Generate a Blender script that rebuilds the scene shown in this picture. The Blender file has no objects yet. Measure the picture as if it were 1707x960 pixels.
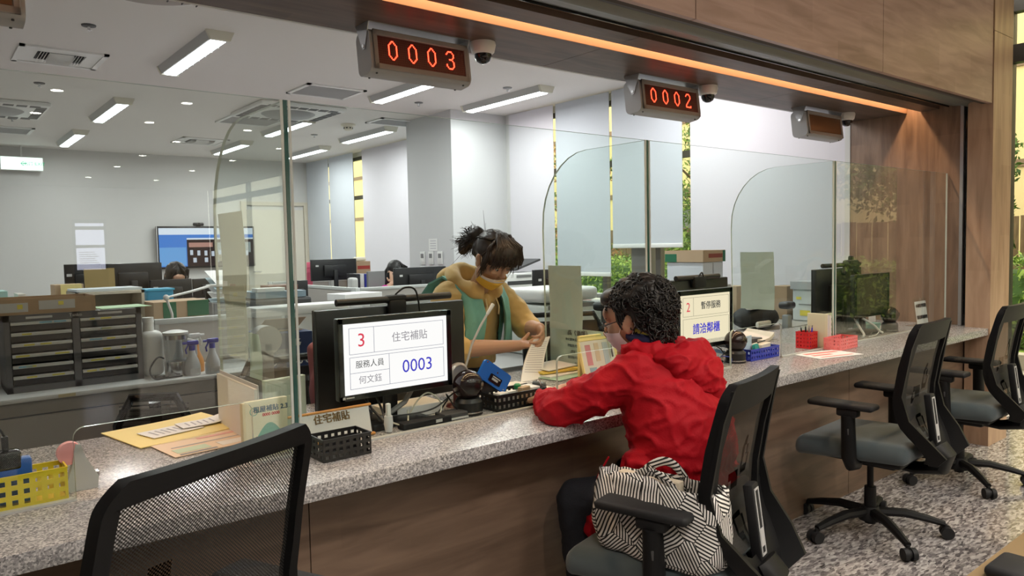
import bpy, bmesh, math, random
from mathutils import Vector, Matrix, noise, Euler
random.seed(7)
sc = bpy.context.scene
COL = sc.collection
R = math.radians
# ------------------------------------------------------------------ camera
EYE = Vector((0, 0, 1.35))
YAW, PITCH, ROLL, FPX = R(39.06634), R(-3.28731), R(-1.181), 1238.343
FW = Vector((math.sin(YAW)*math.cos(PITCH), math.cos(YAW)*math.cos(PITCH), math.sin(PITCH)))
_r = Vector((math.cos(YAW), -math.sin(YAW), 0)); _u = _r.cross(FW)
RT = _r*math.cos(ROLL) + _u*math.sin(ROLL)
UP = -_r*math.sin(ROLL) + _u*math.cos(ROLL)
cam = bpy.data.cameras.new('camera'); camo = bpy.data.objects.new('camera', cam); COL.objects.link(camo)
camo.matrix_world = Matrix(((RT.x, UP.x, -FW.x, EYE.x), (RT.y, UP.y, -FW.y, EYE.y), (RT.z, UP.z, -FW.z, EYE.z), (0, 0, 0, 1)))
cam.sensor_width = 36; cam.lens = 36*FPX/1707; cam.clip_start = .05; cam.clip_end = 200
sc.camera = camo
def at(px, py, **k):
    """world point on the plane X=, Y= or Z= that the photograph shows at a pixel (survey helper)"""
    d = RT*((px-853.5)/FPX) - UP*((py-480)/FPX) + FW
    (a, v), = k.items(); i = 'XYZ'.index(a)
    return EYE + d*((v-EYE[i])/d[i])
# ------------------------------------------------------------------ world, exposure, lamps
w = bpy.data.worlds.new('sky'); sc.world = w; w.use_nodes = True
bg = w.node_tree.nodes['Background']; bg.inputs[0].default_value = (1.0, .93, .78, 1); bg.inputs[1].default_value = 2.6
sc.view_settings.view_transform = 'Standard'; sc.view_settings.look = 'None'
sc.view_settings.gamma = 1; sc.view_settings.exposure = 0.28
sc.cycles.max_bounces = 8; sc.cycles.transparent_max_bounces = 24; sc.cycles.glossy_bounces = 4
sc.cycles.diffuse_bounces = 4; sc.cycles.sample_clamp_indirect = 6
def sun(rot, e, col, ang=4):
    l = bpy.data.lights.new('sun', 'SUN'); l.energy = e; l.color = col; l.angle = R(ang)
    o = bpy.data.objects.new('sun', l); COL.objects.link(o); o.rotation_euler = [R(a) for a in rot]
def area(name, loc, sx, sy, power, col, rot=(0, 0, 0), spread=180):
    l = bpy.data.lights.new(name, 'AREA'); l.shape = 'RECTANGLE'; l.size = sx; l.size_y = sy; l.energy = power; l.color = col; l.spread = R(spread)
    o = bpy.data.objects.new(name, l); COL.objects.link(o); o.location = loc; o.rotation_euler = [R(a) for a in rot]
    return o
sun((38, 0, 60), 2.2, (1, .9, .7), 8)
COOL = (1, .99, .97); WARM = (1, .93, .85)
CEIL = 2.845; HALL = 3.0
# ceiling fittings of the office: x, y-centre, length
TUBES = [(1.73, 5.86, 1.27), (1.70, 8.6, 1.27), (1.70, 10.9, 1.27), (1.80, 3.9, 1.27), (3.70, 3.9, 1.27), (3.70, 6.0, 1.27), (3.62, 8.68, 1.27),
         (3.66, 10.8, 1.27), (4.80, 3.9, 1.27), (4.76, 5.92, 1.27), (4.72, 8.75, 1.27), (4.78, 10.75, 1.27), (-.6, 5.9, 1.27), (-.6, 8.6, 1.27)]
for x, y, L in TUBES:
    area('office_tube_light', (x, y, CEIL-.075), .09, L-.16, 15, COOL)
# hall downlights: far ones mirrored in the screen, near rows added to light chairs
HALLDOWN = [(x, y) for y in (-.10, -1.60, -3.12) for x in (.02, 1.25, 2.48, 3.70, 4.92)]+[(1.25, -4.65), (2.49, -4.65), (3.72, -4.65), (1.24, -6.15), (2.46, -6.17), (3.70, -6.16), (4.78, -7.73), (3.2, -7.75), (4.68, -9.70), (3.18, -9.70), (4.57, -11.79), (3.17, -11.65), (1.52, -11.54), (3.10, -14.1), (4.48, -14.2)]
for x, y in HALLDOWN:
    l = bpy.data.lights.new('hall_downlight_lamp', 'SPOT'); l.energy = 62; l.color = WARM; l.spot_size = R(115); l.spot_blend = .6; l.shadow_soft_size = .08
    o = bpy.data.objects.new('hall_downlight_lamp', l); COL.objects.link(o); o.location = (x, y, HALL-.06)
area('hall_fill_light', (2.5, -1.6, HALL-.02), 5, 2.2, 60, (1, .9, .78))  # unseen fill lamp under the hall ceiling, no panel is built for it
area('cove_light_strip', (1.9, 2.2525, 2.285), 7.0, .012, 26, (1, .66, .38), spread=150)
# ------------------------------------------------------------------ materials
MATS = {}
def mat(name, col, rough=.5, metal=0, spec=.5, emit=None, es=1, alpha=None, coat=0, sheen=0, noise_=None, bump=None):
    if name in MATS: return MATS[name]
    m = bpy.data.materials.new(name); m.use_nodes = True; nt = m.node_tree; b = nt.nodes['Principled BSDF']
    b.inputs['Base Color'].default_value = (*col, 1); b.inputs['Roughness'].default_value = rough; b.inputs['Metallic'].default_value = metal
    b.inputs['Specular IOR Level'].default_value = spec
    if coat: b.inputs['Coat Weight'].default_value = coat
    if sheen: b.inputs['Sheen Weight'].default_value = sheen
    if emit: b.inputs['Emission Color'].default_value = (*emit, 1); b.inputs['Emission Strength'].default_value = es
    if noise_ or bump:
        tc = nt.nodes.new('ShaderNodeTexCoord')
    if noise_:   # (scale, amount)
        n = nt.nodes.new('ShaderNodeTexNoise'); n.inputs['Scale'].default_value = noise_[0]; n.inputs['Detail'].default_value = 4
        nt.links.new(tc.outputs['Object'], n.inputs['Vector'])
        mx = nt.nodes.new('ShaderNodeMix'); mx.data_type = 'RGBA'
        a = noise_[1]
        mx.inputs[6].default_value = (*[c*(1-a) for c in col], 1); mx.inputs[7].default_value = (*[min(1, c*(1+a)) for c in col], 1)
        nt.links.new(n.outputs['Fac'], mx.inputs[0]); nt.links.new(mx.outputs[2], b.inputs['Base Color'])
    if bump:     # (scale, strength)
        n2 = nt.nodes.new('ShaderNodeTexNoise'); n2.inputs['Scale'].default_value = bump[0]; n2.inputs['Detail'].default_value = 3
        nt.links.new(tc.outputs['Object'], n2.inputs['Vector'])
        bp = nt.nodes.new('ShaderNodeBump'); bp.inputs['Strength'].default_value = bump[1]; bp.inputs['Distance'].default_value = .01
        nt.links.new(n2.outputs['Fac'], bp.inputs['Height']); nt.links.new(bp.outputs['Normal'], b.inputs['Normal'])
    MATS[name] = m
    return m
def ramp(nt, stops):
    r = nt.nodes.new('ShaderNodeValToRGB'); e = r.color_ramp.elements
    while len(e) < len(stops): e.new(.5)
    for i, (p, c) in enumerate(stops): e[i].position = p; e[i].color = (*c, 1)
    return r
def wood(name, c1, c2, c3, axis='X', rough=.38, block=(.45, .16)):
    """laminate with blocks of slightly different tone and long grain; axis = grain direction"""
    m = bpy.data.materials.new(name); m.use_nodes = True; nt = m.node_tree; b = nt.nodes['Principled BSDF']
    tc = nt.nodes.new('ShaderNodeTexCoord'); mp = nt.nodes.new('ShaderNodeMapping'); nt.links.new(tc.outputs['Object'], mp.inputs[0])
    s = {'X': (1.2, 9, 9), 'Y': (9, 1.2, 9), 'Z': (9, 9, 1.2)}[axis]; mp.inputs['Scale'].default_value = s
    n = nt.nodes.new('ShaderNodeTexNoise'); n.inputs['Scale'].default_value = 2.2; n.inputs['Detail'].default_value = 7; n.inputs['Distortion'].default_value = .6
    nt.links.new(mp.outputs[0], n.inputs['Vector'])
    # block tones: brick texture laid in the grain plane
    sep = nt.nodes.new('ShaderNodeSeparateXYZ'); nt.links.new(tc.outputs['Object'], sep.inputs[0])
    cmb = nt.nodes.new('ShaderNodeCombineXYZ')
    ad = nt.nodes.new('ShaderNodeMath'); ad.operation = 'ADD'
    if axis == 'X': nt.links.new(sep.outputs['X'], cmb.inputs[0]); nt.links.new(sep.outputs['Y'], ad.inputs[0]); nt.links.new(sep.outputs['Z'], ad.inputs[1])
    elif axis == 'Z': nt.links.new(sep.outputs['Z'], cmb.inputs[0]); nt.links.new(sep.outputs['Y'], ad.inputs[0]); nt.links.new(sep.outputs['X'], ad.inputs[1])
    else: nt.links.new(sep.outputs['Y'], cmb.inputs[0]); nt.links.new(sep.outputs['X'], ad.inputs[0]); nt.links.new(sep.outputs['Z'], ad.inputs[1])
    nt.links.new(ad.outputs[0], cmb.inputs[1])
    br = nt.nodes.new('ShaderNodeTexBrick'); nt.links.new(cmb.outputs[0], br.inputs['Vector'])
    br.inputs['Color1'].default_value = (0, 0, 0, 1); br.inputs['Color2'].default_value = (1, 1, 1, 1); br.inputs['Mortar'].default_value = (.5, .5, .5, 1)
    br.inputs['Scale'].default_value = 1; br.inputs['Mortar Size'].default_value = 0; br.inputs['Brick Width'].default_value = block[0]; br.inputs['Row Height'].default_value = block[1]
    mul = nt.nodes.new('ShaderNodeMath'); mul.operation = 'MULTIPLY_ADD'; mul.inputs[1].default_value = .14
    nt.links.new(br.outputs['Color'], mul.inputs[0]); nt.links.new(n.outputs['Fac'], mul.inputs[2])
    rp = ramp(nt, [(.33, c1), (.53, c2), (.75, c3)]); nt.links.new(mul.outputs[0], rp.inputs[0])
    nt.links.new(rp.outputs[0], b.inputs['Base Color']); b.inputs['Roughness'].default_value = rough
    bp = nt.nodes.new('ShaderNodeBump'); bp.inputs['Strength'].default_value = .08; bp.inputs['Distance'].default_value = .004
    nt.links.new(n.outputs['Fac'], bp.inputs['Height']); nt.links.new(bp.outputs['Normal'], b.inputs['Normal'])
    MATS[name] = m; return m
def granite(name, stops, scale, stretch=(1, 1, 1), rough=.12):
    m = bpy.data.materials.new(name); m.use_nodes = True; nt = m.node_tree; b = nt.nodes['Principled BSDF']
    tc = nt.nodes.new('ShaderNodeTexCoord'); mp = nt.nodes.new('ShaderNodeMapping'); nt.links.new(tc.outputs['Object'], mp.inputs[0]); mp.inputs['Scale'].default_value = stretch
    mp.inputs['Rotation'].default_value = (0, 0, .35)
    n = nt.nodes.new('ShaderNodeTexNoise'); n.inputs['Scale'].default_value = scale; n.inputs['Detail'].default_value = 6; n.inputs['Roughness'].default_value = .65; n.inputs['Distortion'].default_value = .8
    v = nt.nodes.new('ShaderNodeTexVoronoi'); v.inputs['Scale'].default_value = scale*1.9
    nt.links.new(mp.outputs[0], n.inputs['Vector']); nt.links.new(mp.outputs[0], v.inputs['Vector'])
    bw = nt.nodes.new('ShaderNodeRGBToBW'); nt.links.new(v.outputs['Color'], bw.inputs[0])
    mx = nt.nodes.new('ShaderNodeMath'); mx.operation = 'MULTIPLY_ADD'; mx.inputs[1].default_value = .42; nt.links.new(bw.outputs[0], mx.inputs[0])
    m2 = nt.nodes.new('ShaderNodeMath'); m2.operation = 'MULTIPLY'; m2.inputs[1].default_value = .62; nt.links.new(n.outputs['Fac'], m2.inputs[0]); nt.links.new(m2.outputs[0], mx.inputs[2])
    rp = ramp(nt, stops); nt.links.new(mx.outputs[0], rp.inputs[0]); nt.links.new(rp.outputs[0], b.inputs['Base Color'])
    b.inputs['Roughness'].default_value = rough
    MATS[name] = m; return m
def glassmat(name, tint, ior=1.5, rough=0.0, boost=1.0):
    """thin clear glass: fresnel mix of see-through tint and mirror reflection"""
    m = bpy.data.materials.new(name); m.use_nodes = True; nt = m.node_tree; nt.nodes.clear()
    out = nt.nodes.new('ShaderNodeOutputMaterial'); t = nt.nodes.new('ShaderNodeBsdfTransparent'); g = nt.nodes.new('ShaderNodeBsdfGlossy')
    t.inputs[0].default_value = (*tint, 1); g.inputs['Roughness'].default_value = rough; g.inputs[0].default_value = (1, 1, 1, 1)
    f = nt.nodes.new('ShaderNodeFresnel'); f.inputs[0].default_value = ior
    ml = nt.nodes.new('ShaderNodeMath'); ml.operation = 'MULTIPLY'; ml.inputs[1].default_value = boost; nt.links.new(f.outputs[0], ml.inputs[0])
    # the fresnel of the outer face only: keep back faces from turning into total mirrors
    geo = nt.nodes.new('ShaderNodeNewGeometry'); inv = nt.nodes.new('ShaderNodeMath'); inv.operation = 'SUBTRACT'; inv.inputs[0].default_value = 1
    nt.links.new(geo.outputs['Backfacing'], inv.inputs[1]); m2 = nt.nodes.new('ShaderNodeMath'); m2.operation = 'MULTIPLY'
    nt.links.new(ml.outputs[0], m2.inputs[0]); nt.links.new(inv.outputs[0], m2.inputs[1])
    mx = nt.nodes.new('ShaderNodeMixShader'); nt.links.new(m2.outputs[0], mx.inputs[0]); nt.links.new(t.outputs[0], mx.inputs[1]); nt.links.new(g.outputs[0], mx.inputs[2])
    nt.links.new(mx.outputs[0], out.inputs[0]); MATS[name] = m; return m
def emis(name, col, s):
    m = bpy.data.materials.new(name); m.use_nodes = True; nt = m.node_tree; nt.nodes.clear()
    out = nt.nodes.new('ShaderNodeOutputMaterial'); e = nt.nodes.new('ShaderNodeEmission'); e.inputs[0].default_value = (*col, 1); e.inputs[1].default_value = s
    nt.links.new(e.outputs[0], out.inputs[0]); MATS[name] = m; return m
def weave(name, col, pitch, open_=.5, axes='XZ'):
    """woven mesh cloth with round openings"""
    m = bpy.data.materials.new(name); m.use_nodes = True; nt = m.node_tree; b = nt.nodes['Principled BSDF']
    b.inputs['Base Color'].default_value = (*col, 1); b.inputs['Roughness'].default_value = .7
    tc = nt.nodes.new('ShaderNodeTexCoord'); sep = nt.nodes.new('ShaderNodeSeparateXYZ'); nt.links.new(tc.outputs['Object'], sep.inputs[0])
    outs = []
    for i, (a, o) in enumerate(((1, 1), (1, -1))):
        ad = nt.nodes.new('ShaderNodeMath'); ad.operation = 'MULTIPLY_ADD'; ad.inputs[1].default_value = o
        nt.links.new(sep.outputs['Z'], ad.inputs[0]); nt.links.new(sep.outputs['X'], ad.inputs[2])
        s = nt.nodes.new('ShaderNodeMath'); s.operation = 'MULTIPLY'; s.inputs[1].default_value = 2*math.pi/pitch; nt.links.new(ad.outputs[0], s.inputs[0])
        c = nt.nodes.new('ShaderNodeMath'); c.operation = 'COSINE'; nt.links.new(s.outputs[0], c.inputs[0]); outs.append(c)
    ad = nt.nodes.new('ShaderNodeMath'); nt.links.new(outs[0].outputs[0], ad.inputs[0]); nt.links.new(outs[1].outputs[0], ad.inputs[1])
    lt = nt.nodes.new('ShaderNodeMath'); lt.operation = 'LESS_THAN'; lt.inputs[1].default_value = (open_-.5)*-2+.35; nt.links.new(ad.outputs[0], lt.inputs[0])
    nt.links.new(lt.outputs[0], b.inputs['Alpha'])
    MATS[name] = m; return m

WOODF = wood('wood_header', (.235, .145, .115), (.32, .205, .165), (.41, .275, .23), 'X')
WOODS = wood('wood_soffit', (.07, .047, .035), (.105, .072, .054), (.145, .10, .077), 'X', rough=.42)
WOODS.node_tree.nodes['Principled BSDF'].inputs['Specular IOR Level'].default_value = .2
WOODV = wood('wood_upright', (.15, .09, .058), (.21, .13, .085), (.28, .18, .12), 'Z')
WOODP = wood('wood_pillar', (.30, .185, .12), (.39, .25, .165), (.47, .315, .215), 'Z')
WOODC = wood('wood_counter', (.105, .066, .044), (.15, .097, .066), (.20, .133, .092), 'X')
GRAN = granite('granite_counter', [(.28, (.10, .095, .10)), (.40, (.23, .225, .23)), (.52, (.37, .355, .36)), (.66, (.62, .60, .60))], 125, rough=.23)
FLOORM = granite('granite_floor', [(.26, (.04, .036, .04)), (.42, (.14, .128, .13)), (.54, (.29, .27, .265)), (.70, (.50, .475, .46))], 42, (.45, 1.3, 1), .12)
WHITE = mat('white_paint', (.60, .595, .58), .6, noise_=(3, .01)); CEILM = mat('ceiling_white', (.74, .71, .68), .8)
BLIND = mat('blind_fabric', (.53, .56, .60), .85, bump=(300, .05)); BLINDW = mat('blind_fabric_pale', (.66, .64, .68), .85, bump=(300, .05))
GREYW = mat('grey_pillar_paint', (.62, .62, .63), .7)
BLACK = mat('black_plastic', (.012, .012, .013), .38, noise_=(40, .15)); BLACKM = mat('black_matte', (.014, .014, .015), .6, spec=.3, bump=(500, .05))
GLOSSB = mat('black_gloss', (.008, .008, .009), .1); DARKG = mat('dark_grey', (.06, .06, .062), .5); MIDG = mat('mid_grey', (.22, .22, .22), .5)
LGREY = mat('light_grey', (.55, .55, .54), .5); WPL = mat('white_plastic', (.75, .75, .73), .4); METAL = mat('grey_metal', (.42, .42, .43), .35, .7)
STEEL = mat('steel', (.6, .6, .6), .22, 1); CREAM = mat('cream_plastic', (.72, .67, .55), .5); PAPER = mat('paper', (.82, .81, .80), .8); PAPERG = mat('grey_green_paper', (.55, .60, .56), .8, noise_=(8, .06))
CARD = mat('cardboard', (.42, .29, .18), .85, noise_=(20, .08)); CARDL = mat('cardboard_light', (.52, .38, .25), .85, noise_=(20, .06)); GREENP = mat('green_print', (.02, .16, .08), .6)
GLASS = glassmat('screen_glass', (.94, .972, .958), boost=1.35); GEDGE = mat('glass_edge_green', (.012, .085, .075), .12); GEDGEL = mat('glass_edge_light', (.55, .62, .58), .15)
WGLASS = glassmat('window_glass', (.92, .93, .88)); BEIGEF = mat('partition_fabric', (.46, .43, .40), .9, bump=(400, .1)); PFRAME = mat('partition_frame', (.56, .58, .57), .4)
CABM = mat('cabinet_greige', (.34, .31, .28), .45); CABT = mat('cabinet_top', (.66, .67, .66), .3); OYEL = mat('outer_wall_cream', (.80, .66, .38), .8, noise_=(1.5, .08))

# ------------------------------------------------------------------ mesh helpers
class MB:
    def __init__(s): s.v = []; s.f = []; s.mi = []; s.cur = 0; s.T = None
    def add(s, vs, fs, mi=None):
        n = len(s.v)
        s.v += [tuple(s.T @ Vector(v)) if s.T is not None else tuple(v) for v in vs]
        s.f += [tuple(i+n for i in f) for f in fs]; s.mi += [s.cur if mi is None else mi]*len(fs); return s
    def bm(s, b, M=None, mi=None):
        if M is not None: b.transform(M)
        b.verts.index_update(); s.add([v.co[:] for v in b.verts], [[v.index for v in f.verts] for f in b.faces], mi); b.free(); return s
    def box(s, c, d, rz=0, bev=0, seg=2, rot=None, mi=None):
        M = Matrix.Translation(c) @ (rot.to_4x4() if rot is not None else Matrix.Rotation(rz, 4, 'Z')) @ Matrix.Diagonal((*d, 1))
        if not bev:
            q = [(-.5, -.5, -.5), (.5, -.5, -.5), (.5, .5, -.5), (-.5, .5, -.5), (-.5, -.5, .5), (.5, -.5, .5), (.5, .5, .5), (-.5, .5, .5)]
            return s.add([M @ Vector(v) for v in q], [(0, 3, 2, 1), (4, 5, 6, 7), (0, 1, 5, 4), (1, 2, 6, 5), (2, 3, 7, 6), (3, 0, 4, 7)], mi)
        b = bmesh.new(); bmesh.ops.create_cube(b, size=1); b.transform(Matrix.Diagonal((*d, 1)))
        bmesh.ops.bevel(b, geom=b.edges[:], offset=min(bev, .49*min(d)), segments=seg, profile=.5, affect='EDGES')
        return s.bm(b, Matrix.Translation(c) @ (rot.to_4x4() if rot is not None else Matrix.Rotation(rz, 4, 'Z')), mi)
    def b2(s, x0, x1, y0, y1, z0, z1, **k): return s.box(((x0+x1)/2, (y0+y1)/2, (z0+z1)/2), (abs(x1-x0), abs(y1-y0), abs(z1-z0)), **k)
    def cyl(s, p0, p1, r0, r1=None, n=16, mi=None): return s.tube([p0, p1], [r0, r0 if r1 is None else r1], n, mi=mi)
    def tube(s, pts, r, n=8, mi=None, flat=1.0):
        pts = [Vector(p) for p in pts]; k = len(pts); rr = r if isinstance(r, (list, tuple)) else [r]*k
        vs = []; fs = []; up = None
        for i, p in enumerate(pts):
            t = (pts[min(i+1, k-1)]-pts[max(i-1, 0)]).normalized()
            if up is None:
                up = Vector((0, 0, 1)) if abs(t.z) < .9 else Vector((0, 1, 0))
            a = t.cross(up)
            if a.length < 1e-6: a = t.orthogonal()
            a.normalize(); b = a.cross(t).normalized(); up = b
            for j in range(n):
                th = 2*math.pi*j/n; vs.append(p+a*math.cos(th)*rr[i]+b*math.sin(th)*rr[i]*flat)
        for i in range(k-1):
            for j in range(n): fs.append((i*n+j, i*n+(j+1) % n, (i+1)*n+(j+1) % n, (i+1)*n+j))
        fs.append(tuple(range(n-1, -1, -1))); fs.append(tuple((k-1)*n+j for j in range(n)))
        return s.add(vs, fs, mi)
    def lathe(s, prof, c=(0, 0, 0), n=24, M=None, mi=None):
        M = M or Matrix.Translation(c); vs = []; fs = []
        for r_, z in prof:
            for j in range(n): th = 2*math.pi*j/n; vs.append(M @ Vector((r_*math.cos(th), r_*math.sin(th), z)))
        for i in range(len(prof)-1):
            for j in range(n): fs.append((i*n+j, i*n+(j+1) % n, (i+1)*n+(j+1) % n, (i+1)*n+j))
        fs.append(tuple(range(n-1, -1, -1))); fs.append(tuple((len(prof)-1)*n+j for j in range(n)))
        return s.add(vs, fs, mi)
    def prism(s, poly, h, M=None, mi=None, side=None):
        """poly in local xy, extruded 0..h along local z"""
        n = len(poly); M = M or Matrix()
        vs = [M @ Vector((x, y, 0)) for x, y in poly]+[M @ Vector((x, y, h)) for x, y in poly]
        s.add(vs, [tuple(range(n-1, -1, -1)), tuple(range(n, 2*n))], mi)
        return s.add(vs, [(i, (i+1) % n, n+(i+1) % n, n+i) for i in range(n)], mi if side is None else side)
    def ell(s, c, r, rot=None, nu=20, nv=12, mi=None):
        r = (r, r, r) if not isinstance(r, (tuple, list, Vector)) else r
        M = Matrix.Translation(c) @ (rot.to_4x4() if rot is not None else Matrix())
        b = bmesh.new(); bmesh.ops.create_uvsphere(b, u_segments=nu, v_segments=nv, radius=1); b.transform(Matrix.Diagonal((*r, 1)))
        return s.bm(b, M, mi)
    def sheet(s, xs, zs, fn, t=0, skip=None, mi=None):
        """grid over xs,zs mapped by fn(x,z)->(point, normal); thickness t; skip(i,j) cells are openings"""
        nx, nz = len(xs), len(zs); vs = []
        for side in (0, 1):
            for j in range(nz):
                for i in range(nx):
                    p, nrm = fn(xs[i], zs[j]); vs.append(Vector(p)+Vector(nrm)*(t*(side-.5)))
        N = nx*nz; cells = {(i, j) for i in range(nx-1) for j in range(nz-1) if not (skip and skip(i, j))}; fs = []
        for i, j in cells:
            a, b, c, d = j*nx+i, j*nx+i+1, (j+1)*nx+i+1, (j+1)*nx+i
            fs.append((a, d, c, b)); fs.append((N+a, N+b, N+c, N+d))
            for (di, dj), (p, q) in (((0, -1), (a, b)), ((1, 0), (b, c)), ((0, 1), (c, d)), ((-1, 0), (d, a))):
                if (i+di, j+dj) not in cells: fs.append((p, q, N+q, N+p))
        return s.add(vs, fs, mi)
    def build(s, name, m, parent=None, smooth=True, ang=38, loc=None):
        me = bpy.data.meshes.new(name); me.from_pydata(s.v, [], s.f)
        for x in (m if isinstance(m, (list, tuple)) else [m]): me.materials.append(x)
        me.polygons.foreach_set('material_index', s.mi)
        b = bmesh.new(); b.from_mesh(me); bmesh.ops.recalc_face_normals(b, faces=b.faces[:]); b.to_mesh(me); b.free()
        if smooth:
            me.polygons.foreach_set('use_smooth', [True]*len(me.polygons)); me.set_sharp_from_angle(angle=R(ang))
        me.update(); o = bpy.data.objects.new(name, me); COL.objects.link(o)
        if parent is not None: o.parent = parent
        if loc is not None: o.location = loc
        return o
def tag(o, label=None, cat=None, group=None, kind=None):
    for k, v in (('label', label), ('category', cat), ('group', group), ('kind', kind)):
        if v: o[k] = v
    return o
def thing(name, label, cat, loc=(0, 0, 0), rz=0, group=None):
    o = bpy.data.objects.new(name, None); COL.objects.link(o); o.location = loc; o.rotation_euler = (0, 0, rz); o.empty_display_size = .1
    return tag(o, label, cat, group)
def struct(name, mb, m, parent=None, **k):
    o = mb.build(name, m, parent, **k)
    if parent is None: o['kind'] = 'structure'
    return o
def copytree(o, parent=None):
    c = o.copy(); COL.objects.link(c); c.parent = parent
    for ch in list(o.children): copytree(ch, c)
    return c
def txt(body, size, m, parent, M, align='CENTER', name='lettering', bold=0, sx=1.0, ext=0.0004):
    cu = bpy.data.curves.new('t', 'FONT'); cu.body = body; cu.size = size; cu.align_x = align; cu.align_y = 'CENTER'; cjk = any(ord(ch) > 0x2e80 for ch in body); cu.offset = 0 if cjk else bold; cu.extrude = ext/2; cu.resolution_u = 3
    t = bpy.data.objects.new('t', cu); me = bpy.data.meshes.new_from_object(t); bpy.data.objects.remove(t); bpy.data.curves.remove(cu)
    if cjk and bold:    # heavier strokes: the same outline laid four times, slightly shifted
        bb = bmesh.new()
        for dx, dy in ((-1, -1), (1, -1), (-1, 1), (1, 1)):
            m2 = me.copy(); m2.transform(Matrix.Translation((dx*bold*.7, dy*bold*.7, 0))); bb.from_mesh(m2); bpy.data.meshes.remove(m2)
        bb.to_mesh(me); bb.free()
    me.materials.clear(); me.materials.append(m)
    me.transform(M @ Matrix.Diagonal((sx, 1, 1, 1))); o = bpy.data.objects.new(name, me); COL.objects.link(o)
    if parent is not None: o.parent = parent
    return o
def face(x, y, z):
    """text matrix: upright, reading towards -Y (a customer's view), at x,y,z"""
    return Matrix.Translation((x, y, z)) @ Matrix.Rotation(R(90), 4, 'X')
def rrect(w_, h_, r_, n=6, cx=0, cy=0, corners=(1, 1, 1, 1)):
    out = []
    for k, (sx, sy, a0) in enumerate(((1, 1, 0), (-1, 1, 90), (-1, -1, 180), (1, -1, 270))):
        if corners[k]:
            for i in range(n+1):
                a = R(a0+90*i/n); out.append((cx+sx*(w_/2-r_)+r_*math.cos(a), cy+sy*(h_/2-r_)+r_*math.sin(a)))
        else: out.append((cx+sx*w_/2, cy+sy*h_/2))
    return out
XZ = Matrix.Rotation(R(90), 4, 'X')     # local xy -> world xz, extrusion towards -Y
# ================================================================== SETTING
G = .004
# --- floors
f = MB(); f.b2(-5, 6.45, -17, 1.93, -.1, 0); struct('floor_hall', f, FLOORM)
f = MB(); f.b2(-5, 5.6, 1.93, 12.4, -.1, 0); struct('floor_office', f, mat('office_floor', (.35, .33, .31), .4, noise_=(6, .05)))
# --- ceilings
c = MB(); c.b2(-5, 5.75, 2.69, 12.4, CEIL, CEIL+.1); struct('ceiling_office', c, CEILM)
c = MB(); c.b2(-5, 6.45, -17, 1.76, HALL, HALL+.1); struct('ceiling_hall', c, CEILM)
# --- office walls
c = MB(); c.b2(-5, 5.75, 12.3, 12.4, 0, CEIL); struct('wall_back', c, WHITE)
c = MB(); c.b2(-5.1, -5, -17, 12.4, 0, HALL+.1); struct('wall_left', c, WHITE)
c = MB(); c.b2(-5, 6.45, -17.1, -17, 0, HALL+.1); struct('wall_hall_rear', c, mat('hall_wall_warm', (.32, .24, .18), .6))
XW = 5.45
# window wall: piers with sill and head; openings shown through the gaps between blinds
wins = [(2.9, 4.45), (4.45, 5.35), (5.35, 6.45), (7.3, 7.6), (8.9, 10.6), (10.6, 12.2)]
c = MB()
for a, b in ((2.74, 2.9), (6.45, 8.0), (12.1, 12.3)): c.b2(XW, XW+.2, a, b, .78, CEIL)
c.b2(XW, XW+.2, 2.74, 12.3, 0, .78); c.b2(XW+.08, XW+.2, 2.9, 12.3, 2.78, CEIL)
struct('wall_windows', c, WHITE)
c = MB(); c.b2(4.68, XW, 6.77, 7.70, 0, CEIL); struct('pillar_office', c, GREYW)
wf = MB()
for y in (2.92, 4.62, 5.32, 6.43, 8.02, 9.6, 10.9, 12.08): wf.b2(XW+.1, XW+.16, y-.03, y+.03, .78, 2.78)
for z in (.8, 2.15, 2.76): wf.b2(XW+.105, XW+.155, 2.9, 6.45, z-.03, z+.03); wf.b2(XW+.105, XW+.155, 8.0, 12.1, z-.03, z+.03)
wo = struct('window_1', wf, mat('window_frame_dark', (.10, .09, .08), .4))
wg = MB(); wg.b2(XW+.127, XW+.133, 2.92, 6.43, .8, 2.76); wg.build('pane', WGLASS, wo)
wg = MB(); wg.b2(XW+.127, XW+.133, 8.02, 12.08, .8, 2.76); wg.build('pane', WGLASS, wo)
# window pier seen below the short blind
c = MB(); c.b2(XW+.06, XW+.30, 4.72, 4.93, .78, 2.78, bev=.02); struct('window_pier', c, mat('pier_dark', (.17, .16, .155), .5))
c = MB(); c.b2(XW-.1, XW+.1, 2.9, 6.45, .76, .79); struct('window_sill', c, WHITE)
# baseboard, office door at the back, door frame
d = MB(); d.b2(4.28, 4.36, 12.26, 12.3, 0, 2.1); d.b2(5.36, 5.44, 12.26, 12.3, 0, 2.1); d.b2(4.28, 5.44, 12.26, 12.3, 2.1, 2.16)
dr = struct('door_1', d, mat('door_trim_beige', (.60, .55, .45), .5))
d = MB(); d.b2(4.37, 5.35, 12.275, 12.3, .01, 2.03); d.build('door_leaf', mat('door_leaf_beige', (.66, .62, .53), .5), dr)
d = MB(); d.tube([(4.45, 12.27, 1.0), (4.45, 12.23, 1.0), (4.56, 12.23, 1.0)], .012); d.build('door_handle', STEEL, dr)
# --- header over the counter
h = MB(); h.b2(-5, 5.31, 1.76, 1.80, 2.18, HALL+.1)
hd = struct('wall_header', h, mat('header_core', (.05, .035, .025), .8))
px = [-5, -2.2, -.70, .81, 2.319, 3.826, 5.306]
for a, b in zip(px, px[1:]):
    p = MB(); p.b2(a+.002, b-.002, 1.74, 1.765, 2.175, HALL, bev=.001, seg=1); p.build('panel', WOODF, hd, smooth=False)
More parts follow.
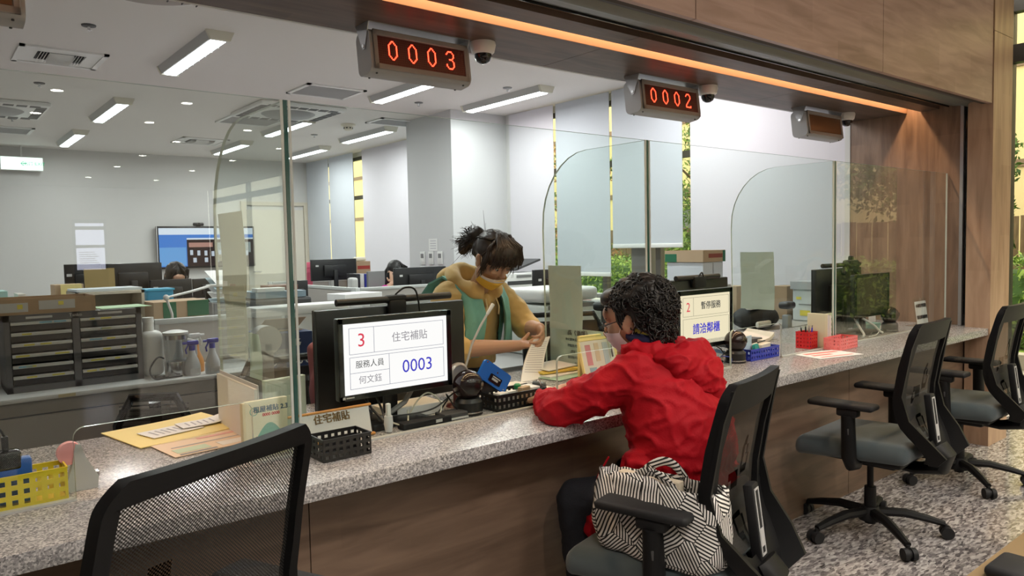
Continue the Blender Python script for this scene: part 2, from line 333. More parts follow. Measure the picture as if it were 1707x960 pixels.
# steel rolling shutter box and its slot under the header
s = MB(); s.b2(-5, 5.41, 1.80, 1.86, 2.20, 2.24, mi=1); s.prism([(0, 0), (.0, -.012), (.02, -.028), (.045, -.03), (.06, -.018), (.10, -.012), (.135, -.008), (.165, 0), (.165, .04), (0, .04)], 10.41,
    Matrix.Translation((-5, 1.862, 2.215)) @ Matrix(((0, 0, 1, 0), (1, 0, 0, 0), (0, 1, 0, 0), (0, 0, 0, 1))), mi=0)
so = thing('rolling_shutter', 'dull grey metal rolling shutter housing under the wooden header', 'shutter'); s.build('shutter_rail', [mat('shutter_grey', (.17, .175, .155), .45, .3), DARKG], so)
s = MB(); s.b2(-5, 5.41, 2.0, 2.085, 2.24, 2.27); s.b2(-5, 5.41, 2.027, 2.032, 2.205, 2.27); s.build('shutter_slot', GLOSSB, so)
s = MB(); s.b2(5.375, 5.409, 1.865, 1.885, .762, 2.2); s.b2(5.375, 5.409, 1.925, 1.945, .762, 2.2); s.build('guide_rail', METAL, so)
s = MB(); s.b2(5.395, 5.409, 1.885, 1.925, .762, 2.2); s.build('guide_channel', GLOSSB, so)
# soffit: core with light slot
s = MB(); s.b2(-5, 5.41, 2.085, 2.205, 2.225, 2.31); s.b2(-5, 5.41, 2.30, 2.69, 2.225, 2.31); s.b2(-5, 5.41, 2.085, 2.69, 2.31, CEIL+.1)
sf = struct('ceiling_soffit', s, mat('slot_glow_wood', (.46, .26, .13), .5))  # wood lightened so the slot looks lit without a stronger strip lamp
sj = [-5, -2.4, -.75, .75, 2.40, 4.05, 5.408]
for y in (2.2052, 2.2948):
    p = MB(); p.b2(-5, 5.408, y-.0012 if y < 2.25 else y-.0012, y+.0012, 2.2005, 2.3095); p.build('slot_liner', mat('slot_glow_liner', (.20, .105, .058), .5), sf, smooth=False)  # liner coloured orange to carry part of the strip's glow
for a, b in zip(sj, sj[1:]):
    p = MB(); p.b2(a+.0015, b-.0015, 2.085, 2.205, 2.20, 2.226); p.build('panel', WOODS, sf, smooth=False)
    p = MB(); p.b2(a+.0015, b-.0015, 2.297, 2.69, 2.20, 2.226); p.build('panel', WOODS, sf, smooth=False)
s = MB(); s.b2(-1.6, 5.40, 2.246, 2.258, 2.30, 2.309); sl = s.build('light_strip', emis('cove_led', (1, .55, .22), 9)); tag(sl, 'warm light strip hidden in the long slot of the wooden soffit', 'light')
s = MB(); s.b2(-5, 5.41, 2.692, 2.71, 2.2, CEIL); struct('trim_1', s, WHITE)
# end wall, pillar
s = MB(); s.b2(5.41, 5.64, 1.88, 2.69, 0, CEIL+.1); struct('wall_right', s, WOODV)
s = MB(); s.b2(5.405, 5.65, 2.691, 2.73, 0, CEIL); struct('trim_2', s, WHITE)
s = MB(); s.b2(5.312, 5.64, 1.735, 1.879, 0, 2.62); s.b2(5.312, 5.64, 1.735, 1.879, 2.623, HALL+.1); struct('pillar_wood', s, WOODP)
s = MB(); s.b2(5.64, 6.45, 2.06, 2.16, 0, HALL+.1); struct('wall_return', s, WOODV)
# hall window wall (X = 6.45)
s = MB()
for y in (-16.9, -14, -11.5, -9, -6.9, -5.2, -3.4, -1.6, .15, 2.03): s.b2(6.45, 6.55, y-.04, y+.04, 0, HALL+.1)
for z0, z1 in ((2.63, 2.76), (HALL, HALL+.1), (0, .05)): s.b2(6.45, 6.54, -16.9, 2.03, z0, z1)
ww = struct('window_2', s, mat('mullion_black', (.02, .018, .016), .4))
for a, b in zip((-16.9, -14, -11.5, -9, -6.9, -5.2, -3.4, -1.6, .15), (-14, -11.5, -9, -6.9, -5.2, -3.4, -1.6, .15, 2.03)):
    p = MB(); p.b2(6.49, 6.498, a+.04, b-.04, .05, 2.63); p.build('pane', WGLASS, ww)
    p = MB(); p.b2(6.49, 6.498, a+.04, b-.04, 2.76, HALL); p.build('pane', WGLASS, ww)
# --- garden
g = MB(); g.b2(5.7, 60, -40, 45, -.25, -.06); struct('ground_outside', g, mat('paving_grey', (.30, .28, .25), .8, noise_=(2, .1)))
g = MB(); g.b2(8.95, 9.15, -30, 30, -.06, .10); struct('kerb_garden', g, mat('kerb_stone', (.34, .31, .27), .8, noise_=(5, .1)))
g = MB(); g.b2(9.15, 19.5, 1.0, 30, -.06, .06); struct('lawn', g, mat('lawn_green', (.22, .34, .05), .9, noise_=(9, .5)))
LEAFM = []
for i, c_ in enumerate([(.05, .12, .03), (.10, .19, .045), (.25, .36, .07), (.42, .20, .09)]):
    m = mat('leaf_%s' % ('dark', 'green', 'yellow_green', 'rust')[i], c_, .6, noise_=(4, .25)); LEAFM.append(m)
def leaves(n, fn, size, mats, name, parent, seed=1):
    rnd = random.Random(seed); v = []; fa = []; mi = []
    for k in range(n):
        p = Vector(fn(rnd)); a = Vector((rnd.gauss(0, 1), rnd.gauss(0, 1), rnd.gauss(0, 1))).normalized(); b = a.orthogonal().normalized(); b.rotate(Matrix.Rotation(rnd.uniform(0, 6.3), 3, a)); cdir = a.cross(b)
        s_ = size*rnd.uniform(.6, 1.3); i = len(v)
        v += [p-b*s_, p+cdir*s_*.45, p+b*s_, p-cdir*s_*.45]; fa.append((i, i+1, i+2, i+3)); mi.append(rnd.randrange(len(mats)))
    me = bpy.data.meshes.new(name); me.from_pydata([tuple(q) for q in v], [], fa)
    for m in mats: me.materials.append(m)
    me.polygons.foreach_set('material_index', mi); o = bpy.data.objects.new(name, me); COL.objects.link(o); o.parent = parent; return o
def hedge(x0, x1, y0, y1, h_, n, label, mats, seed, size=.05):
    t = thing('hedge', label, 'hedge', ((x0+x1)/2, (y0+y1)/2, 0)); dx, dy = (x1-x0)/2, (y1-y0)/2
    def fn(r):
        u = r.random(); x = r.uniform(-dx, dx); y = r.uniform(-dy, dy); z = r.uniform(.05, h_)
        if u < .45: x = -dx+r.gauss(0, .04)
        elif u < .9: z = h_+r.gauss(0, .04)+.05*math.sin(y*3)
        return (x, y, z)
    o = leaves(n, fn, size, mats, 'foliage', t, seed); o['kind'] = 'stuff'
    b = MB(); b.b2(-dx+.08, dx-.08, -dy+.08, dy-.08, .04, h_-.1, bev=.1); b.build('inner_branches', LEAFM[0], t); return t
hedge(12.2, 13.3, -14, 16, .93, 28000, 'long clipped yellow-green hedge behind the lawn outside the windows', [LEAFM[2], LEAFM[2], LEAFM[1]], 3)
hedge(9.6, 10.3, 1.6, 14, .40, 9000, 'low green hedge nearest the stone kerb outside', [LEAFM[2], LEAFM[1]], 4)
TREE = [0]
def tree(x, y, h_, rr, mats, label, n=5200, seed=1, low=.42):
    t = thing('garden_tree', label, 'tree', (x, y, 0), group='trees in the garden'); rnd = random.Random(seed)
    b = MB(); b.tube([(0, 0, 0), (.03, .02, h_*.3), (-.05, .04, h_*.6), (0, 0, h_*.9)], [.10, .085, .06, .02], 8)
    for k in range(6):
        a = k*1.05; z = h_*(.35+.08*k); b.tube([(0, 0, z), (rr*.5*math.cos(a), rr*.5*math.sin(a), z+.3*h_*.3), (rr*.8*math.cos(a), rr*.8*math.sin(a), z+.5*h_*.3)], [.04, .025, .01], 6)
    b.build('trunk', mat('bark', (.14, .09, .06), .9, noise_=(12, .3)), t)
    cl = [(Vector((rnd.gauss(0, rr*.42), rnd.gauss(0, rr*.42), h_*rnd.uniform(low, .98))), rr*rnd.uniform(.25, .5)) for _ in range(26)]
    def fn(r):
        c_, q = r.choice(cl); d = Vector((r.gauss(0, 1), r.gauss(0, 1), r.gauss(0, .8))).normalized()*q*r.uniform(.55, 1.0); return c_+d
    o = leaves(n, fn, .065, mats, 'foliage', t, seed); o['kind'] = 'stuff'; return t
tree(14.6, 5.15, 3.3, .95, [LEAFM[1], LEAFM[1], LEAFM[0]], 'green tree with a rust patch in the garden beside the wooden pillar', 6000, 11, .35)
tree(15.6, 8.2, 3.6, 1.1, [LEAFM[3], LEAFM[3], LEAFM[1]], 'rust-leaved tree in the garden behind the green one', 5200, 12, .4)
tree(14.8, -2.0, 4.2, 1.6, [LEAFM[1], LEAFM[0]], 'dark green tree in the garden mirrored in the glass screen', 6500, 13, .5)
tree(15.0, .9, 3.8, 1.3, [LEAFM[3], LEAFM[1], LEAFM[3]], 'rust and green tree in the garden mirrored in the screen', 5200, 14, .5)
tree(15.2, -5.5, 4.6, 1.8, [LEAFM[1], LEAFM[0], LEAFM[3]], 'broad tree at the far end of the garden row', 6000, 15, .45)
tree(15.6, 11.6, 4.6, 1.5, [LEAFM[1], LEAFM[1], LEAFM[2]], 'green tree seen through the gap beside the short blind', 6000, 16, .2)
tree(15.8, 16.5, 4.2, 1.4, [LEAFM[1], LEAFM[3]], 'tree with orange leaves seen through the narrow blind gaps', 5200, 17, .2)
tree(15.8, 25.0, 4.2, 1.6, [LEAFM[1], LEAFM[3], LEAFM[2]], 'tree seen low in the tall yellow gap between far blinds', 5200, 18, .2)
# brown slat fence behind the hedge, each board its own
fe = thing('garden_fence', 'brown upright board fence behind the hedge', 'fence', (18.2, 0, 0))
bm_ = MB(); bm_.b2(-.02, .02, 0, .34, .1, 1.75); m0 = bm_.build('board', wood('fence_wood', (.10, .06, .035), (.16, .10, .06), (.22, .14, .09), 'Z', .7), fe, smooth=False)
m0.location = (0, -9, 0)
for k in range(1, 70):
    q = m0.copy(); COL.objects.link(q); q.parent = fe; q.location = (0, -9+.38*k, random.uniform(-.03, .03))
# cream neighbouring building
b = thing('neighbour_building', 'cream-walled building beyond the garden trees', 'building', (21, 0, 0))
k = MB(); k.b2(0, 6, -40, 45, 0, 9); k.build('wall', OYEL, b, smooth=False)
for z in (3.0, 5.4):
    k = MB(); k.b2(-.06, 0, -40, 45, z, z+.18); k.build('ledge', mat('ledge_brown', (.22, .15, .10), .6), b)
for i in range(8):
    k = MB(); k.b2(-.05, .0, -22+i*6, -19.5+i*6, .9, 2.5); wn = k.build('window', mat('far_window', (.10, .12, .12), .2), b)
    k = MB(); k.b2(-.07, -.05, -20.8+i*6, -20.7+i*6, .9, 2.5); k.build('mullion', WPL, wn)
# ================================================================== CEILING FITTINGS
def ordinal(i): return ['first', 'second', 'third', 'fourth', 'fifth', 'sixth'][i]
DIFF = emis('tube_diffuser', (.90, .96, 1.0), 7); ENDC = mat('fitting_endcap', (.70, .68, .58), .5); HOUS = mat('fitting_housing', (.50, .50, .49), .5)
tlab = {(1.73, 5.86): 'long tube light nearest, above the grey drawer organizer', (1.70, 8.6): 'tube light behind the nearest one, above the wall screen row', (1.70, 10.9): 'small far tube light close to the exit sign',
 (1.80, 3.9): 'tube light whose far end shows beside the wooden soffit, before the number display 0003', (3.70, 3.9): 'tube light end showing just past the first dome camera', (3.70, 6.0): 'tube light hanging below the 0003 display',
 (3.62, 8.68): 'tube light seen behind the first glass post', (3.66, 10.8): 'far tube light seen through the first glass wing', (4.80, 3.9): 'tube light end peeking out between the 0003 and 0002 displays', (4.76, 5.92): 'tube light in front of the grey office pillar',
 (4.72, 8.75): 'tube light left of the grey pillar top', (4.78, 10.75): 'farthest tube light beside the first glass post and the back corner', (-.6, 5.9): 'tube light over the far side of the office', (-.6, 8.6): 'rear tube light over the far side of the office'}
def tube_light(x, y, L):
    t = thing('ceiling_tube_light', tlab[(x, y)], 'ceiling light', (x, y, CEIL), group='ceiling tube lights of the office')
    M = Matrix(((1, 0, 0, 0), (0, 0, 1, -L/2), (0, 1, 0, 0), (0, 0, 0, 1)))
    b = MB(); b.prism([(-.09, 0), (.09, 0), (.062, -.055), (-.062, -.055)], L, M); b.build('housing', HOUS, t, smooth=False)
    for s in (-1, 1):
        b = MB(); M2 = Matrix(((1, 0, 0, 0), (0, 0, 1, s*L/2-.02 if s > 0 else -L/2-.01), (0, 1, 0, 0), (0, 0, 0, 1)))
        b.prism([(-.094, 0), (.094, 0), (.066, -.062), (-.066, -.062)], .03, M2); b.build('end_cap', ENDC, t, smooth=False)
    b = MB(); b.prism([(-.052, -.055), (.052, -.055), (.038, -.066), (-.038, -.066)], L-.08, Matrix(((1, 0, 0, 0), (0, 0, 1, -L/2+.04), (0, 1, 0, 0), (0, 0, 0, 1))))
    b.build('diffuser', DIFF, t, smooth=False)
    b = MB(); b.b2(-.05, .05, -.005, .005, -.0675, -.065); l0 = b.build('louver', WPL, t); l0.location = (0, -L/2+.04+(L-.08)/8, 0)
    for k in range(2, 8): q = l0.copy(); COL.objects.link(q); q.parent = t; q.location = (0, -L/2+.04+k*(L-.08)/8, 0)
for q in TUBES: tube_light(*q)
GRIL = mat('grille_grey', (.30, .30, .30), .5)
def vent(x0, x1, y0, y1, label, kind):
    cx, cy = (x0+x1)/2, (y0+y1)/2; a, b_ = (x1-x0)/2, (y1-y0)/2
    t = thing('ceiling_vent', label, 'vent', (cx, cy, CEIL))
    f = MB(); e = .035
    for p in ((-a, a, -b_, -b_+e), (-a, a, b_-e, b_), (-a, -a+e, -b_, b_), (a-e, a, -b_, b_)): f.b2(*p, -.014, 0)
    f.build('frame', WPL, t)
    if kind == 'diffuser':
        f = MB(); f.b2(-a+e, a-e, -b_+e, b_-e, -.006, -.001); f.build('plate', WPL, t)
        ia, ib = a*.55, b_*.45
        f = MB(); f.b2(-ia, ia, -ib, ib, -.008, -.006); f.build('duct', DARKG, t)
        f = MB(); f.b2(-ia, ia, -ib, -ib+.012, -.03, -.006)
        first = None
        for k in range(9):
            yy = -ib+(k+.5)*2*ib/9
            if first is None:
                g_ = MB(); g_.box((0, 0, -.02), (2*ia*.5, .004, .03), rot=Euler((.5, 0, 0)).to_matrix()); first = g_.build('slat', WPL, t); first.location = (.0, yy, 0)
            else:
                q = first.copy(); COL.objects.link(q); q.parent = t; q.location = (0, yy, 0)
        g_ = MB(); g_.box((0, 0, -.02), (.004, 2*ib, .03), rot=Euler((0, .5, 0)).to_matrix()); m_ = g_.build('slat', WPL, t); m_.location = (-ia*.9, 0, 0)
        for k in (-.78, -.66, -.54, .54, .66, .78, .9):
            q = m_.copy(); COL.objects.link(q); q.parent = t; q.location = (ia*k, 0, 0)
    else:
        f = MB(); f.b2(-a+e, a-e, -b_+e, b_-e, -.004, -.001); f.build('backing', GRIL, t)
        f = MB()
        n = int((2*b_-2*e)/.02)
        for k in range(n): f.b2(-a+e, a-e, -b_+e+k*.02+.003, -b_+e+k*.02+.011, -.012, -.003)
        o = f.build('slats', mat('slat_grey', (.42, .42, .42), .5), t, smooth=False); o['kind'] = 'stuff'
vent(.69, 1.26, 6.3, 6.85, 'square supply diffuser with white louvres near the first tube light', 'diffuser')
vent(2.87, 3.46, 6.38, 6.88, 'grey return-air grille below the 0003 number display', 'grille')
vent(2.83, 3.45, 8.1, 8.85, 'grey return grille beside the far cassette air conditioner', 'grille')
vent(2.85, 3.45, 10.2, 10.8, 'small diffuser near the far tube lights', 'diffuser')
vent(.75, 1.25, 10.4, 10.95, 'grille above the exit sign at the far side', 'grille')
vent(4.30, 5.0, 7.6, 8.0, 'grille next to the office pillar head', 'grille')
def cassette(x, y, label):
    t = thing('cassette_air_conditioner', label, 'air conditioner', (x, y, CEIL)); b = MB(); b.box((0, 0, -.022), (.92, .92, .044), bev=.015); b.build('housing', WPL, t)
    b = MB(); b.lathe([(0, -.07), (.24, -.066), (.27, -.05), (.28, -.044)], n=32); b.build('intake_disc', GRIL, t)
    m0 = None
    for s in (-1, 1):
        for k in range(7):
            for ax in (0, 1):
                c_ = (-.33+k*.11, s*.39) if ax == 0 else (s*.39, -.33+k*.11)
                if m0 is None: g_ = MB(); g_.box((0, 0, 0), (.085, .085, .01)); m0 = g_.build('outlet_grille', DARKG, t); q = m0
                else: q = m0.copy(); COL.objects.link(q); q.parent = t
                q.location = (*c_, -.043)
cassette(.72, 9.05, 'cassette air conditioner above the far wall, by the third downlight mirror')
cassette(3.25, 7.75, 'cassette air conditioner behind the first glass post')
t = thing('round_ceiling_grille', 'round tan ceiling grille cut by the top edge beside the soffit', 'vent', (1.12, 4.50, CEIL)); b = MB(); b.lathe([(.36, 0), (.355, -.02), (.32, -.028)], n=40); b.build('rim', WPL, t)
b = MB(); b.lathe([(.315, -.02), (.31, -.032), (.20, -.045), (.001, -.05)], n=40); b.build('disc', mat('disc_tan', (.33, .28, .24), .5), t)
for k in range(8): b = MB(); b.b2(-.28+.08*k, -.276+.08*k, -.14, .14, -.052, -.044); b.build('groove', DARKG, t)
def sprinkler(x, y, label):
    t = thing('ceiling_sprinkler', label, 'sprinkler', (x, y, CEIL), group='ceiling sprinklers'); b = MB(); b.lathe([(.045, 0), (.042, -.008), (.012, -.012)], n=16); b.build('collar', DARKG if x < 1.1 else MIDG, t)
    b = MB(); b.lathe([(.01, -.01), (.008, -.03), (.018, -.034), (.004, -.04)], n=10); b.build('nozzle', STEEL, t)
sprinkler(1.0, 5.57, 'dark sprinkler head nearest, beyond the supply diffuser'); sprinkler(.97, 7.66, 'sprinkler head between the downlight mirror and the cassette unit'); sprinkler(.965, 9.77, 'sprinkler head behind the first cassette unit')
sprinkler(4.19, 6.63, 'sprinkler beside the tube light in front of the pillar'); sprinkler(4.2, 9.2, 'sprinkler near the smoke detector')
p = at(846, 146, Z=CEIL); sprinkler(p.x, p.y, 'sprinkler above the window wall blinds')
t = thing('smoke_detector', 'cream round smoke detector on the office ceiling', 'smoke detector', (4.2, 8.24, CEIL)); b = MB(); b.lathe([(.09, 0), (.085, -.02), (.055, -.03), (.05, -.065), (.03, -.075)], n=20); b.build('housing', CREAM, t)
b = MB()
for k in range(8): b.box((.05*math.cos(k*.785), .05*math.sin(k*.785), -.048), (.012, .02, .014), rz=k*.785)
b.build('sensor_slots', DARKG, t)
# exit signs
t = thing('exit_sign', 'green and white lit exit sign hanging near the far wall', 'exit sign', (1.28, 12.15, 2.60))
b = MB(); b.box((0, 0, 0), (.50, .05, .19), bev=.006); b.build('casing', WPL, t); b = MB(); b.b2(-.24, .24, -.028, -.0255, -.085, .085); b.build('light_panel', emis('exit_white', (.85, 1, .93), 1.6), t)
b = MB(); b.tube([(0, 0, .09), (0, 0, .245)], .012); b.build('hanger', WPL, t)
txt('←', .10, emis('exit_green', (.02, .50, .25), 1), t, Matrix.Translation((.02, -.0292, 0)) @ XZ, name='lettering'); txt('出口 EXIT', .06, MATS['exit_green'], t, Matrix.Translation((.14, -.0292, 0)) @ XZ)
# hall downlights
DL = emis('downlight_lens', (1, .93, .82), 30)
for i, (x, y) in enumerate(HALLDOWN):
    t = thing('hall_downlight', 'round recessed downlight in the hall ceiling', 'ceiling light', (x, y, HALL), group='downlights of the hall ceiling'); b = MB(); b.lathe([(.075, 0), (.072, -.008), (.056, -.008)], n=24); b.build('trim_ring', WPL, t)
    b = MB(); b.lathe([(.055, -.004), (.054, -.009), (.001, -.010)], n=24); b.build('lens', DL, t)
# notice screens of the hall, seen mirrored in the glass
t = thing('hall_notice_screen', 'lit notice screen on a stand in the hall, mirrored in the glass screen', 'screen', (2.37, -9.95, 0)); b = MB(); b.b2(-.25, .25, -.03, 0, .55, 1.92, bev=.01); b.b2(-.03, .03, -.03, 0, 0, .55); b.b2(-.2, .2, -.2, .15, 0, .03); b.build('casing', DARKG, t)
SCRW = emis('notice_white', (.80, .80, 1), 3); b = MB(); b.b2(-.21, .21, .001, .004, 1.09, 1.45); b.b2(-.21, .21, .001, .004, 1.50, 1.75); b.b2(-.21, .21, .001, .004, 1.81, 1.86); b.build('screen', SCRW, t)
for k in range(6):
    b = MB(); b.b2(-.17, .12-.03*(k % 3), .004, .006, 1.20+k*.035, 1.21+k*.035); b.build('text_line', mat('notice_line', (.3, .2, .5), .5), t)

# ================================================================== COUNTER
ct = thing('service_counter', 'long wood-fronted service counter with a polished granite top', 'counter')
b = MB(); b.b2(-4.99, 5.408, 1.745, 2.68, .715, .76, bev=.004, seg=2); b.build('countertop', GRAN, ct)
b = MB(); b.b2(-4.99, 5.40, 1.915, 2.60, .0, .7145); b.build('carcass', mat('carcass', (.12, .09, .07), .7), ct)
jx = [-4.99, -3.68, -2.18, -.69, .809, 2.303, 3.798, 5.405]
for a, c_ in zip(jx, jx[1:]):
    b = MB(); b.b2(a+.0015, c_-.0015, 1.89, 1.914, .0, .7145); b.build('panel', WOODC, ct, smooth=False)
# ================================================================== GLASS SCREEN
YG = 2.03; TH = .010; ZT = 1.768
posts = [-.69, .84, 2.37, 3.90]
ends = posts+[5.40]
openings = {0: (.285, .715), 1: (1.855, 2.26), 2: (2.95, 3.38), 3: None}
GM = [GLASS, GEDGEL, GEDGE]
plabel = ['glass screen panel before the yellow basket, with a low transaction opening', 'glass screen panel before the 0003 desk, with a low opening by the seated customer', 'glass screen panel before the display reading number 2', 'end glass screen panel next to the wooden end wall']
for i in range(4):
    a, c_ = ends[i], ends[i+1]; z0 = .762
    t = thing('counter_screen', plabel[i], 'glass screen', (0, YG, 0), group='glass screen panels on the counter')
    out = [(a+.006, z0)]
    if openings[i]:
        oa, ob = openings[i]; zt = .935; rr = .025
        out += [(oa, z0), (oa, zt-rr)]+[(oa+rr-rr*math.cos(R(k*22.5)), zt-rr+rr*math.sin(R(k*22.5))) for k in range(1, 5)]
        out += [(ob-rr+rr*math.sin(R(k*22.5)), zt-rr+rr*math.cos(R(k*22.5))) for k in range(0, 5)]+[(ob, z0)]
    out += [(c_-.006, z0), (c_-.006, ZT), (a+.006, ZT)]
    b = MB(); b.prism(out, TH, Matrix.Translation((0, TH/2, 0)) @ XZ, mi=0, side=1); b.build('pane', GM, t, smooth=False)
    b = MB()
    if openings[i]:
        b.b2(a+.006, openings[i][0], -.009, .009, .7602, .766); b.build('seal_strip', mat('clear_silicone', (.50, .52, .50), .3), t); b = MB(); b.b2(openings[i][1], c_-.006, -.009, .009, .7602, .766)
    else: b.b2(a+.006, c_-.006, -.009, .009, .7602, .766)
    b.build('seal_strip', mat('clear_silicone', (.50, .52, .50), .3), t)
wl = ['', 'curved glass wing between the yellow basket desk and the 0003 desk', 'curved glass wing beside the seated customer', 'curved glass wing between the second desk and the closed end desk']
for i in (1, 2, 3):
    x = posts[i]; t = thing('divider_screen', wl[i], 'glass screen', (x, 0, 0), group='glass wings standing across the counter')
    y0, y1 = YG-.004, 2.675; z0 = .762
    out = [(y0, z0), (y1-.01, z0), (y1+.0, 1.42)]
    for k in range(1, 9):
        a = R(k*11.25); out.append((y1-.30+.30*math.cos(a), 1.44+(ZT-1.44)*math.sin(a)))
    out += [(y0, ZT)]
    b = MB(); M = Matrix(((0, 0, 1, -TH/2), (1, 0, 0, 0), (0, 1, 0, 0), (0, 0, 0, 1)))
    b.prism(out, TH, M, mi=0, side=1); b.build('pane', GM, t, smooth=False)
    b = MB(); b.b2(-.0055, .0055, y0-.003, y0+.0, z0, ZT); b.build('front_edge', GEDGE, t)
    for s in (-1, 1):
        b = MB(); b.b2(s*.0115-.0035, s*.0115+.0035, y0-.004, y0-.001, z0, ZT); b.build('silicone_joint', mat('joint_pale', (.62, .66, .64), .4), t)
t = posts[3]
# papers hanging on the wings and in front of them (plain, with writing where it shows)
def hung(x, y0, y1, z0, z1, label, m=PAPERG, curl=.012, name='hung_paper'):
    t = thing(name, label, 'paper', (x, 0, 0)); b = MB(); ys = [y0+(y1-y0)*k/6 for k in range(7)]; zs = [z0+(z1-z0)*k/8 for k in range(9)]
    b.sheet(ys, zs, lambda y, z: ((curl*(math.sin((z-z0)*9)+.3)*(1-(z-z0)/(z1-z0)), y, z), (1, 0, 0)), t=.0008); b.build('sheet', m, t); return t
hung(.85, 2.43, 2.67, 1.20, 1.48, 'upper blank sheet taped on the first glass wing')
hung(.854, 2.45, 2.66, .99, 1.24, 'lower overlapping sheet taped on the first glass wing')
hung(.862, 2.36, 2.47, .93, 1.08, 'small pale green sheet curling at the first wing', mat('paper_green', (.50, .66, .58), .8), .02)
hung(2.38, 2.432, 2.655, .95, 1.25, 'grey-green blank sheet hung on the glass wing beside the staff member')
hung(3.91, 2.395, 2.62, .94, 1.28, 'blank sheet hung on the glass wing by the closed end desk')
t = hung(2.40, 2.27, 2.67, .775, .955, 'printed notice leaning on the wing, its writing seen from behind', mat('paper_mint', (.60, .68, .62), .8), .0)
INK = mat('ink_black', (.02, .02, .02), .6); INKB = mat('ink_blue', (.03, .03, .55), .5); INKR = mat('ink_red', (.65, .02, .03), .5)
def face_mX(x, y, z): # text on an X=const plane, reading towards -X; mirrored when seen from behind
    return Matrix.Translation((x, y, z)) @ Matrix(((0, 0, -1, 0), (-1, 0, 0, 0), (0, 1, 0, 0), (0, 0, 0, 1)))
def mirX(x, y, z): return Matrix.Translation((x, y, z)) @ Matrix(((0, 0, -1, 0), (1, 0, 0, 0), (0, 1, 0, 0), (0, 0, 0, 1)))
for k, (s_, q) in enumerate((('《動產》為', .03), ('動產抵押契約書及相關文件', .015), ('應備申請登記所需證明', .015), ('「土地」、「建物」', .015), ('登記謄本及權利證明書', .015), ('影本各乙份。', .015))):
    txt(s_, q, INK, t, mirX(-.003, 2.47, .935-k*.028-(0 if k == 0 else .005)))

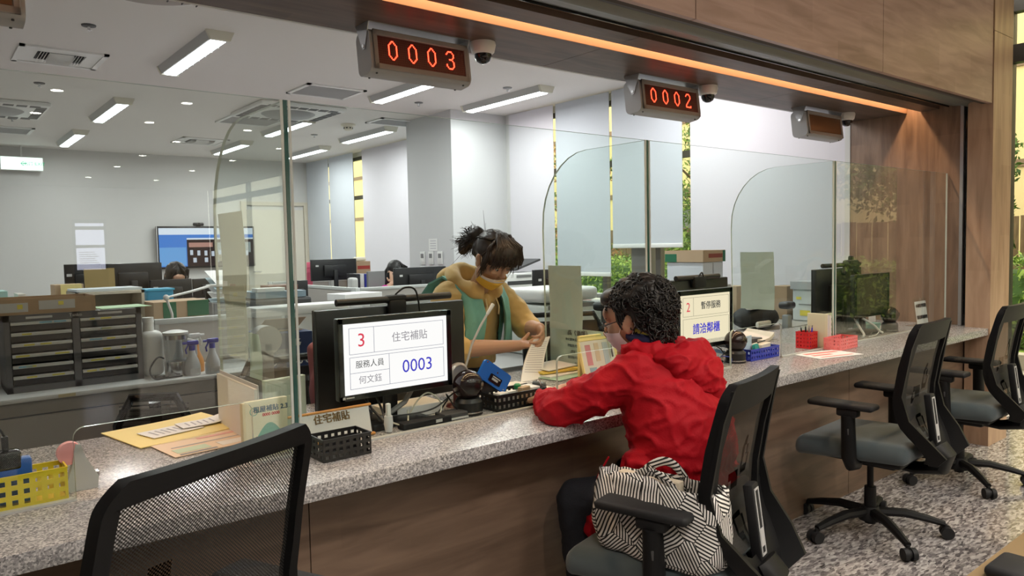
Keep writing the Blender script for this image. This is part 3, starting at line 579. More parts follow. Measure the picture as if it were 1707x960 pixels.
# ================================================================== CHAIRS
SEATF = mat('seat_fabric', (.075, .10, .108), .85, sheen=.3, bump=(600, .15)); MESHF = weave('chair_mesh_fine', (.013, .012, .011), .0066, .62); MESHD = weave('chair_mesh_dense', (.022, .018, .014), .0045, .40)
FRAMEB = mat('chair_frame', (.006, .006, .0065), .5, spec=.25, bump=(900, .08))
def by(z):   # fore-aft line of the backrest
    P = [(.36, -.235), (.42, -.285), (.47, -.268), (.55, -.212), (.62, -.185), (.70, -.185), (.82, -.205), (.94, -.235), (1.02, -.255)]
    for (a, ya), (c_, yc) in zip(P, P[1:]):
        if z <= c_: k = (z-a)/(c_-a); return ya+(yc-ya)*k
    return P[-1][1]
def chair(label, x, y, rz, mesh=MESHD, rot_base=0, group='mesh-backed office chairs for customers', H=-.01, fw=.052, top=.915, fin=1, ay=-.012):
    t = thing('office_chair', label, 'chair', (x, y, 0), rz, group)
    # seat
    b = MB(); b.box((0, .01, .434), (.50, .48, .092), bev=.040, seg=4); s = b.build('seat', SEATF, t, ang=60)
    for v in s.data.vertices:
        c = v.co; c.z += -.035*max(0, (c.y-.12)/.12)**2*.8+.012*(abs(c.x)/.24)**2; c.x *= 1-.16*max(0, (-c.y-.05)/.2)
    b = MB(); b.box((0, .0, .394), (.40, .40, .028), bev=.012); b.build('seat_pan', FRAMEB, t)
    b = MB(); b.box((0, -.02, .36), (.13, .22, .055), bev=.012); b.cyl((.07, .05, .36), (.26, .06, .352), .008); b.box((.27, .06, .352), (.05, .025, .01), bev=.004); b.build('tilt_mechanism', BLACKM, t)
    # backrest frame: plate following the backrest line, opening for mesh
    H0, H1 = .40, 1.0
    def hw(z): # half width
        pts = [(.40, .10), (.47, .145), (.55, .20), (.64, .222), (.80, .224), (.93, .218), (1.0, .212)]
        for (a, wa), (c_, wc) in zip(pts, pts[1:]):
            if z <= c_: return wa+(wc-wa)*(z-a)/(c_-a)
        return pts[-1][1]
    def inn(z): return hw(z)-fw*(1 if z < .75 else .88)
    zs = [.40, .43, .46, .49, .52, .56, .60, .65, .70, .76, .82, .88, .915, .935, .95, .96, .97, .98, .99, 1.0]
    b = MB(); TK = .026
    def P(xx, z, o):
        yy = by(z)-(.035*(1-(xx/.23)**2) if z > .5 else 0.0)*min(1, max(0, (z-.5)*6))*.6+.0
        return (xx, yy+o, z)
    for sgn in (-1, 1):
        for z0, z1 in zip(zs, zs[1:]):
            if z0 < .465: ia, ib = .0, .0
            elif z0 < top-.015: ia, ib = max(0, inn(z0)*(min(1, (z0-.455)/.06)) ), max(0, inn(z1)*(min(1, (z1-.455)/.06)))
            else: ia, ib = (inn(z0) if z0 < top else 0), (0 if z1 >= top else inn(z1))
            if z0 >= top: ia = ib = 0
            r0 = 1.0 if z0 < .955 else 1-((z0-.95)/.05)**2*.14; r1 = 1.0 if z1 < .955 else 1-((z1-.95)/.05)**2*.14
            for k in range(4):
                u0, u1 = k/4, (k+1)/4
                xa0, xa1 = ia+(hw(z0)*r0-ia)*u0, ia+(hw(z0)*r0-ia)*u1; xb0, xb1 = ib+(hw(z1)*r1-ib)*u0, ib+(hw(z1)*r1-ib)*u1
                q = [P(sgn*xa0, z0, -TK/2), P(sgn*xa1, z0, -TK/2), P(sgn*xb1, z1, -TK/2), P(sgn*xb0, z1, -TK/2), P(sgn*xa0, z0, TK/2), P(sgn*xa1, z0, TK/2), P(sgn*xb1, z1, TK/2), P(sgn*xb0, z1, TK/2)]
                fs = [(0, 1, 2, 3), (4, 5, 6, 7)]
                if k == 3: fs.append((1, 2, 6, 5))
                if k == 0 and ia > 0: fs.append((0, 3, 7, 4))
                if z1 == 1.0: fs.append((2, 3, 7, 6))
                if z0 == .40: fs.append((0, 1, 5, 4))
                b.add(q, fs)
    # outer rear fins that give the side its depth
    for sgn in (-1, 1):
        pr = [(.40, .03, .115), (.45, .07, .155), (.52, .060, .195), (.60, .030, .222), (.70, .012, .230), (.9, .006, .224), (.985, .004, .205)]
        if not fin: pr = pr[:4]
        vs = []; fs = []
        for z, dpt, xx in pr:
            y0 = P(xx, z, -TK/2)[1]; dpt = dpt if fin or z < .5 else .004; vs += [(sgn*(xx-.014), y0+.004, z), (sgn*xx, y0+.004, z), (sgn*xx, y0-dpt, z-.0), (sgn*(xx-.014), y0-dpt, z)]
        for k in range(len(pr)-1):
            for j in range(4): fs.append((k*4+j, k*4+(j+1) % 4, k*4+4+(j+1) % 4, k*4+4+j))
        fs += [(0, 1, 2, 3), tuple(len(vs)-4+j for j in range(4))]; b.add(vs, fs)
    o = b.build('back_frame', FRAMEB, t, ang=50)
    o.modifiers.new('weld', 'WELD').merge_threshold = .0015
    # lower spine to the mechanism
    b = MB(); b.tube([(0, -.285, .47), (0, -.315, .43), (0, -.30, .375), (0, -.20, .352), (0, -.1, .355)], [.06, .07, .07, .055, .045], 12, flat=.45); b.build('spine', FRAMEB, t)
    # mesh cloth
    b = MB(); xs = [-1+2*k/10 for k in range(11)]; zz = [.50, .54, .58, .62, .67, .72, .78, .84, .90, top+.01]
    b.sheet(xs, zz, lambda u, z: (P(u*(inn(z)+.008)*min(1, (z-.44)/.09), z, .004), (0, 1, 0)), t=0.0); me = b.build('mesh_back', mesh, t)
    bm2 = bmesh.new(); bm2.from_mesh(me.data); bmesh.ops.remove_doubles(bm2, verts=bm2.verts[:], dist=.0005)
    dup = {}
    for f_ in bm2.faces[:]:
        k = tuple(sorted(v.index for v in f_.verts))
        if k in dup: bm2.faces.remove(f_)
        else: dup[k] = 1
    bm2.to_mesh(me.data); bm2.free()
    # lumbar pad with its height slider
    b = MB(); b.box((0, by(.60)+.022-.02, .60), (.27, .022, .13), bev=.010, seg=3, rot=Euler((-.15, 0, 0)).to_matrix()); b.build('lumbar_pad', BLACKM, t)
    b = MB(); b.box((0, by(.60)-.062, .575), (.052, .03, .22), bev=.006, rot=Euler((-.13, 0, 0)).to_matrix()); sl_ = b.build('lumbar_slider', BLACKM, t)
    b = MB(); rot = Euler((-.13, 0, 0)).to_matrix(); c0 = Vector((0, by(.60)-.062, .575))
    for (dx, dz, sx_, sz_) in ((-.015, 0, .006, .19), (.015, 0, .006, .19), (0, .093, .036, .006), (0, -.093, .036, .006), (0, -.045, .032, .05)):
        b.box(c0+rot @ Vector((dx, -.016, dz)), (sx_, .002, sz_), rot=rot)
    b.build('label_frame', mat('label_silver', (.50, .50, .50), .4), sl_)
    # armrests
    for s in (-1, 1):
        b = MB(); b.tube([(s*.18, .0+ay, .375), (s*.245, .0+ay, .385), (s*.265, .0+ay, .42), (s*.265, .005+ay, .60)], [.024, .026, .030, .027], 12, flat=1.25); a = b.build('armrest', FRAMEB, t, ang=60)
        b = MB(); b.box((s*.26, .035+ay, .645), (.095, .28, .026), bev=.012, seg=3); b.box((s*.262, .005+ay, .615), (.05, .09, .04), bev=.01); p = b.build('arm_pad', BLACKM, a)
        for v in p.data.vertices:
            if v.co.z > .63: v.co.x += s*-.012*((v.co.y-.035-ay)/.14)**2; v.co.z += -.004*((v.co.y-.035-ay)/.14)**2
        b = MB(); b.box((s*.294, .0+ay, .535), (.006, .022, .028), bev=.002); b.build('height_button', DARKG, a)
    # column and star base
    b = MB(); b.cyl((0, 0, .21), (0, 0, .37), .014); b.cyl((0, 0, .10), (0, 0, .215), .027, .025); b.cyl((0, 0, .045), (0, 0, .1), .024); b.lathe([(.05, .062), (.052, .10), (.035, .125)], n=20); b.build('gas_column', BLACKM, t)
    for k in range(5):
        a = R(rot_base+k*72); c_, s_ = math.cos(a), math.sin(a)
        b = MB(); b.tube([(.03*c_, .03*s_, .10), (.14*c_, .14*s_, .102), (.24*c_, .24*s_, .082), (.305*c_, .305*s_, .064)], [.026, .024, .020, .016], 8, flat=.85); lg = b.build('base_leg', FRAMEB, t)
        b = MB(); cx, cy = .305*c_, .305*s_; d = Vector((-s_, c_, 0)); cc = Vector((cx, cy, 0))+Vector((c_, s_, 0))*.01
        for w_ in (-1, 1): b.cyl(cc+d*w_*.007+Vector((0, 0, .0275)), cc+d*w_*.027+Vector((0, 0, .0275)), .0265, .0265, 16)
        b.cyl(cc+d*-.007+Vector((0, 0, .03)), cc+d*.007+Vector((0, 0, .03)), .018); b.cyl((cx, cy, .03), (cx, cy, .064), .01, .01, 8)
        b.build('caster', BLACKM, lg)
    for ch in t.children:
        if ch.name.split('.')[0] not in ('base_leg', 'gas_column'): ch.location.z = H
    return t
chair('black mesh-back chair nearest, its back cutting across the counter', .280, 1.475, R(25), MESHF, 18, H=.026, fw=.028, top=.97, fin=0, ay=-.15)
chair('black chair holding the patterned tote bag behind the seated customer', 1.785, 1.44, R(15), MESHD, 40, H=-.03, ay=-.065)
chair('empty grey-seated chair in the middle of the counter, second from the pillar', 3.37, 1.575, R(4), MESHD, -59)
chair('empty grey-seated chair nearest the wooden pillar', 4.47, 1.60, R(2), MESHD, -65)
# ================================================================== BLINDS
def blind(y0, y1, z0, label, m=BLIND):
    t = thing('roller_blind', label, 'blind', (XW-.03, (y0+y1)/2, 0), group='roller blinds of the office windows'); h = (y1-y0)/2
    b = MB(); b.b2(-.002, .002, -h, h, z0+.02, CEIL-.01); b.build('cloth', m, t)
    b = MB(); b.box((0, 0, z0+.02), (.022, 2*h, .04), bev=.006); b.build('bottom_bar', WPL, t)
blind(2.735, 4.135, .80, 'widest pale blind next to the wooden end wall, fully lowered', BLINDW)
blind(4.225, 5.075, 1.30, 'short raised blind with the garden showing below it')
blind(5.11, 5.885, 1.02, 'blind ending low above the printers, left of the short blind')
blind(5.925, 6.67, .82, 'blind in the corner beside the grey pillar', BLINDW)
blind(7.78, 8.80, .80, 'narrow bright blind just behind the grey pillar')
blind(8.86, 10.22, .80, 'blind right of the tall yellow gap', BLINDW)
blind(10.52, 11.36, .80, 'blind left of the tall yellow gap')
blind(11.39, 12.24, .80, 'farthest blind next to the back corner')
# ================================================================== SHARED BUILDERS
def basket(name_label, x0, x1, y0, y1, z0, h, m, pitch=.0185, rz=0, wall=.0018, cat='basket', hole=.5):
    cx, cy = (x0+x1)/2, (y0+y1)/2; t = thing('plastic_basket', name_label, cat, (cx, cy, z0), rz)
    L, W = (x1-x0)/2, (y1-y0)/2
    def cuts(a, b_):
        n = max(1, round((b_-a)/pitch)); p = (b_-a)/n; out = [a]
        for i in range(n): out += [a+p*(i+.5-hole/2), a+p*(i+.5+hole/2)]
        return out+[b_]
    b = MB(); zs = cuts(.004, h-.004); zs = [0]+zs[1:-1]+[h]
    sk = lambda i, j: i % 2 == 1 and j % 2 == 1
    for s in (-1, 1):
        b.sheet(cuts(-L, L), zs, lambda u, z, s=s: ((u, s*W, z), (0, 1, 0)), wall, sk)
        b.sheet(cuts(-W, W), zs, lambda u, z, s=s: ((s*L, u, z), (1, 0, 0)), wall, sk)
    b.build('perforated_wall', m, t, smooth=False)
    b = MB(); b.b2(-L, L, -W, W, 0, .002); b.build('bottom', m, t)
    b = MB()
    for s in (-1, 1): b.box((0, s*W, h), (2*L+.004, .004, .003)); b.box((s*L, 0, h), (.004, 2*W, .003))
    b.build('rim', m, t, smooth=False); return t
def cable(pts, r, m, label=None, parent=None, name='cable'):
    P = [Vector(p) for p in pts]; out = []
    for i in range(len(P)-1):
        p0, p1, p2, p3 = P[max(i-1, 0)], P[i], P[i+1], P[min(i+2, len(P)-1)]
        for k in range(6):
            u = k/6; out.append(.5*((2*p1)+(p2-p0)*u+(2*p0-5*p1+4*p2-p3)*u*u+(3*p1-p0-3*p2+p3)*u**3))
    out.append(P[-1]); b = MB(); b.tube(out, r, 7); o = b.build(name, m, parent)
    if label: tag(o, label, 'cable')
    return o
def lcd(x0, x1, y, z0, z1, desk, label, face_=-1, bez=.018, screen=GLOSSB, thick=.03, name='computer_monitor', base=True, foot_y=None, logo=False):
    """monitor in a plane of constant y; face_ -1: screen towards the customers"""
    cx, cz = (x0+x1)/2, (z0+z1)/2; w_, h_ = x1-x0, z1-z0
    t = thing(name, label, 'monitor', (cx, y, desk)); o = cz-desk
    b = MB(); b.box((0, -face_*thick/2, o), (w_, thick, h_), bev=.006); b.build('casing', BLACK, t)
    b = MB(); b.box((0, -face_*(thick+.012), o-.01), (w_*.5, .03, h_*.55), bev=.012); b.build('back_bulge', BLACK, t)
    b = MB()
    for sx in (-1, 1): b.box((sx*(w_/2-bez/2), face_*.002, o), (bez, .006, h_), bev=.002, seg=1)
    for sz in (-1, 1): b.box((0, face_*.002, o+sz*(h_/2-bez/2)), (w_, .006, bez), bev=.002, seg=1)
    b.build('bezel', GLOSSB if face_ < 0 else BLACK, t)
    b = MB(); b.b2(-w_/2+bez, w_/2-bez, face_*.001-.0008, face_*.001+.0008, o-h_/2+bez, o+h_/2-bez); b.build('screen', screen, t)
    if base:
        fy = -face_*(thick+.03) if foot_y is None else foot_y
        b = MB(); b.box((0, fy, (o)/2), (.05, .022, o), bev=.006); b.build('stand_neck', BLACK, t)
        b = MB(); b.box((0, fy-.0, .008), (.22, .17, .016), bev=.007); b.build('stand_foot', BLACK, t)
    if logo: b = MB(); b.box((-w_*.38, -face_*(thick+.001), o+h_*.2), (.035, .003, .02)); b.build('sticker', LGREY, t)
    return t
def boxobj(name, label, cat, x0, x1, y0, y1, z0, z1, m, rz=0, bev=.003, parts=(), open_top=False, flap=None):
    t = thing(name, label, cat, ((x0+x1)/2, (y0+y1)/2, z0), rz); L, W, H_ = (x1-x0)/2, (y1-y0)/2, z1-z0; b = MB()
    if open_top:
        b.b2(-L, L, -W, W, 0, .004)
        for s in (-1, 1): b.b2(s*L-.003, s*L+.003, -W, W, 0, H_); b.b2(-L, L, s*W-.003, s*W+.003, 0, H_)
    else: b.box((0, 0, H_/2), (2*L, 2*W, H_), bev=bev)
    b.build('body', m, t, smooth=False)
    for nm, (a0, a1, b0, b1, c0, c1), mm in parts:
        k = MB(); k.b2(a0, a1, b0, b1, c0, c1); k.build(nm, mm, t, smooth=False)
    return t
def sheetobj(name, label, x, y, z, w_, d_, m, rz=0, n=1, cat='paper', th=.0006, tilt=0, parts=(), curl=0):
    t = thing(name, label, cat, (x, y, z), rz); b = MB(); xs = [-w_/2+w_*k/6 for k in range(7)]; ys = [-d_/2+d_*k/4 for k in range(5)]
    b.sheet(xs, ys, lambda u, v: ((u, v, .001+th*n/2+tilt*(v+d_/2)+curl*max(0, (u/w_*2))**2), (0, 0, 1)), th*n); b.build('sheet', m, t)
    for i, (u0, u1, v0, v1, mm) in enumerate(parts):
        b = MB(); b.sheet([u0+(u1-u0)*k/4 for k in range(5)], [v0, (v0+v1)/2, v1], lambda u, v: ((u, v, .0018+th*n+tilt*(v+d_/2)+curl*max(0, (u/w_*2))**2), (0, 0, 1)), .0003); b.build('print', mm, t)
    return t
# ================================================================== NUMBER DISPLAYS + DOME CAMERAS
DISPG = mat('display_grey', (.38, .385, .39), .45); LEDP = mat('led_panel_dark', (.11, .025, .018), .35); LEDR = emis('led_red', (1, .035, .014), 8); AMB = mat('led_panel_off', (.12, .055, .025), .3)
FONT5 = {'0': ['.###.', '#...#', '#...#', '#...#', '#...#', '#...#', '#...#', '.###.'], '3': ['.###.', '#...#', '....#', '..##.', '....#', '....#', '#...#', '.###.'], '2': ['.###.', '#...#', '....#', '...#.', '..#..', '.#...', '#....', '#####']}
FONT7 = {'0': ['...##...', '..#..#..', '.#....#.', '#......#', '#......#', '#......#', '#......#', '#......#', '#......#', '#......#', '#......#', '.#....#.', '..#..#..', '...##...'],
 '3': ['..####..', '.#....#.', '#......#', '.......#', '.......#', '......#.', '...###..', '......#.', '.......#', '.......#', '#......#', '#......#', '.#....#.', '..####..'],
 '2': ['..####..', '.#....#.', '#......#', '.......#', '.......#', '......#.', '.....#..', '....#...', '...#....', '..#.....', '.#......', '#.......', '#......#', '########']}
def display(x0, x1, digits, label):
    w_ = x1-x0; cx = (x0+x1)/2; t = thing('queue_number_display', label, 'number display', (cx, 2.52, 2.2)); H_ = .168; tilt = R(7)
    Rm = Matrix.Translation((0, 0, -.012)) @ Matrix.Rotation(-tilt, 4, 'X')
    pr = []
    for a, b_ in rrect(.105, H_, .03, 5): pr.append((a, b_))
    b = MB(); b.T = Rm @ Matrix.Translation((0, .062, -H_/2-.006)) @ Matrix(((0, 0, 1, -w_/2), (1, 0, 0, 0), (0, 1, 0, 0), (0, 0, 0, 1))); b.prism(pr, w_); b.build('housing', DISPG, t, ang=30)
    # front bezel and panel
    b = MB(); b.T = Rm @ Matrix.Translation((0, .0095, -H_/2-.006)); q = H_/2-.008; e = .026
    o_ = rrect(w_-.006, H_-.004, .02, 4)
    for p in ((-w_/2+.012, w_/2-.012, -.008, 0, q-e+.004, q), (-w_/2+.012, w_/2-.012, -.008, 0, -q, -q+e-.004), (-w_/2+.012, -w_/2+.03, -.008, 0, -q, q), (w_/2-.03, w_/2-.012, -.008, 0, -q, q)): b.b2(*p, bev=.002, seg=1)
    b.build('bezel', mat('bezel_grey_brown', (.29, .275, .265), .45), t)
    pw, ph = w_-.062, 2*(q-e)+.004
    b = MB(); b.T = Rm @ Matrix.Translation((0, .0095, -H_/2-.006)); b.b2(-pw/2, pw/2, -.003, .001, -ph/2, ph/2); b.build('led_panel', LEDP if digits else AMB, t)
    if digits:
        b = MB(); b.T = Rm @ Matrix.Translation((0, .0095, -H_/2-.006)); n = 46; m_ = int(n*ph/pw)
        for i in range(n+1): b.box((-pw/2+pw*i/n, -.0034, 0), (.0012, .001, ph))
        for j in range(m_+1): b.box((0, -.0034, -ph/2+ph*j/m_), (pw, .001, .0012))
        o = b.build('panel_grid', mat('led_grid', (.16, .05, .045), .5), t, smooth=False); o['kind'] = 'stuff'
        for k, d in enumerate(digits):
            b = MB(); b.T = Rm @ Matrix.Translation((0, .0095, -H_/2-.006)); G_ = FONT7[d]; cw = pw*.012
            ch = ph*.72/14; u0 = -pw/2+pw*(.165+.222*k)-4*cw
            for r_, row in enumerate(G_):
                for c_, v in enumerate(row):
                    if v == '#': b.box((u0+c_*cw, -.0042, ph*.36-r_*ch), (cw*.95, .0015, ch*.85))
            b.build('digit', LEDR, t, smooth=False)
    # bracket
    for s in (-1, 1):
        b = MB(); b.T = Matrix(((0, 0, 1, s*(w_/2+.002)-.0015), (1, 0, 0, 0), (0, 1, 0, 0), (0, 0, 0, 1)))
        b.prism([(.002, 0), (.105, 0), (.060, -.085), (.052, -.098), (.040, -.098), (.034, -.088)], .003); br = b.build('bracket', METAL, t)
        b = MB(); b.cyl((s*(w_/2+.001), .046, -.085), (s*(w_/2+.006), .046, -.085), .007); b.build('bolt', STEEL, br)
    b = MB(); b.b2(-w_/2-.003, w_/2+.003, .0, .105, -.003, 0); b.build('mounting_plate', METAL, t)
    for s in (-1, 1):
        for yy in (.03, .09): b = MB(); b.T = Rm; b.lathe([(.0, -H_-.0085), (.004, -H_-.0085), (.004, -H_-.004)], (s*(w_/2-.03), yy, 0), 8); b.build('screw', DARKG, t)
display(1.385, 1.845, '0003', 'grey ceiling-hung number display glowing red 0003'); display(2.90, 3.385, '0002', 'smaller-looking number display glowing red 0002 above the second desk'); display(4.49, 4.95, None, 'unlit brown number display nearest the wooden end wall')
display(-.165, .295, None, 'number display cut by the top left corner, only its end showing')
def dome(x, label):
    t = thing('dome_camera', label, 'security camera', (x, 2.52, 2.2)); b = MB(); b.lathe([(.052, 0), (.055, -.012), (.048, -.042), (.038, -.050)], n=28); b.build('housing', WPL, t)
    b = MB(); b.lathe([(.037, -.048), (.036, -.062), (.028, -.078), (.014, -.087), (.001, -.089)], n=24); b.build('dark_dome', GLOSSB, t)
    b = MB(); b.ell((.0, -.02, -.070), .013); b.build('lens', DARKG, t)
dome(1.915, 'white dome camera beside the 0003 display'); dome(3.46, 'white dome camera right after the second red display'); dome(5.01, 'white dome camera beside the unlit display')

# ================================================================== STATION 3 (0003)
a = at(561.3, 531, Y=2.15); b_ = at(752, 516.7, Y=2.15); c_ = at(565.6, 671, Y=2.15); d_ = at(752, 642, Y=2.15)
X0, X1, Z0, Z1 = (a.x+c_.x)/2, (b_.x+d_.x)/2, (c_.z+d_.z)/2, (a.z+b_.z)/2
SCRP = emis('screen_pale', (1.0, .93, .94), .92)
def uvface(x0, x1, z0, z1, y): return lambda u, v: (x0+(x1-x0)*u, y, z1-(z1-z0)*v)
def screen_text(t, x0, x1, z0, z1, y, items, lines, lm):
    ox, oy, oz = t.location; f = uvface(x0, x1, z0, z1, y); H_ = z1-z0
    b = MB()
    for (u0, v0, u1, v1) in lines:
        p, q = f(u0, v0), f(u1, v1); th = .0012
        b.b2(min(p[0], q[0])-th/2-ox, max(p[0], q[0])+th/2-ox, y-.0028-oy, y-.0020-oy, min(p[2], q[2])-th/2-oz, max(p[2], q[2])+th/2-oz)
    b.build('table_lines', lm, t, smooth=False)
    for s_, u, v, size, m, bold in items:
        p = f(u, v); txt(s_, size*H_, m, t, face(p[0]-ox, y-.0024-oy, p[2]-oz), bold=bold)
def emtext(name, col): return emis(name, col, .9)
TXG = emtext('scr_grey', (.30, .27, .30)); TXR = emtext('scr_red', (.75, .06, .10)); TXB = emtext('scr_blue', (.07, .06, .55)); TXK = emtext('scr_black', (.06, .06, .06)); TXL = emtext('scr_line', (.22, .22, .30))
t = lcd(X0, X1, 2.15, Z0, Z1, .76, 'black customer monitor showing 3 and 0003', -1, .019, SCRP)
s0, s1, s2, s3 = X0+.019, X1-.019, Z0+.021, Z1-.019
L = [(.05, .065, .96, .065), (.05, .435, .96, .435), (.05, .065, .05, .435), (.96, .065, .96, .435), (.275, .065, .275, .435), (.05, .48, .96, .48), (.05, .93, .96, .93), (.05, .48, .05, .93), (.96, .48, .96, .93), (.413, .48, .413, .93), (.05, .705, .413, .705)]
screen_text(t, s0, s1, s2, s3, 2.149, [('3', .16, .25, .27, TXR, 0), ('住宅補貼', .62, .26, .155, TXG, 0), ('服務人員', .232, .595, .115, TXK, 0), ('何文鈺', .232, .82, .125, TXG, 0), ('0003', .69, .71, .27, TXB, 0)], L, TXL)
b = MB(); b.b2(-.205, -.196, -.0056, -.005, s2-.014-.76, s2-.006-.76); b.b2(-.193, -.165, -.0056, -.005, s2-.012-.76, s2-.008-.76); b.build('logo', LGREY, t)
# large staff monitor behind it, back towards the customers, with its light bar
t = lcd(1.058, 1.672, 2.385, .79, 1.142, .76, 'large black staff monitor seen from the back behind the 0003 screen', 1, .012, GLOSSB, .025)
b = MB(); b.tube([(-.235, -.035, .405), (.235, -.035, .405)], .0125, 14); b.build('light_bar', BLACK, t)
b = MB(); b.box((0, -.040, .372), (.07, .03, .06), bev=.01); b.box((0, -.03, .405), (.09, .036, .03), bev=.012); b.build('light_bar_clamp', BLACKM, t)
cable([(0, -.03, .42), (.03, -.05, .445), (.07, -.06, .43), (.09, -.055, .33)], .0035, BLACK, None, t, 'power_cord')
# nameplate
t = thing('name_plate', 'wood-framed easel nameplate reading 住宅補貼 behind the glass', 'nameplate', (.985, 2.085, .76), 0)
b = MB(); rot = Euler((R(-14), 0, 0)).to_matrix(); b.box((0, .015, .048), (.255, .005, .085), rot=rot); b.build('plate', mat('plate_white', (.70, .68, .68), .4), t)
b = MB(); b.box((0, .027, .094), (.275, .012, .008), rot=rot, bev=.003); b.box((0, .002, .006), (.275, .014, .008), bev=.003); b.build('wood_strip', mat('nameplate_wood', (.62, .28, .07), .4), t)
b = MB(); b.box((0, .020, .072), (.17, .002, .035), rot=rot); b.build('label_plate', PAPER, t)
GOLD = mat('gold_letter', (.34, .22, .10), .4, .3); txt('住宅補貼', .03, GOLD, t, Matrix.Translation((.0, .0170, .0725)) @ Matrix.Rotation(R(76), 4, 'X'), bold=.0006, ext=.002)
# baskets on the counter
BPL = mat('basket_black', (.012, .012, .013), .35)
basket('small black square-holed basket on the granite before the glass', .862, 1.008, 1.90, 1.995, .7605, .062, BPL, .0215)
basket('black square-holed basket holding stationery under the blue card reader', 1.592, 1.822, 2.056, 2.17, .7605, .058, BPL, .0215)
basket('yellow square-holed plastic basket at the end of the counter', -.06, .272, 2.052, 2.13, .7605, .078, mat('basket_yellow', (.80, .62, .03), .4), .0245)
# things in the yellow basket
t = thing('card_reader', 'blue device with a black top cover standing in the yellow basket', 'card reader', (.10, 2.09, .765)); b = MB(); b.box((-.03, 0, .055), (.27, .035, .105), bev=.006); b.build('blue_case', mat('device_blue', (.01, .10, .45), .35), t)
b = MB(); b.box((-.045, .002, .105), (.26, .045, .045), bev=.008); b.build('black_cover', GLOSSB, t); b = MB(); b.box((.055, .0, .145), (.014, .014, .035), bev=.003); b.build('plug', BLACK, t)
cable([(.055, 0, .16), (.04, 0, .185), (-.01, 0, .195), (-.06, 0, .175), (-.09, .01, .12), (-.07, -.02, .10), (-.02, -.02, .06)], .0028, BLACK, None, t, 'cord')
t = thing('tape_dispenser', 'pink roll of tape in a clear dispenser beside the yellow basket', 'tape dispenser', (.300, 2.12, .76)); Mx = Matrix.Translation((-.012, 0, .096)) @ Matrix.Rotation(R(90), 4, 'X')
b = MB(); b.lathe([(.014, -.01), (.028, -.01), (.028, .01), (.014, .01)], n=24, M=Mx); b.build('tape_roll', mat('tape_pink', (.80, .35, .38), .5), t)
b = MB(); b.prism([(-.03, 0), (.045, 0), (.048, .03), (.02, .085), (.012, .115), (0, .118), (-.01, .06)], .028, Matrix.Translation((0, .014, 0)) @ XZ); b.build('dispenser_body', mat('smoky_plastic', (.42, .45, .45), .15), t)
b = MB(); b.box((.046, 0, .034), (.008, .026, .012)); b.build('cutter', STEEL, t)
# ball shaped cameras on round bases
def ballcam(x, y, label, m=mat('ball_dark', (.018, .010, .010), .12)):
    t = thing('ball_webcam', label, 'webcam', (x, y, .76)); b = MB(); b.ell((0, 0, .103), .0535, nu=32, nv=20); b.build('ball', m, t)
    b = MB(); b.lathe([(.036, .012), (.047, .012), (.049, .045), (.040, .058), (.02, .062)], n=32); b.build('collar', BLACK, t); b = MB(); b.lathe([(.05, 0), (.0505, .006), (.0505, .0115), (.036, .012)], n=32); b.build('foot', BLACK, t)
    b = MB(); b.lathe([(.0508, .009), (.0512, .0115), (.0508, .014), (.046, .0142)], n=32); b.build('silver_ring', STEEL, t)
    b = MB(); b.lathe([(.012, 0), (.011, .004), (.003, .004)], n=16, M=Matrix.Translation((.026, -.044, .108)) @ Matrix.Rotation(R(90), 4, 'X') @ Matrix.Rotation(R(30), 4, 'Y')); b.build('lens', GLOSSB, t)
ballcam(1.508, 2.115, 'dark brown ball-shaped webcam between the 0003 screen and the black basket'); ballcam(3.10, 2.105, 'dark brown ball-shaped webcam beside the blue basket'); ballcam(4.78, 2.12, 'dark ball-shaped webcam behind the glass of the closed desk')
p = at(762, 622, Y=2.24); t = thing('round_speaker', 'round silver-rimmed speaker beside the edge of the 0003 screen', 'speaker', (p.x, 2.24, .76)); b = MB(); b.lathe([(.040, 0), (.041, .014), (.033, .02), (.026, .012), (.001, .010)], n=32, M=Matrix.Translation((0, 0, p.z-.76)) @ Matrix.Rotation(R(90), 4, 'X')); b.build('silver_rim', mat('silver_rim', (.55, .50, .50), .3, .5), t)
b = MB(); b.tube([(0, .01, 0), (0, .01, p.z-.80)], .012); b.lathe([(.04, 0), (.035, .008), (.01, .012)], (0, .01, 0)); b.build('stalk', mat('maroon_plastic', (.09, .02, .02), .35), t)
t = thing('gooseneck_microphone', 'white gooseneck microphone rising before the staff member', 'microphone', (0, 0, 0)); P = [at(x, y, Y=2.30) for x, y in ((775, 662), (774, 640), (776, 612), (786, 575), (800, 545), (812, 524))]
t.location = (P[0].x, 2.30, .76); b = MB(); b.tube([p-t.location for p in P], .0045, 10); b.build('gooseneck', LGREY, t)
b = MB(); b.cyl(P[-1]-t.location, at(822, 507, Y=2.30)-t.location, .006, .008, 12); b.build('microphone_head', WPL, t); b = MB(); b.lathe([(.045, 0), (.045, .014), (.012, .03), (.006, P[0].z-.75)], n=20); b.build('foot', MIDG, t)
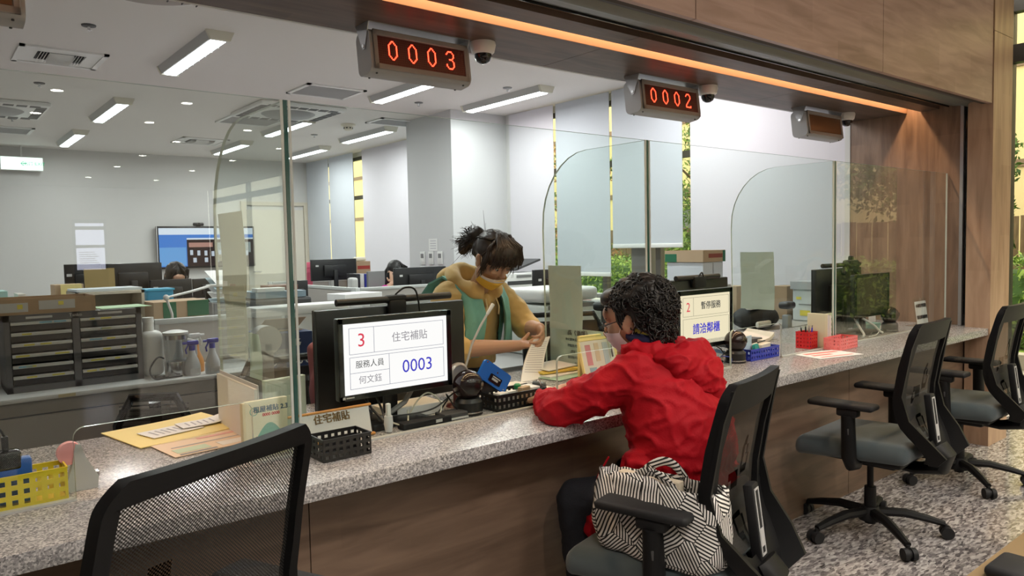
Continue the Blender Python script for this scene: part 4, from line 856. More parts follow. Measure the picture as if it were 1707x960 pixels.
# blue card reader lying on the basket
Q = [at(x, y, Y=2.115) for x, y in ((811.7, 598.3), (854, 628), (840, 655), (795, 627.5))]; cc = sum(Q, Vector())/4; ux = (Q[1]-Q[0]).normalized(); L_ = ((Q[1]-Q[0]).length+(Q[2]-Q[3]).length)/2; H_ = ((Q[3]-Q[0]).length+(Q[2]-Q[1]).length)/2
yx = Vector((0, -1, 0)); uz = ux.cross(-yx); t = thing('blue_card_reader', 'bright blue card reader propped on the black basket', 'card reader', tuple(cc)); M = Matrix((( ux.x, uz.x, yx.x, 0), (ux.y, uz.y, yx.y, 0), (ux.z, uz.z, yx.z, 0), (0, 0, 0, 1)))
if uz.z < 0: M = Matrix(((ux.x, -uz.x, yx.x, 0), (ux.y, -uz.y, yx.y, 0), (ux.z, -uz.z, yx.z, 0), (0, 0, 0, 1)))
b = MB(); b.T = M; b.prism(rrect(L_, H_, .012), .012, Matrix.Translation((0, 0, -.012))); b.build('blue_cover', mat('reader_blue', (.02, .16, .62), .35), t)
b = MB(); b.T = M; b.prism(rrect(L_*.42, H_*.40, .004), .003, Matrix.Translation((.006, -.012, 0))); b.build('black_window', GLOSSB, t)
b = MB(); b.T = M; b.box((.008, -.004, .0032), (L_*.28, .004, .0004)); b.box((.004, -.013, .0032), (L_*.22, .008, .0004)); b.build('label', LGREY, t)
for (u, v) in ((-.42, .40), (.42, -.36), (0.02, .22)): b = MB(); b.T = M; b.lathe([(.0035, 0), (.003, .001), (0, .001)], (u*L_, v*H_, 0), 10); b.build('screw', STEEL, t)
b = MB(); b.prism([(-.06, -.055), (.02, -.055), (-.03, .02), (-.05, .03)], .03, Matrix.Translation((0, .045, 0)) @ XZ); b.build('black_stand', BLACK, t)
# stationery in the black basket
t = thing('glue_bottle', 'small white glue bottle with a green cap in the black basket', 'glue bottle', (1.745, 2.13, .763)); b = MB(); b.lathe([(.013, 0), (.013, .04), (.011, .052)], n=16); b.build('bottle', WPL, t); b = MB(); b.lathe([(.013, .052), (.0135, .066), (.008, .071)], n=16); b.build('cap', mat('cap_green', (.02, .30, .10), .4), t)
boxobj('stamp_box', 'small tan cardboard box inside the black basket', 'box', 1.725, 1.775, 2.085, 2.11, .763, .827, CARDL, .3)
boxobj('eraser', 'white rubber block in the black basket', 'eraser', 1.66, 1.70, 2.08, 2.10, .763, .822, WPL, .1); boxobj('sticky_note_pad', 'white note pad lying on the end of the black basket', 'note pad', 1.775, 1.815, 2.08, 2.15, .763, .822, PAPER)
boxobj('dotted_box', 'small white dotted box under the blue card reader', 'box', 1.615, 1.66, 2.075, 2.11, .763, .820, PAPER, .1)
t = thing('spectacles_case', 'clear smoky case standing at the end of the black basket', 'case', (1.845, 2.12, .76)); b = MB(); b.box((0, 0, .035), (.022, .07, .07), bev=.01, seg=3); b.build('shell', mat('smoky_case', (.12, .13, .13), .15), t); b = MB(); b.tube([(-.01, -.03, .05), (-.02, -.02, .085), (-.005, .01, .075), (.005, .02, .05)], .002); b.build('wire_loop', STEEL, t)
# cables and small gear below the 0003 screen
CW = mat('cable_cream', (.55, .53, .42), .5)
cable([(1.13, 2.20, .90), (1.14, 2.15, .84), (1.155, 2.10, .80), (1.16, 2.075, .775)], .0045, BLACK, 'black cable dropping from the 0003 screen into the white tube')
cable([(1.19, 2.22, .88), (1.175, 2.14, .83), (1.165, 2.09, .79)], .004, BLACK, 'second black cable beside the white tube')
t = thing('cable_sleeve', 'white wrapped cable sleeve standing on the counter under the screen', 'cable sleeve', (1.165, 2.075, .76)); b = MB(); b.lathe([(.011, .004), (.015, .03), (.013, .055)], n=12); b.build('sleeve', mat('tissue_white', (.62, .63, .65), .7), t); b = MB(); b.box((0, 0, .075), (.014, .014, .04), bev=.003); b.build('plug', WPL, t)
for k, (pts, m, lb) in enumerate([
 ([(1.18, 2.08, .79), (1.22, 2.09, .772), (1.25, 2.10, .768), (1.27, 2.13, .80), (1.29, 2.16, .80)], CW, 'cream cable looping beside the white sleeve'),
 ([(1.20, 2.12, .80), (1.30, 2.12, .795), (1.38, 2.13, .80), (1.45, 2.14, .83), (1.50, 2.15, .85)], BLACK, 'black cable running towards the ball webcam'),
 ([(1.28, 2.14, .79), (1.33, 2.16, .83), (1.38, 2.17, .845), (1.41, 2.14, .81), (1.38, 2.10, .775), (1.42, 2.09, .768), (1.47, 2.08, .768)], CW, 'cream cable arching over the router box'),
 ([(1.40, 2.14, .78), (1.43, 2.13, .82), (1.42, 2.12, .84), (1.45, 2.11, .79), (1.47, 2.10, .775)], BLACK, 'black cable coil on the router box'),
 ([(1.30, 2.13, .785), (1.36, 2.12, .775), (1.44, 2.11, .775)], BLACK, 'short black cable lying on the desk below the screen')]): cable(pts, .0028, m, lb)
boxobj('router_box', 'flat dark grey box with white cables at the glass edge', 'router', 1.375, 1.47, 2.065, 2.13, .7605, .785, DARKG, 0, .004, [('silver_edge', (-.047, .047, -.036, -.0325, .003, .009), LGREY)])
boxobj('paper_stack', 'stack of grey and cream papers below the big staff monitor', 'papers', 1.24, 1.46, 2.20, 2.32, .761, .80, PAPER, 0, .002)
t = thing('monitor_arm', 'slanting grey arm under the 0003 screen', 'monitor arm', (1.30, 2.20, .76)); b = MB(); b.tube([(-.13, -.06, .03), (.0, .0, .06), (.06, .02, .12)], .009, 8); b.build('arm_tube', MIDG, t); b = MB(); b.box((-.14, -.06, .012), (.06, .06, .024), bev=.006); b.build('arm_foot', BLACK, t)
boxobj('keyboard_tray', 'long black plinth on the desk under the 0003 screen', 'stand', 1.21, 1.40, 2.06, 2.10, .7605, .782, BLACKM, 0, .004, [('white_label', (.03, .055, -.0215, -.0198, .006, .016), LGREY)])
# ---- paperwork beside the customer
YEL = mat('folder_yellow', (.80, .60, .12), .6); YELP = mat('paper_yellow', (.86, .72, .30), .7); MINT = mat('folder_mint', (.45, .66, .52), .6)
sheetobj('mint_folder', 'mint green folder at the bottom of the document pile', 2.30, 2.47, .761, .33, .22, MINT, .12, 4, 'folder')
sheetobj('document_pile', 'loose white documents lying on the mint folder', 2.30, 2.50, .764, .30, .18, PAPER, .05, 10, 'papers', tilt=.02)
sheetobj('document_file', 'yellow-edged file of documents on top of the pile', 2.27, 2.52, .7745, .22, .16, YEL, -.08, 14, 'papers', tilt=.02)
sheetobj('loose_sheets', 'white sheets fanned over the yellow-edged file', 2.28, 2.53, .7865, .21, .15, PAPER, .12, 6, 'papers', tilt=.05)
sheetobj('clipped_papers', 'cream papers lying under the held document behind the black basket', 1.90, 2.34, .761, .24, .22, mat('paper_cream', (.80, .74, .66), .8), .1, 6, 'papers')
t = thing('leaflet_rack', 'tilted leaflet with coloured sections standing before the customer', 'leaflet', (2.33, 2.25, .76)); rr_ = Euler((R(-16), 0, R(-4))).to_matrix()
b = MB(); b.box((0, .03, .085), (.20, .004, .165), rot=rr_); b.build('sheet', mat('leaflet_cream', (.70, .66, .58), .7), t); b = MB(); b.box((-.101, .03, .085), (.006, .012, .165), rot=rr_); b.box((0.01, .055, .172), (.20, .006, .012), rot=rr_); b.build('cover_edge', YELP, t)
for (u, v, w2, h2, m) in ((-.05, .02, .03, .09, (.60, .25, .28)), (.0, .03, .025, .08, (.62, .50, .35)), (.05, .02, .03, .10, (.45, .50, .55)), (-.04, -.05, .04, .03, (.3, .42, .5)), (.02, -.05, .05, .02, (.6, .3, .3)), (.085, .04, .01, .08, (.05, .05, .06))):
    b = MB(); b.box(Vector((0, .03, .085))+rr_ @ Vector((u, -.0025, v)), (w2, .0008, h2), rot=rr_); b.build('print', mat('print_%02d%02d' % (int(m[0]*99), int(m[1]*99)), m, .7), t)
boxobj('leaflet_folder', 'cream folder standing behind the coloured leaflet', 'folder', 2.27, 2.50, 2.33, 2.345, .761, .945, YELP, -.05)
# ---- left desk paperwork, booklet, form holder
t = sheetobj('yellow_envelope', 'large yellow document envelope lying on the granite', .655, 2.60, .761, .34, .30, YELP, .18, 5, 'envelope', curl=.006)
sheetobj('booklet_open', 'pair of pale notes lying on the yellow envelope', .64, 2.575, .7665, .17, .11, PAPER, .25, 3, 'notes', parts=[(-.06+.02*k, -.055+.02*k, -.03, .03, mat('faint_ink', (.45, .45, .5), .8)) for k in range(6)])
sheetobj('booklet_open', 'curled pale notepad overlapping the other notes on the envelope', .745, 2.60, .771, .15, .09, PAPER, .05, 3, 'notes', curl=.01, parts=[(-.05+.02*k, -.045+.02*k, -.025, .025, MATS['faint_ink']) for k in range(5)])
PEACH = mat('form_peach', (.82, .66, .52), .7)
t = sheetobj('colour_form', 'peach and green printed form sheet before the yellow envelope', .70, 2.38, .761, .30, .24, PEACH, .12, 3, 'form', parts=[(-.13, -.03, -.09, -.04, mat('form_green', (.55, .68, .55), .7)), (-.12, .10, -.02, -.012, MATS['faint_ink']), (-.02, .12, .03, .05, mat('form_pink', (.80, .45, .42), .7)), (.0, .14, -.10, -.05, PAPER), (-.13, -.02, -.113, -.10, MIDG), (-.12, .05, .06, .085, mat('form_yellow', (.82, .70, .40), .7))])
t = thing('form_holder', 'clear upright holder of pale forms leaning on the first glass wing', 'form holder', (.80, 2.42, .76), R(88)); b = MB(); b.b2(-.22, .17, -.006, -.002, 0, .185); b.build('front_sheet', mat('form_lilac', (.72, .71, .74), .5), t)
b = MB(); b.b2(-.22, .17, -.001, .008, .0, .175); b.build('forms', PAPER, t)
for k in range(12):
    b = MB(); b.b2(-.20+.03*k, -.199+.03*k, -.0068, -.0062, .02, .165); b.build('ruled_line', mat('ruled_grey', (.42, .40, .42), .7), t, smooth=False)
b = MB(); b.b2(-.21, .16, -.0068, -.0062, .168, .172); b.build('header_line', MIDG, t)
boxobj('white_form_pad', 'pale green paper pad behind the form holder', 'paper', .87, 1.02, 2.36, 2.38, .761, .93, mat('pad_green', (.60, .70, .62), .7), .15)
t = thing('picture_booklet', 'cream booklet with a printed street of little houses before the first glass post', 'booklet', (.775, 2.075, .76), R(3)); w2 = .125; h2 = .165
BK = mat('booklet_cream', (.78, .74, .55), .5); b = MB(); b.box((0, .012, h2/2), (w2, .016, h2), bev=.002, rot=None); b.build('cover', BK, t); b = MB(); b.box((-w2/2-.003, .014, h2/2), (.010, .020, h2*.98), bev=.003); b.build('spine', mat('spine_cream', (.72, .66, .45), .5), t)
def flat(nm, pts, m): b = MB(); b.prism(pts, .0006, Matrix.Translation((0, .0042, 0)) @ XZ); return b.build(nm, m, t, smooth=False)
TEAL = mat('print_teal', (.16, .42, .34), .6); BRN = mat('print_brown', (.42, .24, .12), .6); ORG = mat('print_orange', (.60, .38, .16), .6); PGRN = mat('print_green', (.25, .36, .16), .6)
flat('printed_hill', [(x, .062+.036*math.sin(math.pi*(x+.03)/.075)) for x in [-.03+.0075*k for k in range(11)]]+[(.045, .05), (-.03, .05)], TEAL)
flat('printed_house', [(-.05, .012), (-.015, .012), (-.015, .045), (-.032, .06), (-.05, .045)], PAPER); flat('printed_roof', [(-.054, .044), (-.011, .044), (-.032, .064)], BRN)
flat('printed_house', [(.0, .014), (.03, .014), (.03, .035), (.0, .035)], PAPER); flat('printed_roof', [(-.004, .034), (.034, .034), (.015, .055)], ORG)
flat('printed_house', [(.037, .02), (.058, .02), (.058, .055), (.037, .055)], TEAL); flat('printed_tree', [(-.01, .035), (.0, .055), (-.004, .075), (-.014, .055)], PGRN)
flat('printed_ground', [(-.055, .004), (.058, .004), (.058, .012), (-.055, .012)], mat('print_sand', (.66, .60, .36), .6))
txt('租屋補貼 2.3', .019, mat('print_navy', (.08, .18, .30), .6), t, Matrix.Translation((.012, .0035, .138)) @ XZ, bold=.0006); txt('0000 0000', .012, INKR, t, Matrix.Translation((.012, .0035, .122)) @ XZ, bold=.0004)
b = MB(); b.lathe([(.012, 0), (.012, .0006), (.010, .0006), (.010, 0)], n=20, M=Matrix.Translation((-.038, .0042, .135)) @ XZ); b.build('emblem_ring', TEAL, t)
# ================================================================== STATION 2
a = at(1128, 487, Y=2.15); b_ = at(1221, 478, Y=2.15); d_ = at(1217, 570, Y=2.15)
X0, X1, Z0, Z1 = a.x, b_.x-.005, d_.z-.008, a.z+.002
SCRC = emis('screen_cream', (1.0, .84, .60), .80)
t = lcd(X0, X1, 2.15, Z0, Z1, .76, 'black customer monitor showing the red number 2', -1, .022, SCRC)
s0, s1, s2, s3 = X0+.022, X1-.022, Z0+.022, Z1-.022
L = [(.05, .05, .97, .05), (.05, .42, .97, .42), (.05, .05, .05, .42), (.97, .05, .97, .42), (.25, .05, .25, .42), (.05, .47, .97, .47), (.05, .47, .05, .90), (.97, .47, .97, .90)]
TB = emtext('taskbar', (.08, .10, .12))
screen_text(t, s0, s1, s2, s3, 2.149, [('2', .15, .245, .26, TXR, 0), ('暫停服務', .60, .235, .165, TXK, .0006), ('請洽鄰櫃', .51, .70, .225, TXB, .0012)], L, emtext('line_olive', (.16, .16, .12)))
b = MB(); b.b2(s0-t.location.x, s1-t.location.x, -.0018, -.0010, s2-.76, s2+.018-.76); b.build('task_bar', TB, t)
for k in range(8): b = MB(); b.b2(s0-t.location.x+.03+.016*k, s0-t.location.x+.038+.016*k, -.0024, -.0018, s2+.006-.76, s2+.013-.76); b.build('task_icon', TXG if k != 1 else emtext('icon_yellow', (.8, .6, .1)), t)
t = lcd(2.86, 3.46, 2.42, .83, 1.155, .76, 'large black monitor with light bar behind the number 2 screen', 1, .012, GLOSSB, .025)
b = MB(); b.tube([(-.16, -.035, .405), (.20, -.035, .405)], .013, 14); b.build('light_bar', BLACK, t); b = MB(); b.box((.02, -.04, .38), (.10, .035, .06), bev=.01); b.build('light_bar_clamp', BLACKM, t)
cable([(0.0, -.05, .40), (.02, -.06, .43), (.05, -.05, .40)], .004, BLACK, None, t, 'cord')
basket('blue plastic basket of stationery beside the second ball webcam', 3.165, 3.415, 2.062, 2.15, .7605, .055, mat('basket_blue', (.03, .05, .45), .4), .0215)
boxobj('white_tub', 'pale blue sheet of paper propped in the blue basket', 'paper', 3.17, 3.27, 2.12, 2.128, .764, .875, mat('pale_blue', (.55, .68, .78), .6), .1)
t = thing('tape_roll', 'teal roll of tape in the blue basket', 'tape', (3.27, 2.10, .79)); b = MB(); b.lathe([(.010, -.008), (.022, -.008), (.022, .008), (.010, .008)], n=20, M=Matrix.Translation((0, 0, .022)) @ Matrix.Rotation(R(70), 4, 'X')); b.build('tape', mat('teal_tape', (.01, .28, .25), .4), t)
boxobj('note_block', 'cream note block lying over the blue basket', 'note pad', 3.28, 3.40, 2.09, 2.15, .80, .828, mat('note_cream', (.75, .70, .58), .7), .2)
t = thing('pen', 'pen lying on the cream note block', 'pen', (3.35, 2.11, .831)); b = MB(); b.tube([(-.05, 0, .004), (.04, .02, .004)], .004); b.build('barrel', BLACK, t); b = MB(); b.tube([(.04, .02, .004), (.055, .024, .004)], [.004, .001]); b.build('tip', STEEL, t)
boxobj('desk_papers', 'cream papers standing between the number 2 screen and the ball webcam', 'papers', 2.93, 3.05, 2.25, 2.30, .761, .86, mat('note_tan', (.66, .58, .46), .7))
t = thing('document_stand', 'grey slanted rack of files below the number 2 screen', 'file rack', (2.92, 2.13, .76)); 
for k in range(4): b = MB(); b.box((-.10+.05*k, .01*k, .012+.008*k), (.20, .09, .004), rot=Euler((.05*k, -.22, .1*k)).to_matrix()); b.build('file', [MIDG, DARKG, LGREY, mat('file_blue', (.15, .25, .42), .5)][k], t)
cable([(2.98, 2.18, .86), (3.0, 2.13, .84), (3.03, 2.12, .81), (3.06, 2.11, .80)], .003, BLACK, 'black cable curling beside the number 2 screen stand'); cable([(2.99, 2.13, .80), (3.05, 2.10, .79), (3.03, 2.08, .77)], .0028, mat('cable_blue', (.02, .04, .25), .5), 'blue cable below the number 2 screen')
# ================================================================== STATION 1 (closed)
BROWNG = mat('screen_off_mirror_tint', (.06, .05, .03), .16)  # brown in the base colour stands in for a reflection on the screen
t = lcd(4.385, 4.83, 2.15, .868, 1.13, .76, 'switched-off customer monitor of the end desk, mirroring the hall', -1, .02, BROWNG)
t = lcd(4.235, 4.80, 2.34, .775, 1.165, .76, 'large black staff monitor beside the third glass post', 1, .012, GLOSSB, .03)
b = MB(); b.tube([(-.22, -.035, .425), (.24, -.035, .425)], .014, 14); b.build('light_bar', BLACK, t); b = MB(); b.box((.08, -.06, .425), (.12, .06, .06), bev=.015); b.box((.12, -.04, .46), (.03, .03, .04), bev=.01); b.box((.03, -.05, .40), (.03, .03, .09), bev=.01, rot=Euler((0, .7, 0)).to_matrix()); b.box((.16, -.05, .40), (.03, .03, .09), bev=.01, rot=Euler((0, -.7, 0)).to_matrix()); b.build('clamp_arm', BLACKM, t)
RED = mat('basket_red', (.72, .02, .025), .4); PINK = mat('basket_pink', (.85, .22, .22), .4)
basket('tall red perforated pen holder beside the booklets', 3.735, 3.815, 2.075, 2.155, .7605, .088, RED, .0215, hole=.42)
for k, (dx, dy, cl) in enumerate(((-.02, .01, BLACK), (.0, -.01, MIDG), (.02, .015, BLACK), (.012, -.015, INKB))):
    t = thing('pen', ['black pen in the red holder, leaning out', 'grey pen in the red holder', 'second black pen in the red holder', 'blue pen in the red holder'][k], 'pen', (3.775+dx, 2.115+dy, .765)); b = MB(); b.tube([(0, 0, 0), (dx*.5, dy*.5, .105)], .004); b.build('barrel', cl, t); b = MB(); b.tube([(dx*.5, dy*.5, .105), (dx*.55, dy*.55, .118)], .003); b.build('cap', STEEL, t)
basket('low pink perforated basket in front of the booklets', 3.775, 3.975, 1.93, 2.02, .7605, .062, PINK, .0215, R(2), hole=.42)
t = bpy.data.objects.get('plastic_basket.005')
for k, (cx_, h2, m, lb) in enumerate(((3.828, .185, mat('bk_cream1', (.72, .68, .50), .6), 'cream booklet leaning nearest the red holder'), (3.842, .180, mat('bk_grey', (.38, .38, .34), .6), 'grey-edged booklet second from the red holder'), (3.856, .178, mat('bk_cream2', (.66, .62, .46), .6), 'thin cream booklet third from the red holder'))):
    boxobj('booklet', lb, 'booklet', cx_-.005, cx_+.005, 2.02, 2.14, .761, .761+h2, m, R(-3), parts=[('page_edge', (-.004, .004, -.0612, -.0602, .004, h2-.004), PAPER)])
t = thing('booklet', 'cream booklet cover with orange foot facing the customers', 'booklet', (3.915, 2.06, .761)); b = MB(); b.box((0, 0, .09), (.085, .008, .18)); b.build('cover', mat('bk_cream3', (.74, .70, .52), .6), t); b = MB(); b.b2(-.0425, .0425, -.0052, -.0042, 0, .045); b.build('orange_band', mat('bk_orange', (.80, .35, .08), .6), t)
for k in range(4):
    for q in range(3): b = MB(); b.b2(.004, .030-.004*q, -.0050, -.0042, .056+.028*k+.005*q, .059+.028*k+.005*q); b.build('print_block', INK, t, smooth=False)
t = sheetobj('notice_sheet', 'white notice with red print lying flat on the granite of the end desk', 3.62, 1.915, .7605, .30, .19, PAPER, -.25, 1, 'notice', parts=[(-.11, .11, .03, .06, mat('notice_red', (.80, .25, .22), .7)), (-.11, .02, -.02, .005, MATS['notice_red']), (-.11, .11, -.07, -.055, MATS['notice_red'])])
def acrylic(x, y, w_, h_, lines, label, tilt=8):
    t = thing('acrylic_sign_holder', label, 'sign', (x, y, .76)); rot = Euler((R(-tilt), 0, 0)).to_matrix(); b = MB(); b.box((0, .0, h_/2), (w_, .003, h_), rot=rot); b.box((0, .03, .003), (w_, .07, .004)); b.build('clear_stand', GLASS, t)
    b = MB(); b.box((0, -.0025, h_/2-.004), (w_-.03, .001, h_-.03), rot=rot); b.build('sheet', PAPER, t)
    for k, (s_, z, q) in enumerate(lines): txt(s_, q, INK, t, Matrix.Translation((0, -.0045+(z-h_/2)*math.sin(R(tilt)), z)) @ Matrix.Rotation(R(90-tilt), 4, 'X'), bold=.0008)
    return t
acrylic(5.19, 2.10, .20, .185, [('本櫃暫停服務', .135, .026), ('請洽鄰櫃辦理', .06, .026)], 'acrylic sign holder announcing the closed counter at the end')
t = acrylic(5.13, 2.40, .13, .20, [], 'small white notice stand behind the end desk webcam', 4)
for k, (w9, z9) in enumerate(((.07, .155), (.05, .12), (.06, .095), (.05, .07))): b = MB(); b.box((0, -.0045+(z9-.10)*.07, z9), (w9, .001, .008)); b.build('text_line', INK, t)
cable([(4.45, 2.18, .86), (4.42, 2.14, .82), (4.40, 2.10, .775), (4.36, 2.09, .768)], .007, LGREY, 'thick grey cable dropping from the switched-off monitor'); cable([(4.52, 2.17, .86), (4.56, 2.12, .82), (4.60, 2.10, .78), (4.62, 2.09, .768)], .007, mat('cable_white', (.65, .65, .63), .5), 'thick white cable bundle below the switched-off monitor')
cable([(4.45, 2.08, .768), (4.55, 2.12, .775), (4.66, 2.09, .768), (4.72, 2.08, .77)], .003, BLACK, 'black cable lying at the end desk'); cable([(4.4, 2.07, .767), (4.5, 2.075, .767), (4.62, 2.11, .78), (4.70, 2.14, .80)], .003, MATS['cable_white'], 'thin white cable lying at the end desk')
boxobj('folded_teal_papers', 'teal papers beside the end desk webcam', 'papers', 4.70, 4.88, 2.22, 2.32, .761, .80, mat('teal_paper', (.22, .42, .38), .7)); boxobj('dark_keypad', 'dark flat keypad behind the red pen holder', 'keypad', 3.50, 3.80, 2.40, 2.52, .7605, .79, DARKG)
sheetobj('crumpled_papers', 'heap of cream papers behind the red pen holder', 3.85, 2.48, .761, .24, .16, mat('paper_warm', (.72, .66, .58), .8), .3, 30, 'papers', tilt=.12, curl=.02)

# ================================================================== OFFICE BEHIND THE COUNTER: desks + partitions
DESKT = mat('desk_top', (.36, .35, .34), .5)
def desk(x0, x1, y0, y1, label, h_=.74):
    t = thing('office_desk', label, 'desk', ((x0+x1)/2, (y0+y1)/2, 0)); L, W = (x1-x0)/2, (y1-y0)/2; b = MB(); b.box((0, 0, h_-.0125), (2*L, 2*W, .025), bev=.003, seg=1); b.build('desk_top', DESKT, t)
    for sx in (-1, 1):
        for sy in (-1, 1): b = MB(); b.b2(sx*(L-.03)-.02, sx*(L-.03)+.02, sy*(W-.03)-.02, sy*(W-.03)+.02, 0, h_-.025); b.build('leg', PFRAME, t)
desk(-1.2, 2.05, 4.32, 5.0, 'desk row behind the grey drawer organizer'); desk(.4, 2.9, 5.98, 6.95, 'desk row with the wide black monitors'); desk(3.2, 4.45, 6.15, 6.9, 'desk of the woman in pink'); desk(2.6, 4.4, 7.55, 8.05, 'desk under the monitor with red notes')
desk(1.25, 1.93, 3.26, 3.69, 'small desk carrying the navy paper box', .745); desk(2.55, 3.9, 3.55, 4.15, 'low table carrying the white copier', .60); desk(3.9, 5.38, 2.79, 3.75, 'worktable with boxes along the window side', .74); desk(3.9, 5.38, 4.7, 5.7, 'printer table below the blinds', .74); desk(4.70, 5.38, 5.75, 6.5, 'table of the printer beside the grey pillar', .74)
def partition(x0, y0, x1, y1, z1, label, n=1):
    p0, p1 = Vector((x0, y0, 0)), Vector((x1, y1, 0)); L = (p1-p0).length; a = math.atan2(y1-y0, x1-x0); t = thing('office_partition', label, 'partition', (x0, y0, 0), a)
    for i in range(n+1): b = MB(); b.box((L*i/n, 0, z1/2), (.045, .045, z1), bev=.006); b.build('post', PFRAME, t)
    for i in range(n):
        b = MB(); u0, u1 = L*i/n+.025, L*(i+1)/n-.025; b.b2(u0, u1, -.02, .02, z1-.03, z1-.002, bev=.004); b.b2(u0, u1, -.018, .018, .05, .08); b.b2(u0, u0+.02, -.018, .018, .05, z1-.01); b.b2(u1-.02, u1, -.018, .018, .05, z1-.01); b.build('rail', PFRAME, t)
        b = MB(); b.b2(u0+.02, u1-.02, -.012, .012, .08, z1-.03); b.build('fabric_panel', BEIGEF, t)
partition(-1.3, 4.22, 1.72, 4.22, 1.0, 'beige cubicle partition behind the steel cabinet', 4)
partition(3.10, 6.02, 4.66, 6.02, 1.0, 'beige cubicle partition in front of the woman in pink', 2); partition(3.10, 7.2, 3.10, 6.06, 1.0, 'short side partition at the corner of the woman in pink'); partition(3.12, 8.12, 4.6, 8.12, 1.0, 'far partition below the monitor with red notes', 2)
partition(2.30, 4.35, 3.15, 4.35, 1.0, 'low partition behind the staff monitor with light bar', 1); partition(1.98, 3.9, 1.98, 4.30, .98, 'narrow partition end beside the mauve jacket', 1); partition(3.05, 4.25, 3.85, 4.25, .98, 'partition behind the white copier', 1)
# steel cabinet
t = thing('steel_cabinet', 'greige sliding-door steel cabinet behind the counter', 'cabinet', (0, 0, 0)); b = MB(); b.b2(-1.6, 1.62, 3.74, 4.17, .0, .73); b.build('body', CABM, t); b = MB(); b.b2(-1.62, 1.64, 3.71, 4.19, .73, .75, bev=.003); b.build('worktop', CABT, t)
for a, c_ in ((-1.58, -.53), (-.50, .86), (.93, 1.60)):
    b = MB(); b.b2(a, c_, 3.722, 3.739, .06, .665, bev=.003, seg=1); dr_ = b.build('door', mat('cab_door', (.37, .34, .31), .45), t); b = MB(); b.b2(c_-.10, c_-.03, 3.718, 3.7215, .50, .52); b.build('handle', DARKG, dr_)
b = MB(); b.b2(.56, .62, 3.716, 3.7215, .47, .49); b.build('black_label', DARKG, t); b = MB(); b.b2(.475, .54, 3.706, 3.7095, .733, .747); b.build('name_label', mat('label_beige', (.58, .50, .30), .5), t); b = MB(); b.b2(-1.6, 1.62, 3.7215, 3.74, .667, .67); b.build('door_track', DARKG, t)
# drawer organizer
t = thing('drawer_organizer', 'dark grey twelve-drawer organizer with labelled trays on the cabinet', 'organizer', (.577, 3.85, .7502)); W = .272; Hh = .34; OG = mat('organizer_grey', (.10, .10, .105), .5)
b = MB(); b.b2(-W, -W+.022, 0, .27, 0, Hh); b.b2(W-.022, W, 0, .27, 0, Hh); b.b2(-.014, .014, 0, .27, 0, Hh); b.b2(-W, W, 0, .27, 0, .028); b.b2(-W, W, 0, .27, Hh-.028, Hh); b.b2(-W, W, .255, .27, 0, Hh); b.build('frame', OG, t, smooth=False)
STRIP = mat('label_white', (.66, .66, .63), .5); YL = mat('label_yellow', (.75, .65, .10), .5); BL = mat('label_blue', (.25, .50, .65), .5); TR = mat('tray_smoke', (.035, .034, .036), .25)
for cI in (0, 1):
    for k in range(6):
        x0 = -W+.026 if cI == 0 else .018; x1 = -.018 if cI == 0 else W-.026; z0 = .033+.0475*k
        b = MB(); b.b2(x0, x1, .012, .24, z0, z0+.030); d = b.build('drawer', TR, t, smooth=False)
        b = MB(); b.box(((x0+x1)/2, .004, z0+.033), (x1-x0, .014, .010), rot=Euler((.35, 0, 0)).to_matrix()); b.build('label_strip', STRIP, d)
        r_ = random.Random(cI*7+k)
        for j in range(2): u = r_.uniform(0, .75); b = MB(); b.box((x0+(x1-x0)*(u+.1), -.0045, z0+.033), ((x1-x0)*r_.uniform(.08, .25), .002, .007), rot=Euler((.35, 0, 0)).to_matrix()); b.build('label_mark', YL if r_.random() < .75 else BL, d)
txt('Tanko', .02, LGREY, t, Matrix.Translation((.0, -.0015, Hh-.013)) @ XZ, name='logo')
for x in (-.14, .14): b = MB(); b.b2(x-.05, x+.05, -.0015, .0, Hh-.018, Hh-.008); b.build('top_label', LGREY, t)
boxobj('cardboard_tray', 'brown and green cardboard tray with two labels on the drawer organizer', 'box', .10, .66, 3.87, 4.10, 1.0905, 1.16, CARD, 0, .002, [('label', (-.13, .02, -.119, -.1155, .012, .052), LGREY), ('label', (.06, .20, -.119, -.1155, .018, .058), LGREY), ('label_spot', (-.02, .0, -.1205, -.119, .025, .045), YL), ('label_spot', (.135, .155, -.1205, -.119, .035, .052), YL), ('green_print', (-.28, -.17, -.118, -.1155, .0, .055), GREENP)], open_top=True)
sheetobj('green_sheet', 'pale green sheet lying on top of the drawer organizer', .79, 3.99, 1.0905, .22, .20, mat('sheet_green', (.50, .72, .45), .7), .1, 4)
# items on the cabinet right of the organizer
t = thing('plastic_jug', 'white translucent plastic jug beside the drawer organizer', 'jug', (.905, 3.93, .7502)); b = MB(); b.box((0, 0, .11), (.10, .10, .22), bev=.03, seg=4); b.cyl((-.01, 0, .21), (-.01, 0, .262), .026, .022); b.build('bottle', mat('jug_white', (.68, .68, .65), .35), t); b = MB(); b.cyl((-.01, 0, .262), (-.01, 0, .285), .026); b.build('cap', WPL, t)
t = thing('electric_kettle', 'glass and steel water heater with white lid on the cabinet', 'kettle', (.995, 3.84, .7502)); b = MB(); b.lathe([(.052, 0), (.054, .005), (.053, .065), (.052, .07)], n=28); b.build('steel_base', STEEL, t)
b = MB(); b.lathe([(.050, .071), (.054, .11), (.056, .20)], n=28); b.build('glass_body', glassmat('kettle_glass', (.72, .74, .74), boost=1.5), t); b = MB(); b.lathe([(.056, .20), (.058, .203), (.058, .212), (.02, .222), (.001, .222)], n=28); b.build('lid', WPL, t)
